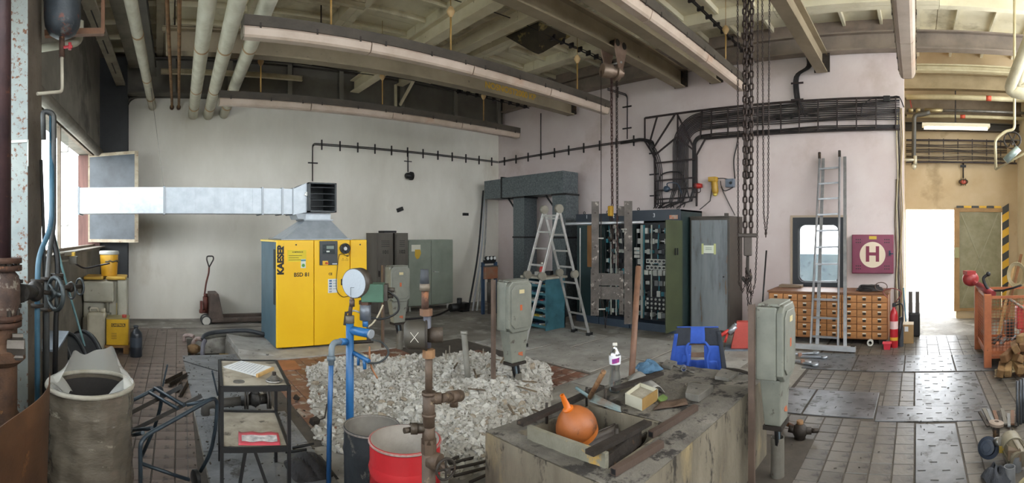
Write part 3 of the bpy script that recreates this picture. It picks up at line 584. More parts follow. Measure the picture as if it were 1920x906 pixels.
CH = M('#241d1b', '#3a2c26', .45, .6, scale=30, bump=.1)
CHR = M('#4a2f2a', '#33211e', .6, .4, scale=30, bump=.1)
# hoist 1 on the beam at Y 4.46
xh = 4.46 * tan(az(1150)); T = thing('chain_hoist', 'chain hoist trolley hanging from the crane beam before the cabinets', 'hoist', (xh, 4.46, 4.30))
PK = M('#9a8272', '#7a6252', .5, .4)
for s in (-1, 1):
    b = MB(T); b.prism([(-.14, .42), (.14, .42), (.16, .30), (.06, .0), (-.06, .0), (-.16, .30)], .014, (xh, 4.46 + s * .13, 4.36), (1, 0, 0), (0, 0, 1)); o = mk('trolley_plate', b, PK, T)
    for dx in (-.09, .09): b = MB(T); b.cyl((xh + dx, 4.46 + s * .03, 4.73), (xh + dx, 4.46 + s * .15, 4.73), .055, n=14); mk('wheel', b, IRON, o)
b = MB(T); b.cyl((xh, 4.30, 4.45), (xh, 4.62, 4.45), .018, n=8); mk('trolley_bolt', b, ALU, T)
b = MB(T); b.lathe([(0, -.2), (.1, -.2), (.115, -.18), (.115, -.04), (.09, -.03), (.09, .03), (.13, .04), (.13, .1), (.06, .12), (.06, .17), (0, .17)], (xh, 4.46, 4.33), (.9, -.45, 0), 20); mk('drum_housing', b, M('#a08d7e', '#85705f', .4, .5), T)
zb1 = 1.55
for dx, dy, L, zz, m in ((-.05, 0, .08, 1.3, CHR), (-.0, .04, .08, 2.2, CHR), (.06, -.03, .05, 1.0, CH), (.10, .02, .05, 1.6, CH)): strand(T, [(xh + dx, 4.46 + dy, 4.25), (xh + dx + .03, 4.46 + dy, zz)], L, m)
xq = 4.46 * tan(az(1127)); strand(T, [(xq, 4.46, 4.25), (xq, 4.46, .75), (xq + .06, 4.46, .6), (xq + .2, 4.46, .75), (xq + .25, 4.46, 2.0)], .035, CH)
b = MB(T); p = PY(1145, 396, 4.44); b.cbox(p, (.08, .07, .16)); mk('hook_block', b, M('#d0a32a', '#a87f1c', .5), T, bevel=.015)
b = MB(T); b.tube(spl([p + V((0, 0, -.06)), p + V((0, 0, -.25)), p + V((.05, 0, -.38)), p + V((.0, 0, -.46)), p + V((-.06, 0, -.40))], 5), .018, 8); mk('hook', b, IRON, T)
# hoist 2, heavy
hx2, hy2 = 4.56, 1.67; T = thing('heavy_chain_hoist', 'heavy black load chains with hook block hanging before the ladder wall', 'hoist', (hx2, hy2, .9))
lm = link_mesh(.085, .056, .0105, 12, 6).mesh('link')
def at2(x, y): return PR(x, y, sqrt(hx2 ** 2 + hy2 ** 2))
strand(T, [at2(1396, -96), at2(1397, 440)], .085, CH, lm); strand(T, [at2(1410, -96), at2(1408, 440)], .085, CH, lm); strand(T, [at2(1403, -96) + V((.05, .03, 0)), at2(1403, 330) + V((.05, .03, 0))], .085, CH, lm)
p = at2(1402, 462); b = MB(T); b.cbox(p, (.10, .08, .19), .4); b.cbox(p + V((0, 0, .11)), (.07, .19, .04), .35); mk('hook_block', b, M('#4d453f', '#38312c', .5, .4), T, bevel=.01)
b = MB(T); b.tube(spl([p + V((0, 0, -.09)), p + V((0, 0, -.24)), p + V((.01, -.03, -.31)), p + V((.01, .02, -.36)), p + V((.0, .06, -.31))], 5), [.017] * 21, 8); mk('hook', b, IRON, T)
strand(T, [at2(1383, -20), at2(1384, 400), at2(1386, 530), at2(1392, 548), at2(1398, 530), at2(1399, 505)], .036, CH)
strand(T, [at2(1402, 505), at2(1404, 545), at2(1410, 553), at2(1416, 530), at2(1420, 440), at2(1421, 0)], .036, CH)
strand(T, [at2(1399, 505), at2(1402, 560), at2(1405, 592), at2(1408, 560), at2(1407, 505)], .04, CH)
strand(T, [at2(1429, -20), at2(1432, 400), at2(1436, 443), at2(1440, 400), at2(1443, -20)], .036, CH)
# ---- pipes and trays in the door bay
def run(name, label, pts, r, m, cat='pipe', n=10, extra=None):
    T = thing(name, label, cat, pts[0]); b = MB(T); b.tube(rnd(pts, max(.06, r * 1.6)), r, n); mk('pipe_run', b, m, T)
    if extra: extra(T)
    return T
CRM = M('#c9bd9a', '#ada07c', .5, bump=.05)
def redband(y, x, z, r):
    def f(T): b = MB(T); b.cyl((x, y, z), (x, y + .1, z), r + .003, n=12); mk('red_band', b, M('#b4492f', rough=.6), T)
    return f
p = PX(1760, 182, 9.2); z1_ = p.z
run('bay_pipe', 'cream pipe with a red marker band under the bay ceiling', [(9.2, .2, z1_), (9.2, -3, z1_)], .05, CRM, extra=redband(-1.42, 9.2, z1_, .05))
p = PX(1760, 218, 9.5); run('bay_pipe', 'thinner cream pipe with red band, lower of two in the bay', [(9.5, .2, p.z), (9.5, -3, p.z)], .035, CRM, extra=redband(-.95, 9.5, p.z, .035))
p = PX(1760, 207, 9.45); run('bay_pipe', 'grey steel pipe with valve fittings under the bay ceiling', [(9.45, .2, p.z), (9.45, -3, p.z)], .028, STEEL)
zg = PX(1726, 207, 9.4).z
T = thing('bay_valve', 'brass valve fittings with red lever on the bay pipe', 'valve', (9.4, -.1, zg)); b = MB(T)
for y in (-.02, .12): b.cyl((9.4, y - .05, zg), (9.4, y + .04, zg), .05, n=8)
b.cyl((9.4, -.5, zg), (9.4, -.15, zg), .042, n=10); mk('valve_body', b, M('#9a8a64', '#74664a', .4, .6), T); b = MB(T); b.bar((9.4, .1, zg + .03), (9.4, .13, zg + .2), .02, .02); mk('lever', b, M('#a0382a'), T)
run('drop_pipe', 'dark pipe elbow dropping from the bay valve to the cable tray', [(9.3, -.25, zg - .06), (9.3, -.12, zg - .1), (9.3, .05, zg - .12), (9.3, .06, 3.1), (9.3, .06, 3.05)], .045, M('#4b463c', '#38342c', .5))
b = MB(); p = PX(1716, 300, 9.2); b.cyl(p + V((0, .3, 0)), p, .03, n=8); b.cyl(p + V((0, 0, -.1)), p + V((0, 0, .08)), .035, n=8); b.cyl(p + V((0, .05, -.16)), p + V((0, .0, -.1)), .05, n=8); solo('drain_valve', b, M('#bfb8a2', '#978f78', .4, .3), 'pale drain valve under the dark bay drop pipe', 'valve')
xt2 = XF - .12; T = thing('bay_cable_tray', 'cable ladder with grey cables across the wall above the doorway', 'cable tray', (xt2, -1.2, 3.3))
for z in (PX(1770, 263, xt2).z, PX(1770, 304, xt2).z): b = MB(T); b.bar((xt2, .22, z), (xt2, -2.1, z), .03, .035); mk('rail', b, TM, T)
for i in range(8): y = .05 - i * .3; b = MB(T); b.bar((xt2 - .02, y, 3.27), (xt2 - .02, y, 3.75), .02, .025); mk('rung', b, TM, T)
for i in range(9): b = MB(T); z = 3.3 + i * .035 + (.04 if i > 3 else 0); b.tube([(xt2 - .03, .22 - k * .3, z + .01 * sin(k * 1.3 + i)) for k in range(8)], .013, 5); mk('cable', b, M('#4a4038', '#2e2823', .6) if i % 3 else M('#8d8068', rough=.6), T)
p = PX(1806, 300, XF - .05); T = thing('bay_wall_lamp', 'oval caged wall lamp with a red lens above the doorway', 'lamp', (XF - .05, p.y, 2.9))
b = MB(T); b.tube([p, (p.x, p.y, 2.95)], .014, 6); b.bar((p.x, p.y - .06, 3.2), (p.x, p.y + .06, 3.2), .03, .05); mk('drop_cable', b, CABLE, T)
b = MB(T); b.sph((p.x - .03, p.y, 2.87), .1, 14, (.5, 1.05, .62)); mk('lamp_body', b, M('#4a3f33', rough=.4), T)
b = MB(T); b.sph((p.x - .07, p.y, 2.86), .07, 12, (.4, 1, .6)); mk('lens', b, M('#b5503f', rough=.2), T)
for dy in (-.05, 0, .05): b = MB(T); b.tube([(p.x - .02, p.y + dy, 2.95), (p.x - .12, p.y + dy, 2.87), (p.x - .02, p.y + dy, 2.79)], .005, 5); mk('cage_wire', b, IRON, T)
# white pipes, handwheel and struts at the far right
p0 = PR(1890, 172, 6.9); p1 = PR(1935, 60, 6.3); p2 = PR(1935, 178, 6.9)
run('white_bend_pipe', 'thick white pipe sloping down into the bay corner', [V((p1.x, p1.y, 5.60)), p1, p0, p2], .085, M('#cfc7ae', '#b3a98c', .5), n=14)
p0 = PR(1908, 160, 7.4); run('white_bend_pipe', 'second thick white pipe behind the sloping one', [PR(1935, 90, 7.0), p0, PR(1935, 165, 7.4)], .08, M('#cfc7ae', '#b3a98c', .5), n=14)
pc = PR(1898, 263, 7.6); T = thing('bay_handwheel', 'dark spoked handwheel under the bay pipes beside the edge', 'handwheel', pc); b = MB(T); ex = ((cos(az(1898)), -sin(az(1898)), 0), (0, 0, 1)); nn = (sin(az(1898)), cos(az(1898)), 0); b.torus(pc, .13, .014, nn, 20, 6, ex); mk('rim', b, IRON, T)
b = MB(T)
for k in range(3): t = k * pi / 3; d = V(ex[0]) * cos(t) * .13 + V(ex[1]) * sin(t) * .13; b.tube([pc - d, pc + d], .01, 5)
b.cyl(pc - V(nn) * .05, pc + V(nn) * .35, .02, n=8); mk('spokes', b, IRON, T)
P_ = [PR(1865, 262, 7.5), PR(1885, 246, 7.5), PR(1902, 243, 7.5), PR(1902, 225, 7.5), V((*PR(1902, 225, 7.5).xy, 5.60))]; TP = run('bay_small_pipe', 'thin cream pipe loop framing the bay handwheel', [PR(1867, 318, 7.5), PR(1866, 262, 7.5)] + P_[1:], .022, CRM)
b = MB(); b.cyl(PR(1885, 302, 7.3), PR(1910, 278, 7.3), .055, n=12); solo('tilted_duct_stub', b, M('#9aa7a2', '#7c8a86', .4, .4), 'short grey-green tilted pipe stub below the bay handwheel', 'pipe')
b = MB(TP); b.cyl(PR(1867, 318, 7.5), PR(1935, 280, 7.1), .018, n=8); mk('diagonal_rod', b, CRM, TP)
# cables running down the end of the right wall
T = thing('edge_cables', 'pale cables and conduits running down the end of the right wall', 'cable', (XR - .03, .3, 0))
for k in range(5):
    b = MB(T); y = .26 + k * .028; b.tube([(XR - .02 - .01 * (k % 2), y + .012 * sin(z * 5 + k), z) for z in [i * .25 for i in range(17 if k < 4 else 12)]], .011, 5); mk('cable', b, [M('#b8a684'), M('#8a7658'), M('#3a332b'), M('#cbbd9c'), M('#6a5b45')][k], T)
# ================================================================ LEFT SIDE
COLM = M('#989f9c', '#7f8889', .55, scale=3, bump=.1, spot='#6b4229', st=.585, ss=30)
x0, x1, y0, y1 = -1.09, -.95, 3.51, 3.96
T = struct('trim_17', MB().box((x0, y0, 0), (x1, y0 + .012, 5.4)), COLM, 'speckled pale steel column beside the window', 'column')
b = MB(); b.box((x1 - .012, y0 + .012, 0), (x1, y1, 5.4)); mk('side_plate', b, M('#6f6559', '#564c42', .7, scale=3, spot='#4b3122', st=.62, ss=20), T)
b = MB(); b.box((x0, y0 - .012, 2.48), (x1 + .004, y0 - .001, 2.50)); b.box((x1 + .0, y0 - .012, 2.3), (x1 + .008, y0, 2.5)); mk('splice_strip', b, M('#c3c6c2', rough=.5), T)
# rusty main with flanges
PM = M('#4b3536', '#33262a', .5, .2, scale=5, bump=.15, spot='#6e4a3a', st=.64, ss=9)
pc = PR(2, 437, 2.95); T = thing('rusty_main_pipe', 'thick dark maroon riser pipe with bolted flanges at the column', 'pipe', (pc.x, pc.y, 0))
def zy(y, r=2.95): return H0 - r * (y - YH) / F
b = MB(T); b.cyl((pc.x, pc.y, zy(490)), (pc.x, pc.y, 5.3), .062, n=18); mk('riser', b, PM, T)
b = MB(T); b.lathe([(.0, .03), (.075, .03), (.075, 0), (.11, -.04), (.12, -.12), (.12, -.2), (.095, -.28), (.095, -.32), (0, -.32)], (pc.x, pc.y, zy(505)), n=18); mk('valve_body', b, M('#5d4a40', '#403430', .7, .2, scale=10, bump=.4, spot='#8b8378', st=.6, ss=16), T)
for y in (488, 502, 594, 606):
    b = MB(T); b.cyl((pc.x, pc.y, zy(y) - .016), (pc.x, pc.y, zy(y) + .016), .128, n=20); o = mk('flange', b, RUST, T)
    if y in (502, 594):
        for k in range(8): t = k * pi / 4; q = V((pc.x + .105 * cos(t), pc.y + .105 * sin(t), zy(y))); c = MB(T); c.cyl(q - V((0, 0, .02)), q + V((0, 0, .05 if y == 594 else .035)), .014, n=6); mk('bolt', c, IRON, o)
b = MB(T); b.lathe([(.13, 0), (.13, .05), (.10, .1), (.10, .38), (.15, .42), (.15, .48), (.1, .52), (.1, .62)], (pc.x, pc.y, zy(800)), n=18); mk('lower_casing', b, M('#5a3f2c', '#3d2b20', .8, scale=7, bump=.4, spot='#a4763e', st=.62, ss=9), T)
b = MB(T); b.cyl((pc.x, pc.y, 0), (pc.x, pc.y, zy(800) + .02), .12, n=16); mk('base_pipe', b, RUST, T)
p = PR(14, 650, 2.85); b = MB(T); b.cyl(p, p + V((.1, .02, 0)), .05, n=6); b.cyl(p + V((.03, 0, .06)), p + V((.09, .02, .06)), .02, n=6); b.cyl(p + V((.03, 0, -.06)), p + V((.09, .02, -.06)), .02, n=6); mk('gland_bolts', b, M('#6d6660', '#4a443e', .5, .5), T)
# black gate valve joined to the main
rv = 3.05; v0 = PR(22, 550, 3.0); v1 = PR(66, 546, 3.3); T = thing('gate_valve', 'black cast gate valve with worn handwheel beside the main', 'valve', v0)
b = MB(T); b.cyl(v0 - V((.06, 0, 0)), v0 + V((.05, .01, 0)), .06, n=14); b.cyl(v0 + V((.05, .01, 0)), v1, .06, .04, n=14); b.sph(v1, .07, 14, (.9, .9, 1.05)); mk('valve_body', b, M('#23211f', '#3a3531', .5, .4, scale=8, bump=.25), T)
for k in (-.02, .03): b = MB(T); b.cyl(v0 + V((k, 0, 0)), v0 + V((k + .022, .004, 0)), .09, n=16); mk('flange', b, M('#503a36', '#35292a', .6, .3), T)
for k in range(6): t = k * pi / 3 + .3; q = v0 + V((.0, .075 * cos(t), .075 * sin(t))); b = MB(T); b.cyl(q - V((.035, 0, 0)), q + V((.065, .004, 0)), .013, n=6); mk('bolt', b, IRON, T)
def handwheel(T, c, R, d, r=.012, sp=4, m=IRON):
    b = MB(T); b.torus(c, R, r, d, 22, 7); mk('handwheel_rim', b, m, T)
    dd, x, u = frame(d)
    for k in range(sp): t = 2 * pi * k / sp; b = MB(T); b.tube([V(c), V(c) + (x * cos(t) + u * sin(t)) * R], r * .8, 6); mk('handwheel_spoke', b, m, T)
    b = MB(T); b.cyl(V(c) - dd * .03, V(c) + dd * .03, r * 1.8, n=8); mk('handwheel_hub', b, m, T)
handwheel(T, PR(104, 551, 3.36), .112, (sin(az(104)) + .95, cos(az(104)) - .35, 0), .016, 5, M('#4d5456', '#34393b', .5, .4, bump=.3))
b = MB(T); b.cyl(v1, PR(104, 551, 3.38), .016, n=8); mk('spindle', b, IRON, T)
# vertical service pipes
BLU = M('#3c6377', '#2f4e60', .5, scale=5, bump=.1, spot='#8b8a80', st=.66, ss=14)
GRY = M('#4a4a48', '#35383a', .5, .3, scale=5, bump=.1)
def service(label, pts, r, m, rad=.1, fl=()):
    T = thing('service_pipe', label, 'pipe', (pts[-1][0], pts[-1][1], 0)); b = MB(T); b.tube(rnd(pts, rad, 5), r, 10); mk('pipe_run', b, m, T)
    for p in fl: c = MB(T); c.cyl(V(p) - V((0, 0, .012)), V(p) + V((0, 0, .012)), r * 2.3, n=14); mk('flange', c, IRON, T)
    return T
def gp(x, y, r): return PR(x, y, r)
service('pale blue pipe rising in a slant from the gate valve', [gp(97, 215, 3.7), gp(97, 425, 3.55), gp(72, 480, 3.4), gp(70, 540, 3.36), (*gp(70, 560, 3.36).xy, 0)], .02, BLU, .12, [gp(70, 527, 3.36), gp(70, 573, 3.36)])
service('dark grey pipe with an arched top in front of the window', [gp(82, 262, 3.6), gp(80, 208, 3.6), gp(101, 212, 3.6), gp(101, 420, 3.68), gp(92, 480, 3.56), gp(88, 530, 3.5), (*gp(88, 560, 3.5).xy, 0)], .02, GRY, .07, [gp(88, 523, 3.5), gp(88, 580, 3.5)])
service('black bent pipe beside the handwheel', [gp(98, 215, 3.85), gp(97, 440, 3.8), gp(108, 480, 3.76), gp(108, 560, 3.75), gp(105, 600, 3.75), (*gp(101, 640, 3.75).xy, 0)], .022, BLK, .12, [gp(107, 516, 3.75), gp(107, 522, 3.75)])
service('thin dark pipe close to the speckled column', [gp(77, 300, 3.9), gp(83, 470, 3.9), (*gp(83, 500, 3.9).xy, 0)], .014, GRY)
# small valves with rings behind
p = PR(140, 540, 3.9); T = thing('ring_valve', 'small dark valve with two ring handles behind the handwheel', 'valve', p); b = MB(T); b.cyl(PR(109, 541, 3.76), PR(150, 537, 3.95), .02, n=8); b.sph(PR(132, 539, 3.88), .04, 10); mk('valve_body', b, IRON, T)
for x, y in ((134, 545), (150, 538)): b = MB(T); b.torus(PR(x, y, 3.9), .065, .009, (sin(az(x)) + 1.2, cos(az(x)) - .2, 0), 18, 6); mk('ring_handle', b, M('#474d50', rough=.5, metal=.3), T)
b = MB(); b.tube([PR(99, 430, 4.3), PR(118, 508, 4.5), PR(156, 640, 5.0), PR(170, 690, 5.1)], .012, 8); solo('long_pole', b, M('#7fa3a6', '#5f8488', .5), 'thin turquoise pole leaning behind the black valve', 'pole')
# expansion vessel
pv = PR(117, 0, 3.9); T = thing('hanging_tank', 'dark blue-grey rusty pressure vessel hung by the column', 'tank', (pv.x, pv.y, 3.36))
TK = M('#3b4249', '#2b3036', .5, .2, scale=4, bump=.2, spot='#6b3d33', st=.6, ss=12, spot2='#8c8a84', st2=.66, ss2=4)
zt = H0 + (YH - 72) / F * 3.9
b = MB(T); b.lathe([(0, 0), (.06, .008), (.11, .04), (.142, .1), (.15, .17), (.15, 1.6), (.1, 1.75), (0, 1.8)], (pv.x, pv.y, zt), n=22); mk('shell', b, TK, T)
b = MB(T); b.torus((pv.x, pv.y, zt + .32), .152, .008); mk('seam_band', b, TK, T)
q = V((pv.x, pv.y - .02, zt)); b = MB(T); b.cyl(q, q - V((0, 0, .16)), .024, n=8); mk('drain_stub', b, RUST, T)
b = MB(T); b.cyl(q + V((.02, -.02, -.09)), q + V((.09, -.03, -.09)), .012, n=6); b.cyl(q + V((.07, -.03, -.115)), q + V((.07, -.03, -.06)), .014, n=8); mk('red_tap', b, M('#a02f38', rough=.5), T)
b = MB(T); a = q - V((0, 0, .16)); c = PR(117, 172, 3.88); b.tube(rnd([a, c, PR(70, 176, 3.7)], .04), .014, 8); mk('drain_pipe', b, M('#b9b2a2', '#9a9384', .5), T)
b = MB(T); b.bar(PR(84, 64, 4.16), PR(195, 60, 4.14), .06, .05); b.bar(PR(193, 62, 4.14), PR(194, -160, 4.14), .03, .03); b.bar(PR(75, 92, 4.3), PR(150, 75, 4.35), .03, .04); mk('bracket', b, M('#7b563c', '#5c4030', .7), T)
b = MB(T); b.tube(rnd([PR(70, 92, 4.2), PR(150, 80, 4.3), PR(150, 40, 4.3)], .08), .035, 8); mk('feed_pipe', b, M('#9a9788', rough=.6), T)
# wall below window: box with cable
p = PR(138, 488, 6.3); T = thing('wall_socket', 'small socket box with yellow top under the window', 'socket', p); b = MB(T); b.cbox(p, (.1, .12, .1)); mk('box_body', b, M('#5a564e'), T, bevel=.008)
b = MB(T); b.cbox(p + V((-.03, 0, .08)), (.1, .1, .05)); mk('yellow_cap', b, M('#c6a23c'), T)
b = MB(T); b.tube(spl([p + V((.03, 0, -.05)), PR(160, 503, 6.4), PR(185, 498, 6.9), PR(205, 494, 6.75)], 6), .012, 6); mk('lead', b, CABLE, T)
b = MB(T); b.bar(PR(100, 478, 6.0), PR(136, 475, 6.3), .04, .05); b.bar(PR(95, 492, 6.0), PR(130, 488, 6.3), .025, .025); mk('support_arm', b, M('#8b8477', '#6b655a', .6), T)
# grey metal chest
c = PZ(108, 817, 0); T = thing('steel_chest', 'grey steel chest with pale slanted lid behind the valves', 'chest', (c.x, c.y, 0))
b = MB(T); b.box((c.x - .16, c.y - .15, 0), (c.x + .02, c.y + .38, .78)); mk('chest_body', b, M('#55514b', '#403d38', .6, scale=4, spot='#716b60', st=.65), T)
b = MB(T); b.hexa([(c.x - .17, c.y - .16, .78), (c.x + .03, c.y - .16, .78), (c.x + .03, c.y + .4, .83), (c.x - .17, c.y + .4, .83), (c.x - .17, c.y - .16, .80), (c.x + .03, c.y - .16, .80), (c.x + .03, c.y + .4, .85), (c.x - .17, c.y + .4, .85)]); mk('lid', b, M('#8f9aa6', '#77818c', .4, .3), T)
# black rimmed drum lying
c0 = PZ(132, 690, .36); T = thing('black_reel', 'black ribbed reel lying on its side behind the bagged barrel', 'reel', (c0.x, c0.y, 0))
ax = V((.75, .66, 0)); b = MB(T); b.lathe([(0, -.26), (.30, -.26), (.33, -.24), (.33, -.2), (.36, -.2), (.36, -.16), (.34, -.15), (.34, -.02), (.365, -.02), (.365, .02), (.34, .03), (.34, .16), (.365, .16), (.365, .21), (.31, .22), (.30, .1), (0, .1)], (c0.x, c0.y, .37), ax, 36); mk('reel_body', b, M('#2b2d30', '#1d1e20', .55, scale=4, bump=.1, spot='#5a5a58', st=.64, ss=6), T)
b = MB(T)
for k in (-.18, 0, .185): b.torus(V((c0.x, c0.y, .37)) + ax.normalized() * k, .366, .01, ax, 36, 6)
mk('rim_band', b, M('#5b5d5e', '#3d3f40', .5, .3), T)
# white plastic tank with yellow lid
g = PZ(196, 648, 0); T = thing('plastic_tank', 'off-white moulded plastic tank with yellow lids by the corner', 'tank', (g.x, g.y, 0))
wt = .362; zt = H0 - 88 / F * g.xy.length
WP = M('#b3b0a1', '#9b9888', .5, scale=3, bump=.05, spot='#6f6b5c', st=.66, ss=7)
b = MB(T); b.box((g.x - wt, g.y, .0), (g.x + wt, g.y + .5, zt * .42)); b.box((g.x - wt, g.y + .1, zt * .4), (g.x + wt, g.y + .5, zt)); b.box((g.x - wt * .95, g.y - .03, zt * .66), (g.x + wt * .42, g.y + .12, zt - .02)); b.box((g.x + wt * .55, g.y + .02, .2), (g.x + wt, g.y + .12, zt)); mk('tank_body', b, WP, T, bevel=.03)
for k in (-1, 1): b = MB(T); b.box((g.x + (k - 1) * wt / 2 + .02, g.y - .01, zt), (g.x + (k + 1) * wt / 2 - .02, g.y + .48, zt + .05)); mk('yellow_lid', b, M('#cfa94a', '#b48f38', .5), T, bevel=.02)
b = MB(T); b.cyl((g.x + .05, g.y - .0, zt * .46), (g.x + .05, g.y, zt * .66), .03, n=10); b.cyl((g.x + .05, g.y - .0, zt * .44), (g.x + .05, g.y, zt * .5), .06, n=10); mk('outlet', b, M('#7c796c'), T)
b = MB(T); b.cyl((g.x - .25, g.y + .09, zt * .55), (g.x - .25, g.y + .06, zt * .55), .03, n=12); mk('plug', b, M('#5f5c52'), T)
b = MB(T); b.box((g.x + .18, g.y + .09, zt * .42), (g.x + .34, g.y + .098, zt * .64)); o = mk('sticker', b, M('#d8c890'), T); text(T, 'sticker_mark', 'U', .13, (g.x + .26, g.y + .087, zt * .55), (1, 0, 0), (0, -1, 0), BLK, .004)
p = V((g.x + .05, g.y + .25, zt + .051)); T = thing('yellow_bucket', 'yellow bucket with grey lid on the plastic tank', 'bucket', p)
b = MB(T); b.lathe([(0, 0), (.13, 0), (.155, .36), (.15, .37)], p, n=20); mk('bucket_body', b, M('#d9a62c', '#c8921f', .45), T)
b = MB(T); b.lathe([(.0, .405), (.15, .405), (.165, .39), (.165, .35), (.156, .345)], p, n=20); mk('lid', b, M('#a9a9a2', rough=.5), T)
b = MB(T); b.tube([p + V((.157 * sin(t), -.157 * cos(t), .24 + .01 * sin(t * 9))) for t in [-.3 + .25 * k for k in range(8)]], .014, 6); mk('wrapped_clamp', b, M('#5f594a', metal=.3), T)
# jerry can, tin on pallet, black bottle
p = PZ(182, 661, 0); T = thing('jerry_can', 'cloudy white plastic canister beside the yellow tin', 'canister', (p.x, p.y, 0)); hh = .60
b = MB(T); b.box((p.x - .16, p.y, .0), (p.x + .13, p.y + .2, hh)); mk('can_body', b, M('#bfb9a6', '#a8a28e', .4, bump=.03), T, bevel=.04)
b = MB(T); b.cyl((p.x + .08, p.y + .1, hh - .005), (p.x + .08, p.y + .1, hh + .05), .04, n=12); b.tube(rnd([(p.x - .12, p.y + .1, hh), (p.x - .12, p.y + .1, hh + .05), (p.x, p.y + .1, hh + .05), (p.x, p.y + .1, hh)], .03), .015, 6); mk('cap_and_handle', b, M('#c9c3b0'), T)
p = PZ(220, 664, 0); T = thing('small_pallet', 'short wooden pallet under the yellow tin', 'pallet', (p.x, p.y, 0)); WD = M('#8f6a3e', '#75552f', .7, scale=3, stretch=(1, 6, 6), bump=.2)
for dx in (-.13, .13): b = MB(T); b.box((p.x + dx - .04, p.y - .03, 0), (p.x + dx + .04, p.y + .35, .10)); mk('block', b, WD, T)
for k in range(3): b = MB(T); b.box((p.x - .19, p.y - .04 + k * .14, .10), (p.x + .19, p.y + .06 + k * .14, .13)); mk('slat', b, WD, T)
T = thing('yellow_tin', 'square yellow printed tin on the short pallet', 'tin', (p.x, p.y, .131)); b = MB(T); b.box((p.x - .165, p.y, .131), (p.x + .165, p.y + .27, .52)); mk('tin_body', b, M('#d6ab2a', '#c0951f', .4, spot='#8a6f2a', st=.7), T, bevel=.008)
b = MB(T); b.box((p.x - .17, p.y - .004, .515), (p.x + .17, p.y + .275, .535)); mk('tin_top', b, M('#8e8259', rough=.5), T); b = MB(T); b.cyl((p.x + .1, p.y + .06, .535), (p.x + .1, p.y + .06, .575), .035, n=12); mk('red_cap', b, M('#a8453a'), T)
b = MB(T); b.box((p.x - .09, p.y - .003, .405), (p.x + .12, p.y, .455)); mk('printed_band', b, M('#4a3d1c'), T); text(T, 'printed_word', 'CASTROL', .045, (p.x + .015, p.y - .004, .43), (1, 0, 0), (0, -1, 0), M('#d6ab2a'), .001)
for k in range(4): b = MB(T); b.box((p.x - .09, p.y - .002, .30 - k * .025), (p.x - .01, p.y, .31 - k * .025)); mk('printed_line', b, M('#8a6f2a'), T)
p = PZ(255, 669, 0); T = thing('black_jug', 'black plastic bottle standing by the yellow tin', 'bottle', (p.x, p.y, 0)); b = MB(T); b.lathe([(0, 0), (.085, 0), (.092, .02), (.092, .32), (.08, .36), (.04, .4), (.03, .41), (.03, .43)], (p.x, p.y, 0), n=18); mk('bottle_body', b, M('#24282f', rough=.35), T)
b = MB(T); b.cyl((p.x, p.y, .425), (p.x, p.y, .455), .036, n=12); mk('cap', b, M('#3a3f46'), T); b = MB(T); b.lathe([(.0935, .15), (.0935, .29)], (p.x, p.y, 0), n=18); mk('label_band', b, M('#39404a', rough=.4), T)
# bagged barrel
c = PR(168, 720, 3.2); T = thing('bagged_barrel', 'barrel wrapped in clear plastic sheet, bag folded over its rim', 'barrel', (c.x, c.y, 0)); zr = c.z
b = MB(T); b.lathe([(.25, zr - .03), (.25, .05), (0, .05)], (c.x, c.y, 0), n=36); mk('liner', b, M('#201d1b', '#2c2826', .8), T)
R = .282; b = MB(T)
def bagf(u, v_):
    t = 2 * pi * u; k = .006 * sin(t * 9 + v_ * 7) + .004 * sin(t * 23 - v_ * 15) + .004 * sin(v_ * 31 + t * 3)
    return (c.x + (R + k) * cos(t), c.y + (R + k) * sin(t), zr * v_)
b.grid(bagf, 72, 24); BAG = M('#6b6459', '#4f483e', .2, scale=2.5, bump=.55, bs=7, spot='#8f887a', st=.66, ss=6, stretch=(1, 1, 2.4), spec=.8); mk('plastic_wrap', b, BAG, T)
b = MB(T); b.torus((c.x, c.y, zr), R, .016, n=40); mk('rim', b, M('#b3aea2', '#8f8a7c', .35, bump=.4, bs=25), T)
b = MB(T)
BAGT = glass('bag_film', '#d5d4ce', .2, .45)
def flap(u, v_):
    t = -.35 + u * 3.5; up = max(0, sin((u) * pi)) * .17 + .03 * sin(u * 19) * v_; inn = .05 * v_ * (1 + .8 * sin(u * 9))
    return (c.x + (R + .01 - inn + .02 * sin(v_ * 3)) * cos(t), c.y + (R + .01 - inn) * sin(t), zr + up * v_ + .012 * sin(u * 37) * v_)
b.grid(flap, 48, 8)
mk('bag_flap', b, BAGT, T)
b = MB(T); b.grid(lambda u, v_: (c.x + (R + .006 - .16 * v_ * (1 + .25 * sin(u * 7))) * cos(-1.25 + u * 1.75), c.y + (R + .006 - .16 * v_ * (1 + .25 * sin(u * 7))) * sin(-1.25 + u * 1.75), zr + .018 - .15 * v_ ** 1.5 + .01 * sin(u * 21) * v_), 30, 8); mk('bag_fold', b, BAGT, T)
b = MB(T); b.grid(lambda u, v_: (c.x + (R + .006 - .14 * v_) * cos(2.6 + u * 1.9), c.y + (R + .006 - .14 * v_) * sin(2.6 + u * 1.9), zr + .018 - .1 * v_ ** 1.6 + .012 * sin(u * 17) * v_), 30, 8); mk('bag_fold', b, BAGT, T)
# brown sheet leaning
a, e = PR(84, 690, 2.75), PR(-30, 810, 1.95); b = MB(); zt = .96
b.grid(lambda u, v_: V((a.x, a.y, 0)).lerp(V((e.x, e.y, 0)), u) + V((.03 * sin(u * 5) + .03 * v_, .02 * sin(u * 4), v_ * (zt + .05 * (u < .04)))), 16, 6)
solo('steel_sheet', b, M('#5f4029', '#3c2a1e', .6, .2, scale=2, bump=.1, spot='#7d5433', st=.64, ss=5), 'rust-brown steel sheet standing on edge beside the bagged barrel', 'sheet', solid=.006)
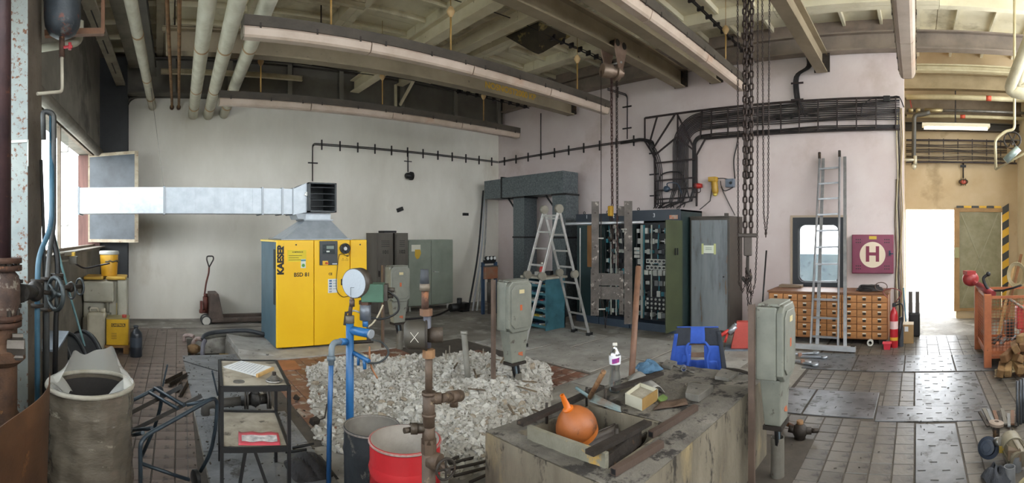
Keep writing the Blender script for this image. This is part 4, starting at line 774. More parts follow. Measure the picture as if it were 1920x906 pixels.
# ---- hand truck lying: blue-grey tube frame
T = thing('hand_truck', 'blue-grey tubular hand truck frame lying tipped by the barrel', 'hand truck', PZ(300, 860, 0)); HT = M('#333f48', '#232b32', .45, .3, scale=6, bump=.1, spot='#6e6a62', st=.66, ss=12)
def q(x, y, z): return PZ(x, y, z)
def qr(x, y, r): return PR(x, y, r)
def tubep(name, pts, r=.014, m=HT, rad=.08): b = MB(T); b.tube(rnd(pts, rad, 5), r, 8); return mk(name, b, m, T)
tubep('side_tube', [(*qr(264, 830, 3.0).xy, .02), qr(263, 830, 3.0), qr(278, 814, 3.05), qr(408, 741, 3.35), qr(406, 790, 3.35), qr(396, 848, 3.4), qr(376, 884, 3.45)])
tubep('side_tube', [qr(235, 758, 3.6), qr(305, 722, 3.75), qr(302, 760, 3.75), qr(290, 802, 3.8), (*qr(266, 857, 3.8).xy, .05)], .014)
for P_ in (((278, 735, 3.7), (333, 766, 3.35)), ((290, 728, 3.7), (345, 760, 3.35)), ((240, 818, 3.6), (268, 812, 3.1)), ((240, 808, 3.65), (285, 803, 3.2)), ((350, 760, 3.4), (392, 750, 3.42)), ((262, 868, 3.3), (355, 900, 3.35))): tubep('cross_tube', [qr(*P_[0]), qr(*P_[1])], .013)
for P_ in (((238, 778, 3.7), (342, 724, 3.55)), ((238, 812, 3.65), (378, 742, 3.5))): b = MB(T); b.bar(qr(*P_[0]), qr(*P_[1]), .008, .03); mk('flat_bar', b, M('#3f4245', '#57514a', .5, .4), T)
for P_ in (((314, 684, 3.75), (305, 724, 3.75)), ((398, 697, 3.3), (408, 740, 3.35))): b = MB(T); b.bar(qr(*P_[0]), qr(*P_[1]), .03, .012, (1, 0, 0)); mk('hook_plate', b, HT, T)
b = MB(T); b.bar(qr(350, 774, 3.2), qr(353, 896, 3.3), .008, .003, (1, 0, 0)); mk('strap', b, M('#4a4c4d'), T)
p = qr(367, 897, 3.42); b = MB(T); b.lathe([(.0, -.02), (.05, -.02), (.06, -.012), (.06, .012), (.05, .02), (0, .02)], p, (.9, .3, 0), 20); mk('wheel', b, BLK, T)
# angle-iron offcuts on the plate
for k, (a, e, lab) in enumerate((((310, 716), (342, 700), 'upper dark angle iron offcut on the floor plate'), ((318, 722), (351, 702), 'longest dark angle iron offcut on the floor plate'), ((332, 733), (340, 715), 'short upright angle iron offcut'), ((338, 742), (352, 717), 'lowest dark angle iron offcut near the hand truck'))):
    A, E_ = PZ(*a, .035), PZ(*e, .035); b = MB(); d = (E_ - A); b.bar(A, E_, .006, .05); b.bar(A - V((0, -.022, .024)), E_ - V((0, -.022, .024)), .045, .006); solo('angle_iron', b, IRON, lab, 'steel offcut', group='angle iron offcuts')
# ---- small steel table
T = thing('steel_table', 'black framed two-shelf work table with scratched pale tops', 'table', (.68, 3.4, 0)); tc = [V((.427, 3.11, 0)), V((.858, 3.04, 0)), V((.929, 3.67, 0)), V((.5, 3.77, 0))]
TT = M('#b3aa9a', '#877d6c', .5, .2, scale=6, bump=.1, spot='#5a5247', st=.62, ss=8)
def slab(P, z0, z1, name, m): b = MB(T); b.hexa([p + V((0, 0, z0)) for p in P] + [p + V((0, 0, z1)) for p in P]); return mk(name, b, m, T)
slab(tc, .785, .8, 'top', TT); slab([p.lerp(V((.68, 3.4, 0)), .04) for p in tc], .385, .40, 'shelf', TT)
for zz in (.79, .395):
    for k in range(4): b = MB(T); b.bar(tc[k] + V((0, 0, zz)), tc[(k + 1) % 4] + V((0, 0, zz)), .022, .034); mk('rim_bar', b, BLK, T)
for k in range(4): b = MB(T); b.bar(tc[k] + V((0, 0, 0)), tc[k] + V((0, 0, .8)), .022, .022, (1, 0, 0)); mk('leg', b, BLK, T)
m_ = (tc[0] + tc[1]) / 2
for k, s in ((0, -.06), (1, .06)): b = MB(T); b.bar(tc[0].lerp(tc[1], .42 + s * 1.2) + V((0, .0, .38)), tc[0].lerp(tc[1], .5 + s * 5) + V((0, 0, .0)), .02, .02, (1, 0, 0)); mk('brace', b, BLK, T)
b = MB(); a, e, f_, g_ = PZ(418, 689, .8), PZ(452, 678, .8), PZ(512, 690, .8), PZ(482, 707, .8)
b.hexa([p + V((0, 0, .001)) for p in (a, g_, f_, e)] + [p + V((0, 0, .006)) for p in (a, g_, f_, e)]); T = solo('paper_sheets', b, M('#d5d5d2', '#b9bcc0', .7, scale=30, bump=0, stretch=(1, 6, 1)), 'printed white paper sheets on the table top', 'paper')
b = MB()
for k in range(9): t = .1 + k * .09; b.bar(a.lerp(g_, t) + V((.02, .0, .0065)), e.lerp(f_, t) + V((-.02, 0, .0065)), .004, .001)
mk('printed_line', b, M('#8a8d92', rough=.8), T)
b = MB(); b.bar(PZ(482, 705, .812), PZ(512, 691, .812), .018, .022); solo('wooden_stick', b, M('#c2a06a', '#a88452', .6), 'short light wooden stick on the table papers', 'stick')
p = PZ(514, 715, .801); T = thing('pump_flange', 'grey steel flange with a stepped hub and bolt on the table corner', 'flange', p); b = MB(T); b.lathe([(0, 0), (.055, 0), (.058, .006), (.055, .012), (.034, .014), (.034, .028), (.022, .03), (.022, .042), (0, .042)], p, n=24); mk('disc', b, STEEL, T); b = MB(T); b.cyl(p + V((0, 0, .041)), p + V((0, 0, .062)), .014, n=6); mk('hex_bolt', b, IRON, T)
for k in range(4): t = k * pi / 2 + .5; b = MB(T); b.cyl(p + V((.046 * cos(t), .046 * sin(t), .011)), p + V((.046 * cos(t), .046 * sin(t), .014)), .006, n=8); mk('bolt_hole', b, BLK, T)
p = PZ(448, 716, .8005); b = MB(); b.lathe([(.04, 0), (.04, .003), (.035, .003), (.035, .001), (0, .001)], p, n=24); b.box(p + V((-.008, -.002, .001)), p + V((.008, .002, .003))); solo('disc_washer', b, STEEL, 'thin round washer lying flat on the table top', 'washer')
b = MB(); P_ = [PZ(447, 836, .402), PZ(526, 836, .402), PZ(522, 812, .402), PZ(447, 811, .402)]
b.grid(lambda u, v_: P_[0].lerp(P_[1], u).lerp(P_[3].lerp(P_[2], u), v_) + V((0, 0, .004 + .004 * sin(u * 14) * sin(v_ * 5))), 14, 6); T = solo('magazine', b, M('#c7505a', '#b3404c', .5, scale=3, bump=.05), 'red and white crumpled leaflet on the lower table shelf', 'leaflet', solid=.003)
b = MB(); b.grid(lambda u, v_: P_[0].lerp(P_[1], .08 + .86 * u).lerp(P_[3].lerp(P_[2], .08 + .86 * u), .22 + .5 * v_) + V((0, 0, .0085 + .004 * sin((.08 + .86 * u) * 14) * sin((.22 + .5 * v_) * 5))), 14, 6); mk('printed_panel', b, M('#d8d3d0', '#8f8c8c', .5, scale=25, bump=0), T)
# valve with pipe on the floor behind the table
p0, p1 = PZ(385, 770, .05), PZ(452, 752, .12); T = thing('floor_valve', 'flanged cast valve on a floor pipe behind the table', 'valve', (p1.x, p1.y, 0)); c = PZ(478, 748, .14)
b = MB(T); b.tube(rnd([(p0.x, p0.y, -.02), p0 + V((0, 0, .06)), p1], .07, 5), .045, 12); mk('pipe_run', b, M('#4f4c48', '#3a3734', .6), T)
ax = (c - p1).normalized(); ax.z = 0
b = MB(T); b.cyl(p1, c + ax * .12, .05, n=14); b.sph(c, .075, 14); b.cyl(c, c + V((0, 0, .12)), .045, n=12); mk('valve_body', b, M('#2d2d2d', '#3f3b37', .5, .4, bump=.3), T)
for t in (-.11, -.085, .12, .145): b = MB(T); b.cyl(c + ax * t, c + ax * (t + .02), .1, n=18); mk('flange', b, M('#35322f', '#4a443e', .5, .4), T)
for k in range(4): b = MB(T); q_ = c + V((.04 * cos(k * 1.57), .04 * sin(k * 1.57), .1)); b.cyl(q_, q_ + V((0, 0, .05)), .009, n=6); mk('bonnet_bolt', b, IRON, T)
# ---- pallet jack
p = PZ(387, 612, 0); T = thing('pallet_jack', 'brown hand pallet truck parked along the back wall', 'pallet truck', (p.x, p.y, 0)); PJ = M('#5f5149', '#473c36', .6, .2, scale=5, bump=.1, spot='#7b6a5c', st=.64); PR_ = M('#6a3a30', '#4d2a24', .6, .2)
for dy in (0, .42): b = MB(T); b.box((p.x + .1, p.y + dy, .06), (p.x + 1.35, p.y + dy + .16, .14)); mk('fork', b, PJ, T, bevel=.02)
b = MB(T); b.prism([(.05, .07), (.36, .07), (.24, .62), (.08, .62)], .5, (p.x, p.y + .53, 0), (1, 0, 0), (0, 0, 1)); mk('mast', b, PJ, T, bevel=.01)
b = MB(T); b.cyl((p.x + .01, p.y + .25, .22), (p.x + .01, p.y + .25, .54), .055, n=14); b.cyl((p.x + .01, p.y + .25, .54), (p.x + .01, p.y + .25, .60), .04, n=12); b.cbox((p.x - .08, p.y + .2, .34), (.05, .06, .24)); b.cyl((p.x - .12, p.y + .2, .26), (p.x, p.y + .2, .26), .035, n=10); mk('pump_unit', b, PR_, T)
hp = [V((p.x - .01, p.y + .25, .58)), V((p.x + .02, p.y + .25, .8)), V((p.x + .07, p.y + .25, 1.0)), V((p.x + .08, p.y + .25, 1.12))]
b = MB(T); b.tube(spl(hp, 4), .018, 8); mk('handle_bar', b, PR_, T)
b = MB(T); t0 = hp[-1]; b.tube(rnd([t0, t0 + V((.09, 0, .16)), t0 + V((.08, 0, .22)), t0 + V((-.04, 0, .22)), t0 + V((-.05, 0, .16)), t0], .05, 4), .014, 8, True); mk('handle_loop', b, M('#3a3330'), T)
for dy in (.13, .33): b = MB(T); b.lathe([(0, -.025), (.05, -.025), (.085, -.03), (.1, -.025), (.1, .025), (.085, .03), (.05, .025), (0, .025)], (p.x + .0, p.y + dy - .1, .1), (0, -1, 0), 22); o = mk('wheel', b, BLK, T); b = MB(T); b.lathe([(0, .034), (.075, .034), (.08, .026)], (p.x, p.y + dy - .1, .1), (0, -1, 0), 20); mk('wheel_disc', b, M('#b9b6ae', rough=.5), o)
# ---- pit pipes and hose to the compressor
T = thing('pit_pipes', 'pinkish pipe elbows and taps rising in the floor pit', 'pipes', (.6, 7.5, -.56)); PKP = M('#9b8a86', '#7d6a64', .6, scale=6, spot='#6b5038', st=.62)
for k, pts in enumerate((((.47, 8.0, -.5), (.47, 8.0, .10), (.56, 7.95, .12), (.62, 7.9, .10)), ((.60, 7.75, -.5), (.60, 7.75, .05), (.66, 7.7, .12), (.74, 7.7, .1)), ((.72, 7.45, -.5), (.72, 7.45, -.05), (.74, 7.55, .06), (.78, 7.62, .1)), ((1.0, 7.3, -.5), (1.0, 7.3, -.12), (1.06, 7.3, -.1)))):
    b = MB(T); b.tube(rnd(pts, .05), .035, 10); mk('elbow_pipe', b, PKP if k != 2 else M('#5d5b63', rough=.5), T)
b = MB(T); b.cyl((1.0, 7.3, -.1), (1.0, 7.3, -.05), .04, n=10); b.bar((.96, 7.28, -.04), (1.1, 7.26, -.04), .02, .02); mk('tap', b, M('#8a7348', metal=.4), T)
b = MB(T); b.sph((.6, 7.7, -.05), .1, 10, (1.2, 1, .8)); mk('rag_wrap', b, M('#7d6243', '#5e4830', .9, bump=.5), T)
b = MB(); b.tube(spl([(.74, 7.66, .10), (.80, 7.75, .16), (1.0, 7.9, .17), (1.5, 8.0, .16), (1.82, 7.9, .1)], 6), .035, 10); solo('hose', b, M('#3a3d42', '#2b2e32', .5), 'thick dark hose from the pit pipes to the compressor', 'hose')
b = MB(); b.tube(spl([(.75, 7.98, .05), (1.1, 8.15, .06), (1.6, 8.12, .06), (1.85, 8.0, .06)], 6), .03, 10); solo('hose', b, M('#6b6860', '#55524b', .6), 'pale grey hose lying behind the dark one at the pit', 'hose')
# litter on plates
random.seed(3)
T = thing('floor_debris', 'scattered dark grit and splinters on the floor plates', 'debris', (1.0, 4.5, 0)); T['kind'] = 'stuff'; b = MB(T)
for k in range(260):
    x, y = random.uniform(.2, 1.5), random.uniform(3.0, 7.0); s = random.uniform(.005, .014); b.cbox((x, y, .012 + s * .3), (s * random.uniform(.6, 2.5), s, s * .6), random.uniform(0, 3), random.uniform(-.4, .4))
for k in range(120):
    x, y = random.uniform(3.5, 8), random.uniform(-1.1, 5); s = random.uniform(.004, .011); b.cbox((x, y, .012 + s * .3), (s * random.uniform(.6, 2.5), s, s * .6), random.uniform(0, 3))
tag(mk('grit', b, M('#35312d', '#4d473f', .9), T), kind='stuff')
b = MB(); b.tube([PZ(344, 677, .016), PZ(408, 696, .016)], .006, 5); solo('wire_rod', b, BLK, 'thin black rod lying on the floor plate beside the pit', 'rod')
# ================================================================ MIDDLE
# ---- compressor
T = thing('screw_compressor', 'yellow and blue-grey cabinet screw compressor under the silver duct', 'compressor', (2.55, 7.6, .025))
X0, X1, Y0, Y1, Z0, Z1 = 1.80, 3.31, 7.10, 8.13, .05, 1.69
BG = M('#4c6470', '#3f5560', .4, bump=.02); YE = M('#f3c31d', '#ecb816', .35, scale=1.5, bump=.02)
b = MB(T); b.box((X0, Y0 + .05, Z0), (X1, Y1, Z1 - .02)); mk('casing', b, BG, T, bevel=.012)
xs = [X0 + .005, 2.409, 3.015, X1]
for k in range(3): b = MB(T); b.box((xs[k] + .004, Y0, Z0 + .005), (xs[k + 1] - .004, Y0 + .05, Z1)); mk('front_panel', b, YE, T, bevel=.01)
b = MB(T); b.box((X0 - .02, Y0 + .03, Z1 - .03), (X1 + .01, Y1, Z1 + .0)); mk('top_edge', b, M('#e3c568', rough=.4), T, bevel=.008)
b = MB(T); b.box((X0 - .003, Y0 + .052, .7), (X0 + .004, Y0 + .16, 1.55)); mk('grille', b, M('#1d2326'), T)
for k in range(14): b = MB(T); b.box((X0 - .006, Y0 + .055, .95 + k * .022), (X0 - .001, Y0 + .155, .962 + k * .022)); mk('grille_slat', b, M('#3f525c'), T)
for x in (X0 + .2, X1 - .2):
    for y in (Y0 + .15, Y1 - .15): b = MB(T); b.box((x - .08, y - .06, .025), (x + .08, y + .06, .06)); mk('foot', b, BLK, T)
yf = Y0 - .002
def fz(y, X=2.5): return H0 - (y - YH) / F * sqrt(X * X + Y0 * Y0)
def fx(x): return Y0 * tan(az(x))
text(T, 'maker_lettering', 'KAESER', .135, (fx(526.5), yf, fz(487, 1.9)), (0, 0, 1), (0, -1, 0), BLK, .0075)
text(T, 'model_lettering', 'BSD 81', .085, (fx(566), yf, fz(515.5, 2.2)), (1, 0, 0), (0, -1, 0), BLK, .0014)
def plate(name, x0, y0, x1, y1, m, d=.006, X=2.5): b = MB(T); b.box((fx(x0), yf - d, fz(y1, X)), (fx(x1), yf + .002, fz(y0, X))); return mk(name, b, m, T)
o = plate('control_panel', 599, 452, 632, 497, M('#3d4246', '#34383c', .4), .02, 2.65)
plate('display', 604, 458, 627, 476, M('#1e2a2e', rough=.2), .024, 2.65); plate('display_screen', 611, 461, 625, 467, M('#7d8c84', rough=.2), .026, 2.65)
plate('display_readout', 611, 470, 617, 473, M('#c8cfc8', rough=.3), .026, 2.65); plate('switch_plate', 604, 489, 614, 497, M('#e2b127', rough=.4), .024, 2.65); plate('panel_badge', 622, 494, 631, 496, M('#c9cdd0'), .024, 2.65)
p = V((fx(610), yf - .03, fz(493, 2.65))); b = MB(T); b.cyl(p, p + V((0, -.03, 0)), .014, n=10); b.bar(p + V((.0, -.03, .0)), p + V((.03, -.035, -.006)), .014, .014); mk('switch_knob', b, M('#b8342a', rough=.4), T)
p = V((fx(646), yf, fz(466, 2.95))); b = MB(T); b.cyl(p, p + V((0, -.03, 0)), .082, n=28); mk('fan_housing', b, BLK, T)
b = MB(T); b.torus(p + V((0, -.032, 0)), .078, .007, (0, 1, 0), 28, 6); mk('fan_ring', b, M('#3b3b3b', rough=.4), T); b = MB(T); b.cyl(p + V((0, -.03, 0)), p + V((0, -.04, 0)), .03, n=18); mk('fan_hub', b, M('#c4c6c8'), T)
for k in range(7): t = k * 2 * pi / 7; b = MB(T); b.bar(p + V((.03 * cos(t), -.034, .03 * sin(t))), p + V((.072 * cos(t + .4), -.034, .072 * sin(t + .4))), .004, .026, (0, 1, 0)); mk('fan_blade', b, M('#2b2b2d', rough=.4), T)
b = MB(T); b.tube(spl([p + V((.07, -.02, -.04)), p + V((.05, -.03, -.12)), p + V((-.09, -.03, -.09)), (fx(632), yf - .02, fz(500, 2.8)), (fx(630), yf - .02, fz(540, 2.8)), (fx(640), yf - .02, fz(556, 2.8)), (fx(652), yf - .02, fz(556, 2.9))], 6), .005, 5); mk('loose_cable', b, CABLE, T)
o = plate('rating_sticker', 539, 469, 574, 491, M('#d9c020', '#e3cb2c', .5), .003, 2.05)
text(T, 'sticker_word', 'KOMPRESSOR', .028, (fx(558), yf - .004, fz(473, 2.1)), (1, 0, 0), (0, -1, 0), BLK, .0004)
for k in range(3): b = MB(T); b.box((fx(541), yf - .0045, fz(479 + k * 4, 2.1)), (fx(566 - 6 * (k % 2)), yf - .002, fz(480 + k * 4, 2.1))); mk('sticker_line', b, M('#6b5f1a'), T)
plate('round_sticker', 564, 486, 573, 503, M('#d4d8cc'), .004, 2.15); p = V((fx(568.5), yf - .005, fz(498, 2.15))); b = MB(T); b.cyl(p, p + V((0, -.002, 0)), .026, n=18); mk('green_dot', b, M('#5f9a4a'), T); plate('sticker_head', 564, 487, 573, 490, M('#5a8a92'), .006, 2.15)
o = plate('info_sticker', 615, 523, 632, 549, M('#d9dde0'), .003, 2.75)
for k in range(5): plate('pictogram', 617, 525 + k * 5, 622, 528 + k * 5, M('#4a6f96') if k < 3 else M('#9aa0a6'), .004, 2.75)
for k in range(4): plate('sticker_line', 624, 526 + k * 5, 631, 527 + k * 5, M('#8aa08a') if k else M('#6fa090'), .004, 2.75)
text(T, 'marking', 'CE', .05, (fx(619.5), yf, fz(514, 2.7)), (1, 0, 0), (0, -1, 0), BLK, .0014)
for k, x in enumerate((643, 650)):
    c = V((fx(x), yf - .001, fz(487, 2.9))); b = MB(T); P_ = [c + V((.026 * cos(t), 0, .026 * sin(t))) for t in (pi / 2, pi * 7 / 6, pi * 11 / 6)]; b.tube(P_, .003, 4, True); mk('warning_triangle', b, M('#8a5a14'), T)
for x in (555, 651, 675): p = V((fx(x), yf, fz(459 if x != 651 else 480, 2.3 + (x > 600) * .6))); b = MB(T); b.cyl(p, p + V((0, -.008, 0)), .012, n=10); mk('lock', b, BLK, T)
p = V((fx(643), yf, fz(529, 2.9))); b = MB(T); b.cbox(p, (.07, .02, .1)); mk('black_handle', b, BLK, T, bevel=.008)
# hood, elbow and duct
T = thing('exhaust_duct', 'galvanised exhaust duct rising from the compressor and out the window', 'duct', (2.55, 7.6, 1.69))
hb = [(1.93, 7.2), (3.04, 7.2), (3.04, 8.0), (1.93, 8.0)]; ht = [(2.36, 7.4), (2.80, 7.4), (2.80, 7.8), (2.36, 7.8)]
b = MB(T); b.hexa([(x, y, 1.692) for x, y in hb] + [(x, y, 2.0) for x, y in ht]); mk('hood', b, GALV, T)
b = MB(T); b.box((2.33, 7.38, 2.0), (2.83, 7.82, 2.02)); b.box((1.90, 7.17, 1.692), (3.07, 8.03, 1.71)); mk('hood_flange', b, M('#8b9196', metal=.7, rough=.4), T)
b = MB(T); b.box((2.365, 7.41, 2.02), (2.795, 7.79, 2.16)); mk('neck', b, GALV, T)
LB = M('#4a4e50', '#3a3d3f', .5, .4)
b = MB(T); zl, zh = 2.13, 2.60
b.box((2.37, 7.25, zl), (2.40, 7.82, zh)); b.box((2.81, 7.25, zl), (2.84, 7.82, zh)); b.box((2.37, 7.25, zl), (2.84, 7.82, zl + .02)); b.box((2.37, 7.25, zh - .02), (2.84, 7.82, zh)); b.box((2.37, 7.80, zl), (2.84, 7.82, zh)); mk('louvre_box', b, LB, T)
for k in range(4): b = MB(T); z = zl + .09 + k * .1; b.hexa([(2.40, 7.27, z), (2.81, 7.27, z), (2.81, 7.37, z + .02), (2.40, 7.37, z + .02), (2.40, 7.27, z + .008), (2.81, 7.27, z + .008), (2.81, 7.37, z + .028), (2.40, 7.37, z + .028)]); mk('louvre_blade', b, LB, T)
b = MB(T); b.hexa([(2.16, 7.38, 2.09), (2.37, 7.35, 2.13), (2.37, 7.82, 2.13), (2.16, 7.8, 2.09), (2.16, 7.38, 2.50), (2.37, 7.35, 2.60), (2.37, 7.82, 2.60), (2.16, 7.8, 2.50)]); b.hexa([(2.24, 7.4, 2.02), (2.365, 7.41, 2.02), (2.365, 7.79, 2.02), (2.24, 7.8, 2.02), (2.2, 7.39, 2.1), (2.37, 7.40, 2.12), (2.37, 7.8, 2.12), (2.2, 7.8, 2.1)]); mk('elbow', b, GALV, T)
b = MB(T); b.cbox((2.36, 7.33, 2.42), (.04, .03, .06)); b.bar((2.32, 7.32, 2.40), (2.38, 7.32, 2.46), .012, .012); mk('latch', b, ALU, T)
segs = [-1.23, .13, .13, 1.48, 1.95, 2.16]
for a, c in ((-1.2, .13), (.13, 1.66), (1.66, 1.98), (1.98, 2.16)):
    b = MB(T); b.box((a, 7.4, 2.10), (c - .004, 7.8, 2.50)); mk('duct_section', b, M('#c9cfd3', '#b5bcc2', .3, .6, scale=12, bump=.03) if a < 0 else GALV, T)
for x in (-1.19, .13, 1.66, 1.98, 2.16): b = MB(T); b.box((x - .015, 7.385, 2.085), (x + .015, 7.815, 2.515)); mk('duct_flange', b, M('#8b9196', metal=.7, rough=.4), T)
for k in range(9): b = MB(T); x = .3 + k * .15; b.box((x, 7.396, 2.105), (x + .006, 7.4, 2.495)); mk('duct_crease', b, GALV, T)
b = MB(T); b.tube([(.12, 7.4, 2.52), (-.1, 8.6, 4.5)], .004, 4); mk('hanger_wire', b, M('#8b877c'), T)
# ---- lockers and cabinets at the back
LK = M('#67625b', '#524d47', .5, .2, scale=3, bump=.05, stretch=(1, 1, .3), spot='#6a5f54', st=.66)
def locker(x0, x1, label, word, vents=True):
    T = thing('steel_locker', label, 'locker', ((x0 + x1) / 2, 9.4, 0), group='dark lockers at the back wall'); b = MB(T); b.box((x0, 9.42, .04), (x1, 9.95, 1.8)); mk('body', b, LK, T)
    b = MB(T); b.box((x0 + .02, 9.395, .1), (x1 - .02, 9.42, 1.76)); o = mk('door', b, LK, T, bevel=.005)
    for k in range(4): b = MB(T); b.box((x0 + .1, 9.39, 1.5 + k * .04), (x1 - .1, 9.397, 1.51 + k * .04)); mk('vent_slot', b, BLK, o)
    text(T, 'number', word, .11, ((x0 + x1) / 2, 9.391, 1.38), (1, 0, 0), (0, -1, 0), M('#1f1d1b'), .002)
    b = MB(T); b.box((x0 + .03, 9.37, .85), (x0 + .06, 9.395, .98)); mk('handle', b, IRON, o)
    for x in (x0 + .05, x1 - .05): b = MB(T); b.box((x - .03, 9.45, 0), (x + .03, 9.9, .04)); mk('foot', b, BLK, T)
locker(4.62, 5.02, 'dark steel locker standing next to the compressor', '101'); locker(5.07, 5.40, 'narrow dark locker beside the pale two-door cabinet', '102')
b = MB(); b.box((4.85, 9.5, 1.802), (5.15, 9.8, 1.85)); solo('flat_box', b, BLK, 'flat black box on top of the dark lockers', 'box')
T = thing('two_door_cabinet', 'pale grey-green two-door steel cabinet against the back wall', 'cabinet', (6.05, 9.5, 0)); CG = M('#8d9487', '#7a8176', .45, scale=2, bump=.03)
b = MB(T); b.box((5.46, 9.53, .12), (6.70, 9.95, 1.64)); mk('body', b, CG, T, bevel=.006)
for a, c in ((5.47, 6.075), (6.085, 6.69)): b = MB(T); b.box((a, 9.505, .14), (c, 9.53, 1.62)); o = mk('door', b, CG, T, bevel=.005)
b = MB(T); b.cyl((6.15, 9.505, .9), (6.15, 9.47, .9), .02, n=10); b.bar((6.13, 9.47, .9), (6.27, 9.47, .885), .02, .02); mk('handle', b, ALU, o)
for x in (5.55, 6.6): b = MB(T); b.cyl((x, 9.6, 0), (x, 9.6, .12), .03, .02, n=8); mk('foot', b, M('#b5b5ad'), T)
b = MB(T); b.box((5.54, 9.5, 1.38), (5.78, 9.504, 1.53)); mk('paper_note', b, M('#d9d6c6'), T); b = MB(T); b.prism([(-.07, .12), (.07, .12), (.09, .03), (.04, -.08), (-.02, -.1), (-.07, -.03)], .003, (5.70, 9.5, 1.30), (1, 0, 0), (0, 0, 1)); mk('yellow_stain', b, M('#c9a437'), T)
# profile rods leaning in the corner
for k, (xb_, xt_, yt_, m, lab) in enumerate(((878, 906, 358, DGREY, 'dark steel profile, leftmost of the leaning rods'), (886, 909, 360, M('#b9bcc0', metal=.4, rough=.4), 'pale plastic profile in the middle of the leaning rods'), (894, 913, 362, ALU, 'pale profile, nearest the corner of the leaning rods'))):
    a = PZ(xb_, 583, 0); c = PY(xt_, yt_, 9.93); b = MB(); b.tube(spl([a, a.lerp(c, .5) + V((.05, -.02, -.1)), c], 5), .024, 6); solo('profile_rod', b, m, lab, 'rod', group='rods leaning in the corner')
# regulator stand
p = PZ(916, 588, 0); T = thing('regulator_stand', 'blue regulator stand with three small gauges near the corner', 'stand', (p.x, p.y, 0)); 
for dx, dy in ((-.16, 0), (.16, -.05)): b = MB(T); b.box((p.x + dx - .03, p.y + dy - .03, 0), (p.x + dx + .03, p.y + dy + .03, 1.15)); mk('post', b, M('#2e4560', '#22354a', .5), T)
b = MB(T); b.box((p.x - .17, p.y - .1, .78), (p.x + .19, p.y + .05, 1.05)); mk('control_box', b, M('#7d6a5a', '#8a4a28', .6, scale=3), T, bevel=.01)
b = MB(T); b.box((p.x - .18, p.y - .12, 1.05), (p.x + .18, p.y + .06, 1.07)); b.box((p.x - .03, p.y - .05, 0), (p.x + .03, p.y, .78)); b.cyl((p.x, p.y - .02, .25), (p.x, p.y - .02, .7), .05, n=10); mk('column', b, M('#3f3b38', '#57524c', .6), T)
for k in (-1, 0, 1): c = V((p.x + k * .1, p.y - .1, 1.24)); b = MB(T); b.cyl(c, c + V((0, .06, 0)), .048, n=14); o = mk('gauge', b, BLK, T); b = MB(T); b.cyl(c + V((0, -.004, 0)), c, .036, n=14); mk('dial', b, M('#cfd2d0'), o)
b = MB(T); b.box((p.x - .17, p.y - .06, 1.12), (p.x + .17, p.y - .02, 1.2)); mk('manifold', b, BLK, T)
b = MB(); random.seed(5)
p = PZ(858, 586, 0); T = thing('scrap_pump', 'small black pump unit on the floor beside the leaning rods', 'pump', (p.x, p.y, 0)); b = MB(T); b.cyl(p + V((-.2, 0, .12)), p + V((.15, 0, .12)), .09, n=12); b.cbox(p + V((.2, .05, .1)), (.2, .2, .2)); b.cyl(p + V((.05, 0, .15)), p + V((.05, 0, .32)), .06, n=10); mk('pump_body', b, BLK, T); b = MB(T); b.tube(spl([p + V((-.2, 0, .1)), p + V((-.6, -.1, .02)), p + V((-1.1, -.25, .02)), p + V((-1.5, -.2, .02))], 5), .02, 6); mk('lead', b, CABLE, T)
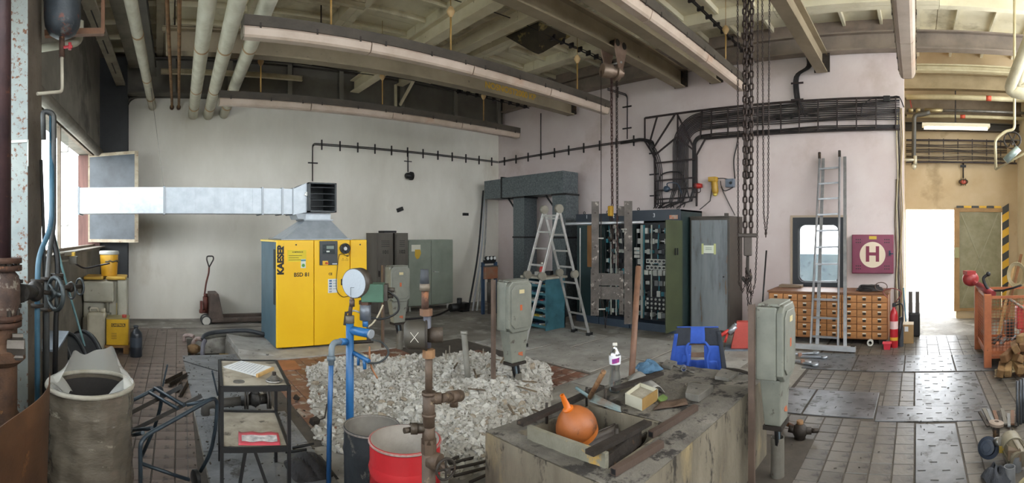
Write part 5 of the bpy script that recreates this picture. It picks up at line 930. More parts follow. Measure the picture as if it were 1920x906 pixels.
# ---- junction box posts (three of a kind)
BX = M('#84857b', '#6b6d65', .45, .1, scale=3, bump=.1, spot='#4c463e', st=.62, ss=9)
def jbox(loc, label, sc_=1):
    T = thing('junction_box_post', label, 'junction box', loc, 0, 'grey junction boxes on posts'); L_ = MB
    b = MB(); b.box((-.21, .128, 0), (-.178, .137, 1.30)); b.box((-.21, .137, 0), (-.202, .172, 1.30)); mk('post', b, M('#6f5d52', '#574a42', .6, .3), T)
    b = MB(); b.box((-.165, -.02, .76), (.165, .135, 1.28)); mk('box_body', b, BX, T, bevel=.012)
    oc = lambda s: [(-.16 * s + .05, .26 * s), (.16 * s - .05, .26 * s), (.16 * s, .26 * s - .05), (.16 * s, -.26 * s + .05), (.16 * s - .05, -.26 * s), (-.16 * s + .05, -.26 * s), (-.16 * s, -.26 * s + .05), (-.16 * s, .26 * s - .05)]
    b = MB(); b.prism(oc(1.04), .05, (0, -.02, 1.02), (1, 0, 0), (0, 0, 1)); o = mk('cover', b, BX, T, bevel=.01)
    b = MB(); b.prism(oc(.88), .012, (0, -.07, 1.02), (1, 0, 0), (0, 0, 1)); mk('cover_rim', b, BX, o, bevel=.006)
    b = MB(); b.box((-.03, -.085, 1.16), (.04, -.08, 1.20)); mk('name_plate', b, M('#c2b48a'), o)
    b = MB(); b.box((-.02, -.084, .98), (.01, -.08, 1.04)); mk('orange_mark', b, M('#b5592e'), o)
    b = MB(); b.box((-.15, -.04, 1.28), (.15, .12, 1.30)); mk('top_cap', b, BX, T, bevel=.006)
    b = MB(); b.hexa([(-.09, -.03, .42), (.10, -.03, .42), (.10, .09, .42), (-.09, .09, .42), (-.14, -.04, .76), (.14, -.04, .76), (.14, .11, .76), (-.14, .11, .76)]); o = mk('cable_trunk', b, BX, T, bevel=.008)
    b = MB(); b.prism([(-.02, 0), (.04, -.02), (.05, .16), (-.01, .18)], .003, (.02, -.034, .5), (1, 0, 0), (0, .15, 1)); mk('orange_mark', b, M('#a85a38'), o)
    b = MB(); b.cyl((-.08, .03, .40), (.09, .03, .40), .02, n=8); b.box((-.1, -.04, .39), (.11, .1, .42)); mk('clamp', b, IRON, T)
    for k in range(3): b = MB(); b.tube(spl([(-.03 + k * .03, .03, .42), (-.02 + k * .035, .02, .33), (.02 + k * .02, .03, .2)], 4), .016, 6); mk('cable', b, BLK if k != 1 else M('#5d6a72'), T)
    b = MB(); b.lathe([(.045, 0), (.05, 0), (.05, .29), (.045, .29), (.045, 0)], (.04, .03, 0), n=16); mk('conduit_stub', b, M('#77746c', '#5d564c', .6, .2, spot='#4e3a2c', st=.64), T)
    return T
j1 = jbox(PZ(747, 656, 0), 'grey junction box on a post behind the green valve box')
p = PZ(968, 752, 0); dup(j1, p, 0, 'grey junction box on a post at the white rubble heap')
p = PZ(1466, 893, 0); dup(j1, (p.x - .05, p.y, 0), 0, 'grey junction box on a rusty post at the end of the concrete block')
# ---- gauge stand: blue pipe with gauge and green actuator
BL = M('#2c68a0', '#235582', .4, scale=4, bump=.05, spot='#7d8a90', st=.7, ss=12)
r0 = 3.62; c = PR(656, 700, r0); T = thing('gauge_stand', 'blue standpipe with white dial gauge and green valve box', 'standpipe', (c.x, c.y, 0))
def g3(x, y, dr=0): return PR(x, y, r0 + dr)
b = MB(T); b.cyl((c.x, c.y, 0), (c.x, c.y, g3(656, 600).z), .030, n=16); mk('standpipe', b, BL, T)
b = MB(T); b.cyl((c.x, c.y, g3(656, 606).z), (c.x, c.y, g3(656, 592).z), .034, n=14); mk('pipe_collar', b, M('#6b665c', '#544f46', .6), T)
ra = V((cos(az(656)), -sin(az(656)), 0)); fw_ = V((-sin(az(656)), -cos(az(656)), 0))
b = MB(T); b.tube([g3(656, 596), g3(657, 580), g3(660, 565), g3(660, 555)], .016, 8); b.cyl(g3(660, 575), g3(660, 562), .022, n=8); mk('gauge_stem', b, M('#5a4a42', '#423630', .5, .3), T)
gc = g3(668, 531, .0); nd = (fw_ - ra * .75).normalized(); b = MB(T); b.cyl(gc - nd * .055, gc + nd * .03, .112, n=30); o = mk('gauge_case', b, M('#4d443c', '#3a332d', .5), T)
b = MB(T); b.cyl(gc + nd * .03, gc + nd * .034, .106, n=30); mk('dial', b, M('#a9b0b8', rough=.3), o); b = MB(T); q_ = gc + nd * .036 - V((0, 0, .06)); b.bar(q_ + V((0, 0, .03)) - ra * .02, q_ - V((0, 0, .03)) - ra * .02, .005, .002); b.bar(q_ + V((0, 0, .03)) - ra * .02, q_ + V((0, 0, .03)) + ra * .03, .005, .002); mk('dial_mark', b, BLK, o)
b = MB(T); b.bar(g3(646, 610), g3(649, 585), .012, .02); b.bar(g3(649, 587), g3(660, 583), .02, .012); mk('shutoff_lever', b, IRON, T)
gb = g3(700, 548, .02); GN = M('#3f6450', '#345443', .5, bump=.03); b = MB(T); b.cbox(gb, (.165, .15, .135), -az(700) - .12); mk('actuator_box', b, GN, T, bevel=.006)
b = MB(T); b.cbox(gb + ra * .095, (.03, .12, .12), -az(700) - .12); b.cyl(gb + ra * .1 + V((0, 0, .02)), gb + ra * .16 + V((0, 0, .015)), .018, n=8); b.cyl(gb + ra * .1 - V((0, 0, .03)), gb + ra * .15 - V((0, 0, .03)), .018, n=8); mk('end_cover', b, M('#2d2a27', '#453f37', .6), T)
sv = g3(685, 585); b = MB(T); b.cyl(sv + V((0, 0, .06)), sv - V((0, 0, .06)), .042, n=16); mk('solenoid', b, M('#6f747c', '#595d64', .4, .3), T); b = MB(T); b.cyl(sv + V((0, 0, .055)), sv + V((0, 0, .085)), .048, n=6); mk('union_nut', b, RUST, T)
b = MB(T); b.cyl(sv - V((0, 0, .06)), sv - V((0, 0, .11)), .022, n=10); mk('valve_neck', b, BL, T)
b = MB(T); b.cyl(g3(658, 619), g3(694, 626, -.1), .032, n=14); mk('branch_pipe', b, BL, T); b = MB(T); b.cyl(g3(694, 626, -.1), g3(697, 627, -.11), .033, n=14); mk('branch_cap', b, M('#8d9298', rough=.4), T)
b = MB(T); b.cyl(g3(660, 660), g3(692, 678, -.12), .017, n=10); b.cyl(g3(672, 668, -.05), g3(672, 685, -.05), .012, n=8); b.cyl(g3(683, 675, -.1), g3(684, 692, -.1), .014, n=8); mk('drain_manifold', b, BL, T)
for P_, rr, m in (([g3(716, 545), g3(730, 548), g3(746, 562), g3(745, 585), g3(718, 598), g3(690, 595)], .009, BLK), ([g3(697, 637, -.1), g3(715, 642), g3(727, 655), g3(726, 668), g3(710, 680), g3(690, 681, -.12)], .008, M('#3b3f40')), ([g3(718, 572), g3(710, 590), g3(700, 605), g3(690, 614)], .007, M('#b5ab92')), ([g3(693, 650), g3(693, 670), g3(697, 690), g3(708, 710)], .007, M('#9a6a48')), ([g3(655, 592), g3(662, 583), g3(675, 586)], .008, M('#8b8a84'))):
    b = MB(T); b.tube(spl(P_, 5), rr, 6); mk('tubing', b, m, T)
b = MB(T); b.cyl(g3(640, 643, .1), g3(700, 640, .1), .014, n=8); mk('cross_rail', b, IRON, T)
# thin blue pipe with elbow
r1 = 3.42; T = thing('blue_drop_pipe', 'thin blue pipe with a grey elbow and union by the table', 'pipe', (*PR(616, 900, r1).xy, 0)); e0 = PR(648, 641, r1 + .2)
b = MB(T); b.tube(rnd([PR(640, 641, r1 + .12), PR(622, 643, r1 + .02), PR(621, 685, r1)], .07, 5), .022, 10); mk('elbow', b, M('#77838c', '#5c666e', .5), T)
b = MB(T); b.cyl(PR(650, 641, r1 + .19), PR(638, 641, r1 + .1), .026, n=10); mk('coupling', b, BL, T)
b = MB(T); b.cyl(PR(621, 668, r1), PR(621, 676, r1), .032, n=8); mk('union_nut', b, M('#6a7882', '#525e66', .5), T)
b = MB(T); b.tube([PR(621, 676, r1), PR(618, 780, r1), (*PR(616, 906, r1).xy, 0)], .018, 10); mk('pipe_run', b, M('#2b5f96', '#234e7c', .4), T)
# ---- brown pipe stack with actuator and handwheel
r2 = 2.25; T = thing('brown_pipe_stack', 'brown pipe stack with a rubber hose end, round actuator and handwheel', 'pipe', (*PR(805, 700, r2).xy, 0))
def g4(x, y, dr=0): return PR(x, y, r2 + dr)
BR = M('#5b4a3c', '#46392f', .6, .3, scale=8, bump=.25, spot='#7c6a55', st=.62, ss=12)
def cy(name, x, ya, yb_, wpx, m=BR, w2=None, n=14): b = MB(T); k = pxm(r2) / 2; b.cyl(g4(x, yb_), g4(x, ya), wpx * k, (w2 or wpx) * k, n=n); return mk(name, b, m, T)
cy('hose_end', 796, 505, 533, 18, M('#3a3d42', '#2b2d31', .7), 15); cy('hose_clamp', 796.5, 532, 545, 20, M('#6d6357', metal=.4)); cy('nipple', 797, 545, 580, 14, RUST); cy('union_nut', 799, 579, 592, 24, M('#7a5a44', '#5f4534', .6, .3), n=6); cy('riser', 801, 590, 652, 15, M('#5b5c66', '#46464e', .5, .3))
cy('union_nut', 804, 655, 671, 24, RUSTL, n=6); cy('riser', 804, 668, 740, 14); cy('tee_body', 804, 738, 800, 23); cy('collar', 804, 735, 741, 27); cy('collar', 804, 775, 781, 27); cy('reducer', 804, 798, 830, 27, w2=22); cy('hex_coupling', 804, 822, 850, 29, n=6)
b = MB(T); b.cyl((*g4(804, 900).xy, 0), g4(804, 850), .033, n=14); mk('lower_pipe', b, BR, T)
ra4 = V((cos(az(804)), -sin(az(804)), 0)); fw4 = V((-sin(az(804)), -cos(az(804)), 0))
b = MB(T); q0 = g4(800, 628); b.lathe([(0, -.105), (.05, -.105), (.062, -.095), (.068, -.08), (.068, 0), (0, 0)], q0, ra4, 22); mk('actuator_drum', b, M('#4a453d', '#3a362f', .55, .3, scale=5, bump=.1), T)
b = MB(T); b.torus(q0 - ra4 * .002, .069, .006, ra4, 24, 6); mk('drum_seam', b, IRON, T); b = MB(T); b.cyl(q0, q0 + ra4 * .075, .036, n=16); mk('actuator_boss', b, M('#4d4238', '#3a322b', .6, .3), T)
for s in (-1, 1): b = MB(T); b.bar(q0 - ra4 * .055 + fw4 * .069 + V((0, 0, .025)) - ra4 * .018 * s, q0 - ra4 * .055 + fw4 * .069 - V((0, 0, .02)) + ra4 * .018 * s, .003, .002); mk('chalk_cross', b, M('#b8b4a8'), T)
b = MB(T); b.cyl(g4(804, 747), g4(828, 747), .027, n=12); b.cyl(g4(828, 747), g4(842, 745, .1), .022, n=12); b.cyl(g4(842, 745, .1), g4(862, 742, .2), .03, n=12); b.cyl(g4(851, 745, .15), g4(851, 762, .15), .022, n=10); mk('branch', b, BR, T)
b = MB(T); b.cyl(g4(804, 803), g4(782, 804), .022, n=10); b.cyl(g4(783, 804), g4(770, 804), .028, n=8); b.cyl(g4(771, 806), g4(758, 808, -.02), .014, n=8); b.cyl(g4(779, 796), g4(779, 812), .012, n=8); b.bar(g4(768, 795), g4(788, 797), .01, .01); mk('drain_cock', b, M('#4f4438', '#3a3128', .5, .4), T)
b = MB(T); b.cyl(g4(806, 862), g4(825, 868, -.03), .04, n=14); b.cyl(g4(822, 867, -.02), g4(837, 880, -.08), .014, n=8); mk('globe_valve', b, BR, T)
handwheel(T, g4(836, 880, -.08), .046, (ra4 * .5 + fw4), .006, 4)
# white-grey stub pipe joined to the branch
a = PZ(880, 742, .0); T = thing('stub_pipe', 'upright grey stub pipe standing in the rubble', 'pipe', (a.x, a.y, 0)); b = MB(T); b.cyl((a.x, a.y, 0), PR(870, 622, a.xy.length), .034, n=14); mk('pipe_run', b, M('#85827a', '#6b675f', .6, spot='#5a4a3a', st=.66), T); b = MB(T); q_ = PR(870, 621, a.xy.length); b.cyl(q_ - V((0, 0, .03)), q_, .039, n=14); mk('collar', b, M('#8f8c84'), T)
b = MB(T); b.tube(rnd([(a.x, a.y, .1), (a.x - .02, a.y, .02), (a.x - .14, a.y - .22, .02)], .06), .04, 10); mk('elbow', b, BR, T)
# ---- two drums
def drum(name, label, x, y, r, R, m, inner, z, ribs=()):
    p = PR(x, y, r); T = thing(name, label, 'drum', (p.x, p.y, 0)); prof = [(R * .98, 0)]
    for f in ribs: prof += [(R, z * f - .03), (R * 1.035, z * f), (R, z * f + .03)]
    prof += [(R, z), (R + .006, z), (R + .008, z + .008), (R - .004, z + .012)]
    b = MB(T); b.lathe(prof, (p.x, p.y, 0), n=40); mk('shell', b, m, T)
    b = MB(T); b.lathe([(R - .004, z + .01), (R - .006, z * .62), (R - .015, z * .60), (R - .006, z * .57), (R - .008, z * .3), (0, z * .3)], (p.x, p.y, 0), n=40); mk('inside', b, inner, T)
    b = MB(T); b.torus((p.x, p.y, z + .004), R + .002, .007, n=44, k=6); mk('rim', b, M('#a49c94', '#857c74', .5, .3), T); return T, p
T, p = drum('black_drum', 'dumpy black steel drum with ash and a grey lump inside', 697, 800, 3.25, .188, M('#25282c', '#34383c', .45, .2, scale=4, bump=.1, spot='#6e6a62', st=.62, ss=7), M('#77726a', '#5b564f', .8), .50, (.72,))
b = MB(T); b.sph((p.x + .05, p.y + .0, .34), .1, 12, (1.2, .9, .9)); mk('grey_lump', b, M('#68727a', '#545c63', .6, bump=.3), T)
T, p = drum('red_drum', 'open red steel drum with pale ribbed inside', 759, 826, 2.65, .193, M('#b3272c', '#9c2026', .35, scale=3, bump=.06, spot='#caa7a2', st=.72, ss=9), M('#a79f96', '#8c847b', .6, .2), .665, (.80, .42))
# ---- rubble
random.seed(11)
c0 = V((2.9, 4.6, 0)); T = thing('rubble_heap', 'heap of white broken plaster and concrete rubble on the floor', 'rubble', (2.9, 4.6, 0))
RB = [M('#c6c3bc', '#aeaaa2', .9, bump=.4, bs=60, rnd_=.15), M('#a8a49b', '#8d887f', .9, bump=.4, bs=60, rnd_=.15), M('#a09482', '#7f7364', .9, bump=.4, bs=60, rnd_=.2)]
def rockm(k):
    bm = bmesh.new(); bmesh.ops.create_icosphere(bm, subdivisions=1, radius=.5)
    for v_ in bm.verts: v_.co *= random.uniform(.65, 1.2)
    sx, sy, sz = random.uniform(.8, 1.4), random.uniform(.7, 1.1), random.uniform(.5, .85)
    for v_ in bm.verts: v_.co = (v_.co.x * sx, v_.co.y * sy, v_.co.z * sz)
    me = bpy.data.meshes.new('stone'); bm.to_mesh(me); bm.free(); return me
rocks = [rockm(k) for k in range(9)]
for k, me in enumerate(rocks): me.materials.append(RB[k % 3 if k != 5 else 0])
heaps = [(2.5, 5.75, .55, .28, .16), (3.15, 5.5, .5, .3, .14), (3.75, 4.95, .5, .5, .20), (3.95, 4.2, .42, .5, .24), (3.35, 3.95, .6, .6, .20), (2.65, 3.55, .45, .6, .17), (3.0, 4.6, .9, .8, .06)]
def hz(x, y): return max([0] + [h * max(0, 1 - ((x - a) / (w1 * 1.35)) ** 2 - ((y - b_) / (w2 * 1.35)) ** 2) for a, b_, w1, w2, h in heaps])
def inside(x, y):
    P = [(1.35, 4.0), (1.9, 5.9), (2.2, 6.15), (2.9, 6.05), (3.7, 5.5), (4.2, 4.85), (4.4, 4.2), (3.9, 3.65), (3.2, 3.1), (2.35, 2.85), (1.7, 2.9)]; c = False
    for i in range(len(P)):
        (xi, yi_), (xj, yj) = P[i], P[i - 1]
        if (yi_ > y) != (yj > y) and x < (xj - xi) * (y - yi_) / (yj - yi_) + xi: c = not c
    return c
b = MB(T); n1, n2 = 84, 84
vs = []; 
for j in range(n2 + 1):
    for i in range(n1 + 1):
        x, y = 1.2 + 3.5 * i / n1, 2.7 + 3.6 * j / n2; vs.append((x, y, hz(x, y) + random.uniform(0, .022) + .004 if inside(x, y) else -.02))
fs = [(j * (n1 + 1) + i, j * (n1 + 1) + i + 1, (j + 1) * (n1 + 1) + i + 1, (j + 1) * (n1 + 1) + i) for j in range(n2) for i in range(n1) if sum(vs[q_][2] > 0 for q_ in (j * (n1 + 1) + i, j * (n1 + 1) + i + 1, (j + 1) * (n1 + 1) + i + 1, (j + 1) * (n1 + 1) + i)) >= 2]
b.add(vs, fs, False); tag(mk('plaster_bed', b, M('#a8a49b', '#857f75', .95, scale=3, bump=.6, bs=45, spot='#4f4940', st=.58, ss=16), T), kind='stuff')
big = []; small = MB(T); cand = []
while len(cand) < 10500:
    x, y = random.uniform(1.25, 4.6), random.uniform(2.75, 6.2)
    if not inside(x, y): continue
    h = hz(x, y)
    if random.random() > .10 + h * 7: continue
    s = random.choice((.012, .015, .018, .022, .028, .036)) * (1 + 1.8 * random.random() ** 5); cand.append((s / sqrt(x * x + y * y), x, y, h, s))
cand.sort(reverse=True)
for k, (_, x, y, h, s) in enumerate(cand):
    if k < 290:
        o = mk('stone', rocks[k % 9], RB[0], T, loc=V((x, y, h + .02)) - c0); o.scale = (s * 1.2,) * 3; o.rotation_euler = (random.uniform(-.6, .6), random.uniform(-.6, .6), random.uniform(0, 6))
    else:
        a_ = random.uniform(0, 6); small.cbox((x, y, h + .015 + s * .1), (s * random.uniform(.7, 1.3), s * random.uniform(.5, 1), s * random.uniform(.4, .9)), a_, random.uniform(-.6, .6), random.uniform(-.6, .6))
tag(mk('small_rubble', small, M('#c0bdb6', '#928d84', .95, scale=5, bump=.3, spot='#5f584e', st=.6, ss=18), T), kind='stuff')
for k in range(9):
    x, y = random.uniform(2.3, 4.0), random.uniform(3.0, 5.2); b = MB(); a_ = random.uniform(0, 3); L_ = random.uniform(.12, .3); z = hz(x, y) + .05
    b.bar((x - L_ / 2 * cos(a_), y - L_ / 2 * sin(a_), z), (x + L_ / 2 * cos(a_), y + L_ / 2 * sin(a_), z + .03), .018, .01); mk('splinter', MB(T).merge(b), M('#6f5f4c', '#51463a', .8), T)
for x, y in ((835, 665), (842, 655), (868, 655), (872, 662), (905, 662), (944, 668)):
    p = PZ(x, y + 25, .1); b = MB(); b.cyl((p.x, p.y, 0), (p.x + .01, p.y, .32), .008, n=5); mk('rebar_stub', MB(T).merge(b), M('#7d7468'), T)
for k, (a, e) in enumerate((((750 + 90, 870), (922, 850)), ((845, 880), (925, 862)), ((850, 893), (930, 872)), ((880, 905), (935, 880)), ((840, 865), (900, 838)))):
    A, E_ = PZ(*a, .04), PZ(*e, .05); b = MB(); b.tube([A, E_], .011, 6); solo('steel_rod', b, IRON, ['dark steel rod lying highest beside the concrete block', 'second dark steel rod beside the concrete block', 'third dark steel rod beside the concrete block', 'lowest dark steel rod beside the concrete block', 'bent splinter rod leaning on the rubble by the block'][k], 'rod', group='rods by the concrete block')
# dark tarp heap
p = PZ(580, 893, 0); b = MB(); random.seed(2)
b.grid(lambda u, v_: (p.x - .15 + .34 * u, p.y - .12 + .42 * v_, .002 + .10 * sin(pi * u) * sin(pi * v_) + .035 * abs(sin(u * 11 + v_ * 5)) * sin(pi * u) * sin(pi * v_)), 26, 26, sm=False); solo('dark_rag_heap', b, M('#1e1d20', '#2e2c2e', .6, bump=.6, bs=30), 'crumpled black rag heap on the floor by the blue pipe', 'rag')
for k, (a, e, lab) in enumerate((((548, 840), (588, 832), 'dark stick lying left of the thin blue pipe'), ((535, 848), (575, 843), 'lower dark stick lying left of the thin blue pipe'))): b = MB(); b.tube([PZ(*a, .03), PZ(*e, .04)], .012, 5); solo('dark_stick', b, BLK, lab, 'stick')
b = MB(); q_ = PZ(590, 790, .04); b.cbox(q_, (.08, .06, .05), .4, .3); b.tube([q_, q_ + V((.1, .0, .02)), q_ + V((.13, .02, .14))], .008, 5); solo('scrap_bracket', b, IRON, 'small bent iron scrap standing on the dusty floor', 'scrap')
b = MB(); q_ = PZ(556, 752, .0); b.cbox(q_ + V((0, 0, .03)), (.03, .06, .05), .6, .5); solo('scrap_chip', b, IRON, 'small dark chip on the edge of the dusty floor', 'scrap')
b = MB(); a, e, f_, g_ = PZ(520, 678), PZ(552, 678), PZ(565, 694), PZ(520, 697); b.hexa([q_ + V((0, 0, .008)) for q_ in (g_, f_, e, a)] + [q_ + V((0, 0, .018)) for q_ in (g_, f_, e, a)]); solo('copper_sheet', b, M('#9a6244', '#7d5038', .6), 'small flat copper-brown sheet on the floor behind the table', 'sheet')
# ================================================================ RIGHT SIDE
# ---- galvanised duct frame on the right wall
T = thing('galvanised_duct', 'dark galvanised duct with two legs standing in the corner', 'duct', (8.0, 8.0, 0))
b = MB(T); b.box((7.75, 8.96, 2.66), (8.25, 9.62, 3.12)); mk('header_section', b, GALVD, T); b = MB(T); b.box((7.75, 6.94, 2.66), (8.25, 8.94, 3.14)); mk('header_section', b, GALVD, T)
b = MB(T); b.box((7.735, 8.93, 2.64), (8.265, 8.97, 3.17)); mk('header_flange', b, BLK, T)
for y0, y1 in ((8.2, 8.58), (6.9, 7.3)):
    b = MB(T); b.box((7.8, y0, 0), (8.22, y1, 2.66)); o = mk('leg', b, GALVD, T)
    for z in (1.68, 2.62): b = MB(T); b.box((7.785, y0 - .015, z), (8.235, y1 + .015, z + .04)); mk('leg_flange', b, BLK, o)
    b = MB(T); b.bar((7.9, y1 + .02, 2.35), (7.9, y1 + .3, 2.66), .03, .03); mk('brace', b, BLK, T)
# ---- double-sided folding ladder
def rail_ladder(name, label, cat, base, feet, tops, n, m, rw=.022, rd=.05, joints=None, f0=.08, f1=.95, cap=None, foot=None):
    T = thing(name, label, cat, base)
    for a, c in zip(feet, tops):
        b = MB(T); b.bar(a, c, rw, rd, (V(feet[1]) - V(feet[0])).cross(V(c) - V(a))); mk('rail', b, m, T, bevel=.004)
    for i in range(n):
        t = f0 + (f1 - f0) * i / (n - 1); b = MB(T); b.bar(V(feet[0]).lerp(V(tops[0]), t), V(feet[1]).lerp(V(tops[1]), t), .028, .03); mk('rung', b, m, T)
    return T
F2, G2, off = V((5.24, 5.51, 0)), V((6.61, 5.30, 0)), V((.06, .40, 0)); AP = V((5.93, 5.40, 2.2))
T = rail_ladder('folding_ladder', 'aluminium folding step ladder standing in front of the duct legs', 'ladder', (5.93, 5.5, 0), (F2, F2 + off), (AP, AP + off), 8, ALU)
for s, e in ((G2, AP), (G2 + off, AP + off)): b = MB(T); b.bar(s, e, .022, .05, off.cross(e - s)); mk('rail', b, ALU, T, bevel=.004)
for i in range(8): t = .05 + .88 * i / 7; b = MB(T); b.bar(G2.lerp(AP, t), (G2 + off).lerp(AP + off, t), .028, .03); mk('rung', b, ALU, T)
HN = M('#8f8a7d', '#77736a', .5, .3)
for c in (AP, AP + off): b = MB(T); b.cyl(c - off * .08, c + off * .08, .075, n=18); mk('hinge', b, HN, T)
for s in (F2, F2 + off, G2, G2 + off):
    e = AP if s in (F2, G2) else AP + off; c = s.lerp(e, .5); b = MB(T); b.cyl(c - off * .08, c + off * .08, .07, n=16); mk('hinge', b, HN, T)
    b = MB(T); b.cbox(s + V((0, 0, .03)), (.12, .07, .06), .15); mk('rubber_foot', b, BLK, T)
b = MB(T); b.bar(G2 - off * .35, G2 + off * 1.35, .05, .04); mk('stabiliser', b, ALU, T); b = MB(T); b.bar(F2 - off * .25, F2 + off * 1.25, .05, .04); mk('stabiliser', b, ALU, T)
# ---- blue tool cabinet
T = thing('blue_tool_cabinet', 'worn turquoise tool cabinet with open shelves beside the ladder', 'cabinet', (6.6, 6.4, 0)); TB = M('#447682', '#335c68', .5, scale=4, bump=.05, spot='#1f4450', st=.64, ss=6); x0, x1, y0, y1 = 6.37, 6.9, 6.12, 6.72
b = MB(T); b.box((x0, y0, 0), (x1, y0 + .02, .95)); mk('side_panel', b, TB, T); b = MB(T); b.box((x0, y1 - .02, 0), (x1, y1, .95)); mk('side_panel', b, TB, T); b = MB(T); b.box((x1 - .02, y0, 0), (x1, y1, .95)); mk('back_panel', b, TB, T)
b = MB(T); b.box((x0 - .04, y0 - .03, .95), (x1 + .03, y1 + .04, .99)); mk('worktop', b, M('#b3aea0', '#97917f', .6), T)
random.seed(21)
for k in range(6):
    z = .05 + k * .15; b = MB(T); b.box((x0 + .01, y0 + .02, z), (x1 - .02, y1 - .02, z + .012)); b.box((x0, y0 + .02, z), (x0 + .012, y1 - .02, z + .05)); o = mk('shelf', b, TB, T)
    for j in range(5): yy = y0 + .08 + j * .105; s = random.uniform(.03, .05); b = MB(T); b.cbox((x0 + .12, yy, z + .012 + s * .6), (.14, .07, s * 1.2), random.uniform(-.4, .4)); mk('tool_item', b, random.choice([M('#2b2d30'), M('#a33a30'), M('#b8a23c'), M('#c9c9c4'), M('#3f4a66')]), o)
p = V((6.45, 6.3, .991)); T = thing('red_bottle', 'small red canister on the turquoise cabinet worktop', 'bottle', p); b = MB(T); b.lathe([(0, 0), (.05, 0), (.052, .15), (.03, .19), (.018, .2), (.018, .23), (0, .23)], p, n=14); mk('bottle_body', b, M('#b8322f', rough=.35), T); b = MB(T); b.cyl(p + V((0, 0, .225)), p + V((0, 0, .26)), .022, n=10); mk('cap', b, M('#d8d0c8'), T)
for k, (dx, dy, lab) in enumerate(((.1, .18, 'grey cloth bundle on the turquoise cabinet worktop'), (.3, .1, 'small dark box on the turquoise cabinet worktop'))): b = MB(); b.cbox((6.45 + dx, 6.3 + dy, .991 + .04), (.16, .12, .08), .4); solo(['cloth_bundle', 'dark_box'][k], b, [M('#9a9a94', bump=.4), BLK][k], lab, ['cloth', 'box'][k], bevel=.012)
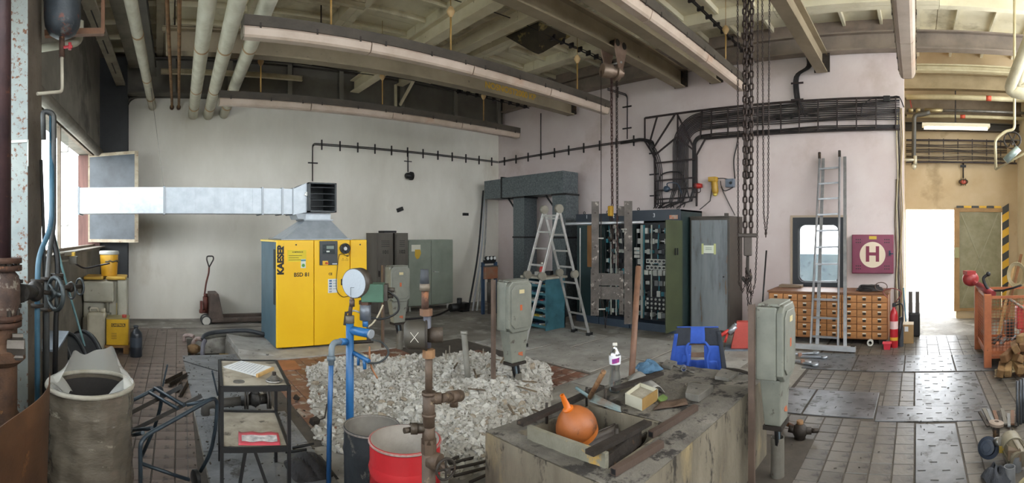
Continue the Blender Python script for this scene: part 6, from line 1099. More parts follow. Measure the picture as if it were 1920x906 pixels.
# ---- switch cabinets
NAVY = M('#2a343f', '#222b36', .4, bump=.03, spot='#4b5560', st=.7); TEAL = M('#2b3a3a', '#243030', .45, bump=.03); xf, xbk = 7.6, 8.46
bays = [(5.85, 6.42, '1'), (5.12, 5.83, '2'), (4.02, 5.10, '3')]
random.seed(31)
TW = M('#3f8a96', '#2f6f7c', .5); WB = M('#c3c4bd', '#a5a69e', .5); BB = M('#24262a', rough=.4)
for k, (ya, yb_, num) in enumerate(bays):
    T = thing('switch_cabinet', ['open switch cabinet with a dark green door and wooden panel', 'open switch cabinet hidden behind the hanging lifting frame', 'open switch cabinet with terminal strips and olive door'][k], 'switch cabinet', (8.0, (ya + yb_) / 2, 0), group='open switch cabinets'); zt = 2.22 if k == 2 else 2.18
    b = MB(T); b.box((xbk - .03, ya, .12), (xbk, yb_, zt)); b.box((xf, ya, .12), (xbk, ya + .025, zt)); b.box((xf, yb_ - .025, .12), (xbk, yb_, zt)); b.box((xf, ya, zt - .03), (xbk, yb_, zt)); mk('carcass', b, TEAL, T)
    b = MB(T); b.box((xf - .03, ya, 2.02), (xf, yb_, zt)); o = mk('header_panel', b, NAVY, T, bevel=.004)
    text(T, 'bay_number', num, .1, (xf - .032, (ya + yb_) / 2, 2.12), (0, -1, 0), (-1, 0, 0), M('#d5d8dc'), .001)
    b = MB(T); b.box((xf - .02, ya, 0), (xbk, yb_, .14)); mk('plinth_base', b, M('#3d4a5a', '#333f4d', .5, spot='#59636d', st=.66), T)
    b = MB(T); b.box((xf + .28, ya + .03, .14), (xf + .30, yb_ - .03, 2.0)); mk('mounting_plate', b, BB, T)
    for y in (ya + .015, yb_ - .015): b = MB(T); b.torus((xf + .1, y + (.1 if y < ya + .1 else -.1), zt + .03), .025, .007, (1, 0, 0), 12, 5); mk('lifting_eye', b, IRON, T)
    W_ = yb_ - ya - .1
    for r_ in range(9):
        z = .28 + r_ * .195; xx = xf + .17 + .03 * (r_ % 2)
        b = MB(T); b.box((xx, ya + .05, z - .012), (xx + .02, yb_ - .05, z + .012)); o = mk('din_rail', b, ALU, T)
        n = random.randint(6, 10) + 4 * (k == 2)
        if k == 0 and r_ < 8: n = 3
        for j in range(n):
            if random.random() < .12: continue
            wj = W_ / n; y = ya + .05 + (j + .5) * wj; h = random.uniform(.05, .11); d = random.uniform(.04, .09)
            b = MB(T); b.box((xx - d, y - wj * .42, z - h / 2), (xx, y + wj * .42, z + h / 2)); m = WB if (r_ % 3 == 1 and k == 2) else random.choice([BB, WB, WB, TW, M('#77797a')]); q_ = mk('breaker', b, m, o)
    for j in range(7):
        y = ya + .06 + W_ * j / 6; b = MB(T); b.tube(spl([(xf + .12 + random.uniform(-.03, .04), y + random.uniform(-.03, .03), z) for z in (.2, .6, 1.0, 1.4, 1.95)], 4), random.choice((.008, .014, .022)), 5); mk('wire_loom', b, TW if j % 2 else BB, T)
    for j in range(3): b = MB(T); y = ya + .1 + random.random() * W_; b.bar((xf + .07, y, .2), (xf + .07, y, 1.95), .014, .03, (1, 0, 0)); mk('busbar', b, WB, T)
    if k == 0:
        b = MB(T); b.box((xf - .02, ya + .05, .14), (xf + .005, yb_ - .03, 2.0)); o = mk('door', b, M('#22383a', '#1b2d30', .45), T, bevel=.004)
        b = MB(T); b.box((xf - .025, ya + .08, 1.12), (xf - .02, ya + .28, 1.95)); mk('wooden_panel', b, M('#8a6236', '#6f4d29', .6, stretch=(4, 4, .6)), o); b = MB(T); b.cyl((xf - .02, yb_ - .1, 1.9), (xf - .02, yb_ - .1, .2), .012, n=6); mk('edge_bar', b, ALU, o); b = MB(T); b.cyl((xf - .02, ya + .1, 1.1), (xf - .06, ya + .1, 1.1), .014, n=8); mk('knob', b, M('#b09a5a', metal=.5), o)
    if k == 2:
        b = MB(T); b.box((7.02, ya - .03, .12), (xf, ya - .005, 2.02)); o = mk('door', b, M('#4a5037', '#3e442f', .5, scale=2, bump=.03), T, bevel=.005)
        for x in (7.28, 7.36): b = MB(T); b.bar((x, ya - .06, 1.42), (x, ya - .06, 1.54), .018, .018, (1, 0, 0)); mk('door_handle', b, BLK, o)
        b = MB(T); b.box((xf - .034, ya + .05, 2.05), (xf - .028, ya + .22, 2.12)); mk('badge', b, M('#a89f92', '#b5623c', .5, scale=20), T)
        for r_, z in enumerate((1.16, 1.28, .42, .5, .58)):
            for j in range(7): c = V((xf + .06, ya + .2 + j * .085, z)); b = MB(T); b.cbox(c, (.06, .075, .075)); o = mk('fuse_holder', b, BB if z < 1 else WB, T); b = MB(T); b.cyl(c - V((.03, 0, 0)), c - V((.045, 0, 0)), .022, n=10); mk('fuse_cap', b, WB if z < 1 else BB, o)
        for j in range(3): b = MB(T); b.cbox((xf + .05, yb_ - .12, 1.5 - j * .07), (.03, .12, .055)); mk('meter', b, M('#b5b5ae'), T)
# grey cabinet
T = thing('grey_steel_cabinet', 'tall grey cabinet with rust-streaked door and taped note', 'cabinet', (8.15, 3.6, 0)); GC = M('#888c8f', '#6f7478', .5, .1, scale=2, bump=.05, stretch=(2.5, 2.5, .4), spot='#6e563f', st=.62, ss=4, spot2='#5f6266', st2=.62, ss2=2); GS = M('#4e4740', '#413b35', .5, .1)
b = MB(T); b.box((7.87, 3.2, .02), (8.5, 3.98, 2.08)); mk('body', b, GS, T, bevel=.006)
b = MB(T); b.box((7.84, 3.24, .08), (7.87, 3.94, 2.03)); o = mk('door', b, GC, T, bevel=.006)
b = MB(T); b.box((7.835, 3.48, 1.44), (7.84, 3.70, 1.58)); mk('paper_note', b, M('#dfe3d5'), o)
for y in (3.47, 3.71): b = MB(T); b.box((7.833, y - .02, 1.42), (7.839, y + .02, 1.61)); mk('tape_strip', b, M('#c5c78c'), o)
for k in range(2): b = MB(T); b.box((7.832, 3.53, 1.50 + k * .03), (7.835, 3.65, 1.51 + k * .03)); mk('note_line', b, M('#8f9a8f'), o)
b = MB(T); b.cyl((7.84, 3.30, 1.03), (7.82, 3.30, 1.03), .014, n=10); mk('lock', b, BLK, o)
b = MB(T); b.box((7.85, 3.2, 2.08), (8.5, 3.98, 2.10)); b.box((7.86, 3.24, 2.1), (7.92, 3.3, 2.15)); mk('top_plate', b, GS, T)
# ---- lifting frame hung on the hoist
rf = 7.35; T = thing('lifting_frame', 'worn steel lifting frame of two channels and a cross pipe hung from the hoist', 'lifting frame', PR(1145, 600, rf)); LF = M('#57504a', '#3c3632', .5, .4, scale=5, bump=.3, spot='#8f877e', st=.6, ss=9)
def g5(x, y, d=0): return PR(x, y, rf + d)
rr = V((cos(az(1145)), -sin(az(1145)), 0)); ff = V((-sin(az(1145)), -cos(az(1145)), 0))
def chan(x, ya, yb_, w_, name='channel'):
    b = MB(T); a, c = g5(x, yb_), g5(x, ya); b.bar(a, c, w_, .012, ff)
    for s in (-1, 1): b.bar(a + rr * s * w_ / 2 - ff * .03, c + rr * s * w_ / 2 - ff * .03, .012, .07, ff)
    o = mk(name, b, LF, T)
    for t in (.06, .3, .6, .9): p_ = a.lerp(c, t); b = MB(T); b.cyl(p_ + ff * .006, p_ + ff * .02, .014, n=8); mk('bolt', b, IRON, o)
chan(1116, 378, 592, .10); chan(1178, 377, 608, .11); chan(1165, 508, 590, .05, 'short_channel'); chan(1112, 505, 592, .06, 'short_channel')
for ya, yb_ in ((512, 535), (537, 561)): b = MB(T); b.hexa([g5(1117, yb_), g5(1162, yb_ + 1), g5(1162, yb_ + 1, .05), g5(1117, yb_, .05), g5(1117, ya), g5(1162, ya + 1), g5(1162, ya + 1, .05), g5(1117, ya, .05)]); mk('web_plate', b, M('#57514c', '#403b37', .6, .3, scale=6, bump=.4, spot='#8b847c', st=.62), T)
b = MB(T); b.cyl(g5(1060, 420, .1), g5(1207, 417, .1), .024, n=12); mk('cross_pipe', b, M('#b5b8bb', '#969a9e', .35, .6), T)
b = MB(T); b.hexa([g5(1158, 405, .06), g5(1172, 405, .06), g5(1172, 405, .09), g5(1158, 405, .09), g5(1158, 387, .06), g5(1172, 387, .06), g5(1172, 387, .09), g5(1158, 387, .09)]); mk('eye_plate', b, LF, T)
for a, e in (((1122, 447), (1132, 447)), ((1122, 580), (1135, 580)), ((1165, 430), (1175, 430))): b = MB(T); b.cyl(g5(*a), g5(*e), .012, n=6); mk('stud', b, ALU, T)
strand(T, [g5(1157, 405, .03), g5(1158, 500, .03)], .05, CHR); strand(T, [g5(1130, 560, .02), g5(1135, 615, .02), g5(1142, 560, .02)], .03, CH)
for k in range(5): b = MB(T); c = g5(1152 + k % 2 * 6, 425 + k * 14, .15); b.cbox(c, (.06, .05, .07), .6); mk('shackle', b, LF, T, bevel=.008)
# brown pole behind the block
a = PR(1181, 706, 4.05); c = PR(1197, 500, 4.6); b = MB(); b.cyl((a.x - .04, a.y, 0), c, .028, n=12); solo('brown_pole', b, M('#7a5844', '#5f4334', .6, scale=8, bump=.15), 'brown steel pole standing upright behind the concrete block', 'pole')
# ---- concrete block
PZB = .638; BX0, BX1, BY0, BY1 = 1.78, 3.75, 1.20, 2.20
T = thing('concrete_block', 'stained concrete machine foundation block with a sunken top frame', 'block', (2.75, 1.7, 0))
ox0, ox1, oy0, oy1 = 1.92, 2.55, 1.42, 2.05
b = MB(T)
for a, c in (((BX0, BY0), (ox0, BY1)), ((ox1, BY0), (BX1, BY1)), ((ox0, BY0), (ox1, oy0)), ((ox0, oy1), (ox1, BY1))): b.box((*a, 0), (*c, PZB))
b.box((ox0, oy0, 0), (ox1, oy1, PZB - .25)); mk('block_body', b, PLINTH, T)
b = MB(T); n = 60; random.seed(8)
vs = []; 
for j in range(31):
    for i in range(61):
        x, y = BX0 + (BX1 - BX0) * i / 60, BY0 + (BY1 - BY0) * j / 30; vs.append((x, y, PZB + .002 + random.uniform(0, .006)))
fs = [(j * 61 + i, j * 61 + i + 1, (j + 1) * 61 + i + 1, (j + 1) * 61 + i) for j in range(30) for i in range(60) if not (ox0 - .04 < BX0 + (BX1 - BX0) * i / 60 < ox1 and oy0 - .04 < BY0 + (BY1 - BY0) * j / 30 < oy1)]
b.add(vs, fs, True); mk('dirty_top', b, M('#6f6a62', '#55504a', .85, scale=4, bump=.6, bs=30, spot='#2c2825', st=.56, ss=5, spot2='#9a9488', st2=.6, ss2=2.5), T)
def bz(x, y, z=PZB + .008): return PZ(x, y, z)
WF = M('#8b8879', '#6f6b5c', .7, bump=.4, spot='#b08a3e', st=.62, ss=5)
a, c = bz(992, 803, .70), bz(1138, 855, .70); b = MB(T); b.bar(a - V((0, 0, .04)), c - V((0, 0, .04)), .03, .11); mk('frame_board', b, WF, T)
a, c = bz(1138, 852, .70), bz(1200, 800, .70); b = MB(T); b.bar(a - V((0, 0, .05)), c - V((0, 0, .05)), .02, .09); mk('frame_board', b, IRON, T)
DKB = M('#3b3430', '#29241f', .6, .3, scale=6, bump=.2, spot='#5b4d40', st=.64)
for a, e, w_ in (((975, 795), (1128, 725), .05), ((1105, 850), (1215, 792), .055), ((1150, 730), (1240, 700), .05)): b = MB(T); b.bar(bz(*a, .727), bz(*e, .727), w_, .022); mk('cross_bar', b, DKB, T)
for x, y in ((1025, 776), (1157, 826), (1100, 745), (1135, 748)): p = bz(x, y, .70); b = MB(T); b.cyl(p - V((0, 0, .06)), p + V((0, 0, .065)), .009, n=8); mk('anchor_bolt', b, IRON, T)
b = MB(T); p0, p1 = bz(1085, 752, .55), bz(1235, 815, .55)
for s in (0, 1):
    q0, q1 = V((2.05, 1.98 - s * .24, .5)), V((2.52, 1.92 - s * .24, .5)); b = MB(T); b.grid(lambda u, v_: q0.lerp(q1, u) + V((.0, .11 * cos(pi * v_), .02 + .11 * sin(-pi * v_) + .06)), 10, 10); mk('trough_half', b, M('#332e2a', '#463d35', .5, .4), T, solid=.01)
for a, e in (((1150, 885), (1240, 832)), ((1220, 815), (1305, 764))): b = MB(T); A, E_ = bz(*a, .665), bz(*e, .665); b.bar(A, E_, .036, .036); o = mk('square_tube', b, M('#5d4d44', '#473a33', .6, .3), T); d = (A - E_).normalized(); b = MB(T); b.bar(A - d * .001, A + d * .001, .026, .026); mk('tube_bore', b, BLK, o)
# things on the block
p = bz(1072, 815, .64); T = thing('orange_funnel', 'large dirty orange plastic funnel lying upside down', 'funnel', bz(1075, 812, .60)); c = bz(1078, 795, .66); ax = V((-.42, .12, .9)).normalized(); OR = M('#a65d2a', '#84481d', .5, scale=3, bump=.1, spot='#4f2f18', st=.6, ss=4)
k_ = pxm(c.xy.length)
b = MB(T); b.lathe([(.108, -.085), (.122, -.06), (.127, -.03), (.124, .0), (.112, .03), (.085, .068), (.05, .098), (.028, .108)], c, ax, 36); mk('bowl', b, OR, T); b = MB(T); b.lathe([(.118, -.085), (.126, -.05)], c, ax, 36); mk('rim', b, M('#d07a34', '#b5652a', .5), T)
b = MB(T); b.lathe([(.032, .10), (.034, .115), (.026, .12), (.021, .125), (.014, .20), (.014, .21), (.009, .21)], c, ax, 20); mk('spout', b, M('#d4701f', '#c26018', .4), T)
p = bz(1153, 735); T = thing('water_bottle', 'clear plastic water bottle with purple and white label', 'bottle', p); hB = .35
b = MB(T); b.lathe([(0, .004), (.034, 0), (.044, .012), (.046, .06), (.040, .11), (.033, .15), (.032, .17), (.040, .21), (.043, .25), (.04, .275), (.026, .305), (.014, .32), (.014, .34)], p, n=24); mk('bottle_body', b, clear_glass('pet_plastic', '#e6eaec', .35, .18), T)
b = MB(T); b.cyl(p + V((0, 0, .335)), p + V((0, 0, .355)), .017, n=14); mk('cap', b, WHITE, T); b = MB(T); b.lathe([(.0412, .205), (.0445, .25), (.0418, .268)], p, n=24); mk('label_band', b, M('#dcdde2', rough=.4), T); b = MB(T); cr = V((-sin(az(1153)), -cos(az(1153)), 0))
b.grid(lambda u, v_: p + V((0, 0, .212 + .035 * v_ + .012 * u)) + Matrix.Rotation(-.5 + 1.3 * u, 3, 'Z') @ cr * (.0435 + .0025 * v_), 8, 3); mk('purple_logo', b, M('#5d3f92', '#b03a6a', .4, scale=30), T)
b = MB(T); b.lathe([(0, .007), (.036, .006), (.043, .014), (.043, .025), (0, .025)], p, n=20); mk('water', b, clear_glass('water_rest', '#c9d4d8', .3), T)
a, c = bz(1083, 728, .72), bz(1120, 755, .70); T = thing('pick_shovel', 'rusty turquoise trowel lying across the frame on the block', 'trowel', c); b = MB(T); P_ = [bz(1105, 752, .72), bz(1165, 772, .70), bz(1163, 762, .72), bz(1112, 738, .74)]
b.grid(lambda u, v_: P_[0].lerp(P_[1], u).lerp(P_[3].lerp(P_[2], u), v_) + V((0, 0, -.02 * sin(pi * v_))), 8, 5); mk('blade', b, M('#7d9294', '#7a5a44', .5, .2, scale=8), T, solid=.006)
b = MB(T); b.tube([bz(1104, 744, .74), bz(1080, 727, .78)], .011, 8); mk('arm', b, M('#6f8486', '#54666a', .5), T); b = MB(T); b.tube([bz(1106, 745, .74), PR(1132, 697, 2.95)], .016, 10); mk('handle', b, RUSTL, T)
T = thing('small_open_box', 'small open white and wooden box of dust on the block', 'box', bz(1200, 763)); P_ = [bz(1172, 758), bz(1204, 771), bz(1234, 750), bz(1200, 737)]; cc = sum(P_, V()) / 4; hb = .075
for i in range(4):
    A, E_ = P_[i], P_[(i + 1) % 4]; b = MB(T); d = (cc - (A + E_) / 2).normalized() * .008; d.z = 0; b.hexa([A, E_, E_ + d, A + d] + [q_ + V((0, 0, hb)) for q_ in (A, E_, E_ + d, A + d)]); mk('side', b, M('#c9c6b4', '#b3af9b', .6) if i != 1 else M('#a38350', '#8b6c3e', .6), T)
b = MB(T); b.hexa([q_.lerp(cc, .06) + V((0, 0, .004)) for q_ in P_] + [q_.lerp(cc, .06) + V((0, 0, .05)) for q_ in P_]); mk('dust_fill', b, M('#a39c8e', '#857e70', .95, bump=.6), T)
P_ = [bz(1178, 715), bz(1218, 742), bz(1247, 738), bz(1212, 707)]; b = MB(); b.grid(lambda u, v_: P_[0].lerp(P_[1], u).lerp(P_[3].lerp(P_[2], u), v_) + V((0, 0, .055 * sin(pi * v_) + .004)), 10, 10); solo('curved_shell', b, M('#a9a6a2', '#8f8c88', .5, bump=.1), 'pale grey curved plastic shell lying behind the small box', 'shell', solid=.005)
c = bz(1215, 694); b = MB(); random.seed(4)
b.grid(lambda u, v_: c + V((0, 0, 0)) + V((cos(2 * pi * u), sin(2 * pi * u), 0)) * (.005 + .105 * v_) * (1 + .2 * sin(2 * pi * u * 3 + v_ * 4) * v_) + V((0, 0, (.05 + .022 * sin(2 * pi * u * 2 + 1) * v_ + .022 * sin(2 * pi * u * 5 + v_ * 9) * v_) * (1 - v_ ** 3) * 1.25 + .004)), 40, 10); solo('blue_rag', b, M('#4d6f8c', '#3a5468', .9, scale=8, bump=.6, bs=40, spot='#79a3c9', st=.6, ss=10), 'crumpled grey-blue rag on the block beside the bottle', 'rag', solid=.004)
p = bz(1282, 697); T = thing('bearing_ring', 'chromed ring and pin lying on the block before the chair', 'ring', p); rc_ = V((cos(az(1282)), -sin(az(1282)), 0)); b = MB(T); dv = V((-sin(az(1282)), -cos(az(1282)), 0)); b.lathe([(.017, -.05), (.021, -.05), (.021, .012), (.017, .012), (.017, -.05)], p + V((0, 0, .024)), dv, 24); mk('ring_tube', b, M('#b9bcc0', '#8b8e92', .25, .8), T)
for A, E_ in ((bz(1257, 684, .66), bz(1276, 690, .665)), (bz(1288, 695, .655), bz(1302, 699, .65))): b = MB(T); b.cyl(A, E_, .008, n=8); mk('pin', b, STEEL, T)
for k, (P4, hgt, lab) in enumerate(((((1340, 712), (1367, 716), (1386, 702), (1352, 697)), .028, 'square steel pad near the rusty post on the block'), (((1285, 750), (1310, 755), (1338, 735), (1290, 728)), .05, 'thick steel pad in the middle of the block'), (((1240, 690), (1258, 694), (1270, 684), (1250, 680)), .03, 'small steel pad behind the chromed ring'))):
    Q = [bz(*q_) for q_ in P4]; b = MB(); b.hexa(Q + [q_ + V((0, 0, hgt)) for q_ in Q]); T = solo('bearing_pad', b, M('#7b7770', '#5c5851', .7, .2, bump=.4), lab, 'steel pad', bevel=.004)
    c_ = sum(Q, V()) / 4 + V((0, 0, hgt)); b = MB(); b.cyl(c_, c_ + V((0, 0, .002)), .009, n=8); mk('bolt_hole', b, BLK, T)
c = bz(1301, 721); b = MB(); b.torus(c, .065, .004, n=30, k=5); b.cyl(c, c + V((0, 0, .004)), .012, n=10); solo('disc_mark', b, M('#5c564e', '#7d766c', .8), 'shallow round disc pressed into the dusty block top', 'disc')
b = MB(); q0 = [bz(1252, 748), bz(1240, 757), bz(1232, 750), bz(1243, 742)]; b.hexa(q0 + [q_ + V((0, 0, .012)) for q_ in q0]); solo('green_scrap', b, M('#6f8a4a', '#5d7540', .7), 'small green flat scrap beside the small box', 'scrap')
b = MB(); P_ = [bz(1225, 772), bz(1290, 762), bz(1285, 750), bz(1240, 757)]; b.grid(lambda u, v_: P_[0].lerp(P_[1], u).lerp(P_[3].lerp(P_[2], u), v_) + V((0, 0, .012 + .012 * sin(u * 9) * sin(pi * v_))), 10, 4); solo('leather_strip', b, M('#5a4636', '#43342a', .8, bump=.4), 'brown leathery strip lying on the block by the box', 'strip', solid=.006)
a, c = bz(1362, 692, .67), bz(1406, 701, .68); b = MB(); b.tube(spl([a, a.lerp(c, .5) + V((0, 0, .01)), c], 4), .012, 6); solo('curved_bar', b, IRON, 'dark curved iron bar at the far corner of the block', 'bar')
# ---- chair with jacket
p = PZ(1308, 788, 0); T = thing('office_chair', 'chair behind the block with seat hidden under a jacket', 'chair', (p.x, p.y, 0)); rx = V((cos(az(1308)), -sin(az(1308)), 0)); fy = V((sin(az(1308)), cos(az(1308)), 0)); C0 = V((p.x, p.y, 0))
def ch(u, d, z): return C0 + rx * u + fy * d + V((0, 0, z))
b = MB(T)
for s in (-1, 1): b = MB(T); b.tube(rnd([ch(s * .2, .42, 0), ch(s * .2, .06, .43), ch(s * .19, .03, .86)], .05), .013, 8); mk('back_leg', b, BLK, T); b = MB(T); b.tube([ch(s * .2, .48, 0), ch(s * .2, .45, .43)], .013, 8); mk('front_leg', b, BLK, T)
for z in (.62, .74, .85): b = MB(T); b.bar(ch(-.19, .03, z), ch(.19, .03, z), .02, .045); mk('back_slat', b, M('#8b6f5c', '#6f5747', .6), T)
b = MB(T); b.hexa([ch(-.22, .06, .42), ch(.22, .06, .42), ch(.21, .48, .42), ch(-.21, .48, .42), ch(-.22, .06, .45), ch(.22, .06, .45), ch(.21, .48, .45), ch(-.21, .48, .45)]); mk('seat', b, M('#7f9690', '#6b807b', .6), T, bevel=.012)
T2 = thing('blue_jacket', 'blue and black work jacket hung over the chair back', 'jacket', ch(0, 0, .4)); JB = M('#2f55b0', '#24448f', .8, scale=6, bump=.4, bs=18); JK = M('#23262e', '#2f333c', .85, scale=6, bump=.4, bs=18)
def jk(u, v_):   # u across, v down the front; gentle trapezoid with folds
    w_ = .205 + .075 * v_; x = (u - .5) * 2; return ch(x * w_, -.005 - .045 * sin(pi * min(1, v_ + .15)) * (1 - .4 * x * x) - .012 * sin(x * 14 + v_ * 3) * v_, .885 - .5 * v_ + .012 * (1 - x * x))
def panel(name, u0, u1, v0, v1, m, nu=12, nv=14, off=0): b = MB(T2); b.grid(lambda a, c: jk(u0 + (u1 - u0) * a, v0 + (v1 - v0) * c) - fy * off, nu, nv); return mk(name, b, m, T2, solid=.008)
panel('left_yoke', 0, .34, 0, .33, JK); panel('right_yoke', .66, 1, 0, .33, JK); panel('left_front', 0, .37, .33, 1, JB); panel('right_front', .63, 1, .33, 1, JB); panel('collar', .34, .66, 0, .30, JB); panel('lower_lining', .3, .7, .62, .95, M('#24479c', '#1d3a80', .85, bump=.3)); panel('left_sleeve_edge', -.02, .06, .1, 1.0, JB, 4, 12, .008); panel('right_sleeve_edge', .94, 1.03, .05, 1.05, JK, 4, 12, .008); panel('left_pocket', .2, .36, .5, .66, JB, 6, 5, .01); panel('right_pocket', .70, .88, .62, .84, JB, 6, 5, .014)
for s in (-1, 1): b = MB(T2); b.tube(spl([ch(s * .06, -.03, .78), ch(s * .11, -.06, .70), ch(s * .09, -.06, .6), ch(s * .1, -.05, .5)], 4), .014, 6); mk('lapel_fold', b, JB, T2)
b = MB(T2); b.grid(lambda u, v_: ch((u - .5) * .4, -.01 + .09 * v_, .895 - .02 * v_ * v_), 8, 4); mk('shoulder_top', b, JB, T2, solid=.008)
# ---- red jack and grinder
p = PZ(1391, 658, 0); T = thing('red_jack_stand', 'red wedge-shaped machine stand on the floor by the grey cabinet', 'machine stand', (p.x, p.y, 0)); RD = M('#b5453a', '#9a372e', .5, scale=4, bump=.08, spot='#6b3a30', st=.66); rr3 = V((cos(az(1391)), -sin(az(1391)), 0)); ff3 = V((sin(az(1391)), cos(az(1391)), 0)); C0 = V((p.x, p.y, 0))
def c3(u, d, z): return C0 + rr3 * u + ff3 * d + V((0, 0, z))
b = MB(T); b.hexa([c3(-.17, 0, .03), c3(.17, 0, .03), c3(.17, .3, .03), c3(-.17, .3, .03), c3(-.08, .06, .43), c3(.10, .06, .43), c3(.10, .2, .43), c3(-.08, .2, .43)]); mk('housing', b, RD, T, bevel=.01); b = MB(T); b.hexa([c3(-.26, -.06, 0), c3(.24, -.06, 0), c3(.24, .34, 0), c3(-.26, .34, 0), c3(-.26, -.06, .03), c3(.24, -.06, .03), c3(.24, .34, .03), c3(-.26, .34, .03)]); mk('base_plate', b, M('#7d8794', '#656e7a', .5, .3), T)
b = MB(T); b.cyl(c3(-.2, .05, .26), c3(-.1, .08, .36), .05, n=14); b.cyl(c3(-.1, .08, .36), c3(-.08, .09, .40), .035, n=12); mk('motor', b, M('#a8adb2', '#8b9096', .35, .6), T); b = MB(T); b.cyl(c3(-.34, .02, .22), c3(-.2, .05, .3), .03, n=10); b.cyl(c3(-.26, .03, .12), c3(-.22, .05, .26), .02, n=8); mk('red_arm', b, M('#c23a34', rough=.4), T)
# dark rod leaning on wall
a, c = PR(1425, 560, 8.3), PR(1437, 470, 8.75); b = MB(); b.tube([(a.x, a.y, 0), c], .015, 6); solo('thin_rod', b, BLK, 'thin dark rod leaning on the wall beside the wooden drawers', 'rod')
# wall devices
xw = XR - .005
p = PX(1343, 345, xw); T = thing('yellow_wall_lamp', 'yellow downward wall lamp above the grey cabinet', 'lamp', p); YL = M('#b8902a', '#9a7620', .4); b = MB(T); b.cbox(p + V((-.08, .03, .08)), (.14, .16, .09)); mk('lamp_base', b, YL, T, bevel=.01); b = MB(T); b.lathe([(0, 0), (.045, 0), (.065, .05), (.065, .2), (.05, .28), (0, .28)], p + V((-.08, -.02, -.2)), (0, .12, 1), 16); mk('lamp_body', b, YL, T); b = MB(T); b.sph(p + V((-.08, -.01, -.2)), .045, 10); mk('lens', b, M('#d8c060', rough=.2), T)
p2 = PX(1371, 344, xw); T = thing('grey_switch_box', 'grey square switch box right of the yellow wall lamp', 'box', p2); b = MB(T); b.cbox(p2 + V((-.05, 0, 0)), (.1, .17, .16)); mk('box_body', b, M('#6a7482', '#57606d', .4), T, bevel=.01); b = MB(T); b.cyl(p2 + V((-.1, -.03, 0)), p2 + V((-.12, -.03, 0)), .025, n=12); mk('knob', b, BLK, T)
b = MB(T); b.tube(spl([p2 + V((-.03, 0, .06)), p2 + V((-.02, .14, .1)), p + V((-.04, -.05, .1))], 5), .008, 5); mk('lead', b, CABLE, T); b = MB(T); b.tube(spl([p2 + V((-.03, -.05, -.08)), p2 + V((-.03, .12, -.14)), p + V((-.03, -.12, -.06)), p + V((-.03, -.1, .05))], 5), .008, 5); mk('lead', b, CABLE, T)
b = MB(T); b.tube(spl([p + V((-.02, .08, -.05)), p + V((-.02, .12, -.3)), PX(1330, 378, xw - .02), PX(1312, 393, xw - .04)], 5), .01, 5); mk('lead', b, M('#57534f'), T); b = MB(T); b.tube(spl([PX(1352, 350, xw - .02), PX(1362, 372, xw - .02), PX(1378, 404, xw - .04)], 5), .01, 5); mk('lead', b, M('#57534f'), T)
b = MB(T); b.tube(spl([PX(1378, 335, xw - .02), PX(1376, 300, xw - .02), PX(1382, 270, xw - .02), PX(1386, 245, xw - .02)], 5), .012, 5); mk('lead', b, CABLE, T)
p = PX(1315, 349, xw); T = thing('alarm_beacon', 'small red alarm beacon beside the vertical cable ladder', 'beacon', p); b = MB(T); b.lathe([(0, -.02), (.05, -.02), (.055, .03), (.04, .1), (0, .11)], p + V((-.06, .06, 0)), (0, -1, 0), 14); mk('lens', b, M('#b5342f', rough=.3), T); b = MB(T); b.cyl(p + V((-.06, .12, 0)), p + V((-.06, .05, 0)), .06, n=12); mk('base', b, M('#5f2b28'), T); b = MB(T); b.tube(spl([p + V((-.05, .0, -.04)), p + V((-.03, .02, -.12)), p + V((-.03, .2, -.12))], 4), .008, 5); mk('lead', b, CABLE, T)
# ---- tall double ladder
LM = M('#a3a3a5', '#85868a', .35, .6, scale=6, bump=.05)
fa, fb = V((7.30, 1.625, .02)), V((7.26, 1.19, .02)); ta, tb = V((8.47, 1.72, 3.15)), V((8.47, 1.36, 3.17))
T = rail_ladder('extension_ladder', 'tall double aluminium ladder leaning on the wall before the window', 'ladder', (7.45, 1.44, 0), (fa, fb), (ta, tb), 11, LM, .026, .065, f0=.055, f1=.93)
dv = V((-.07, -.05, .0))
for a, c in ((fa + V((.05, -.09, 0)), ta + V((.02, -.06, -.02))), (fb + V((.05, -.1, 0)), tb + V((.02, -.09, -.02)))): b = MB(T); b.bar(a, c, .022, .055, V((0, 1, 0))); mk('second_rail', b, LM, T)
for c in (ta, tb): b = MB(T); b.cbox(c + V((-.02, 0, .03)), (.05, .045, .12)); mk('top_cap', b, IRON, T, bevel=.008)
b = MB(T); b.bar((7.22, 1.90, .07), (7.19, .91, .06), .06, .075); mk('stabiliser', b, M('#c3c5c8', '#a9abae', .35, .5), T)
for y in (1.9, .96): b = MB(T); b.cbox((7.21, y, .05), (.09, .07, .1)); mk('rubber_foot', b, BLK, T, bevel=.008)
# ---- wooden drawer cabinet
T = thing('drawer_cabinet', 'brown wooden cabinet of forty-eight small drawers under the window', 'cabinet', (8.0, 1.44, 0)); WO = M('#9a6436', '#80502a', .5, scale=3, stretch=(1, .6, 5), bump=.06, spot='#5f3a1e', st=.68); WO2 = M('#b87f4a', '#9f6a3a', .45, scale=3, stretch=(1, .6, 5), bump=.06, rnd_=.1); xf, ya, yb_, za, zb_ = 7.74, .46, 2.45, .085, .815
b = MB(T); b.box((xf + .02, ya, za), (8.4, yb_, zb_)); mk('carcass', b, WO, T); b = MB(T); b.box((xf - .015, ya - .015, zb_), (8.42, yb_ + .015, zb_ + .025)); mk('top', b, M('#7d5334', '#6a442a', .5), T, bevel=.004)
dw, dh = (yb_ - ya - .03) / 8, (zb_ - za - .03) / 6
mkd = MB().box((-.012, -dw / 2 + .006, -dh / 2 + .006), (.02, dw / 2 - .006, dh / 2 - .006)).mesh('drawer'); mkd.materials.append(WO2)
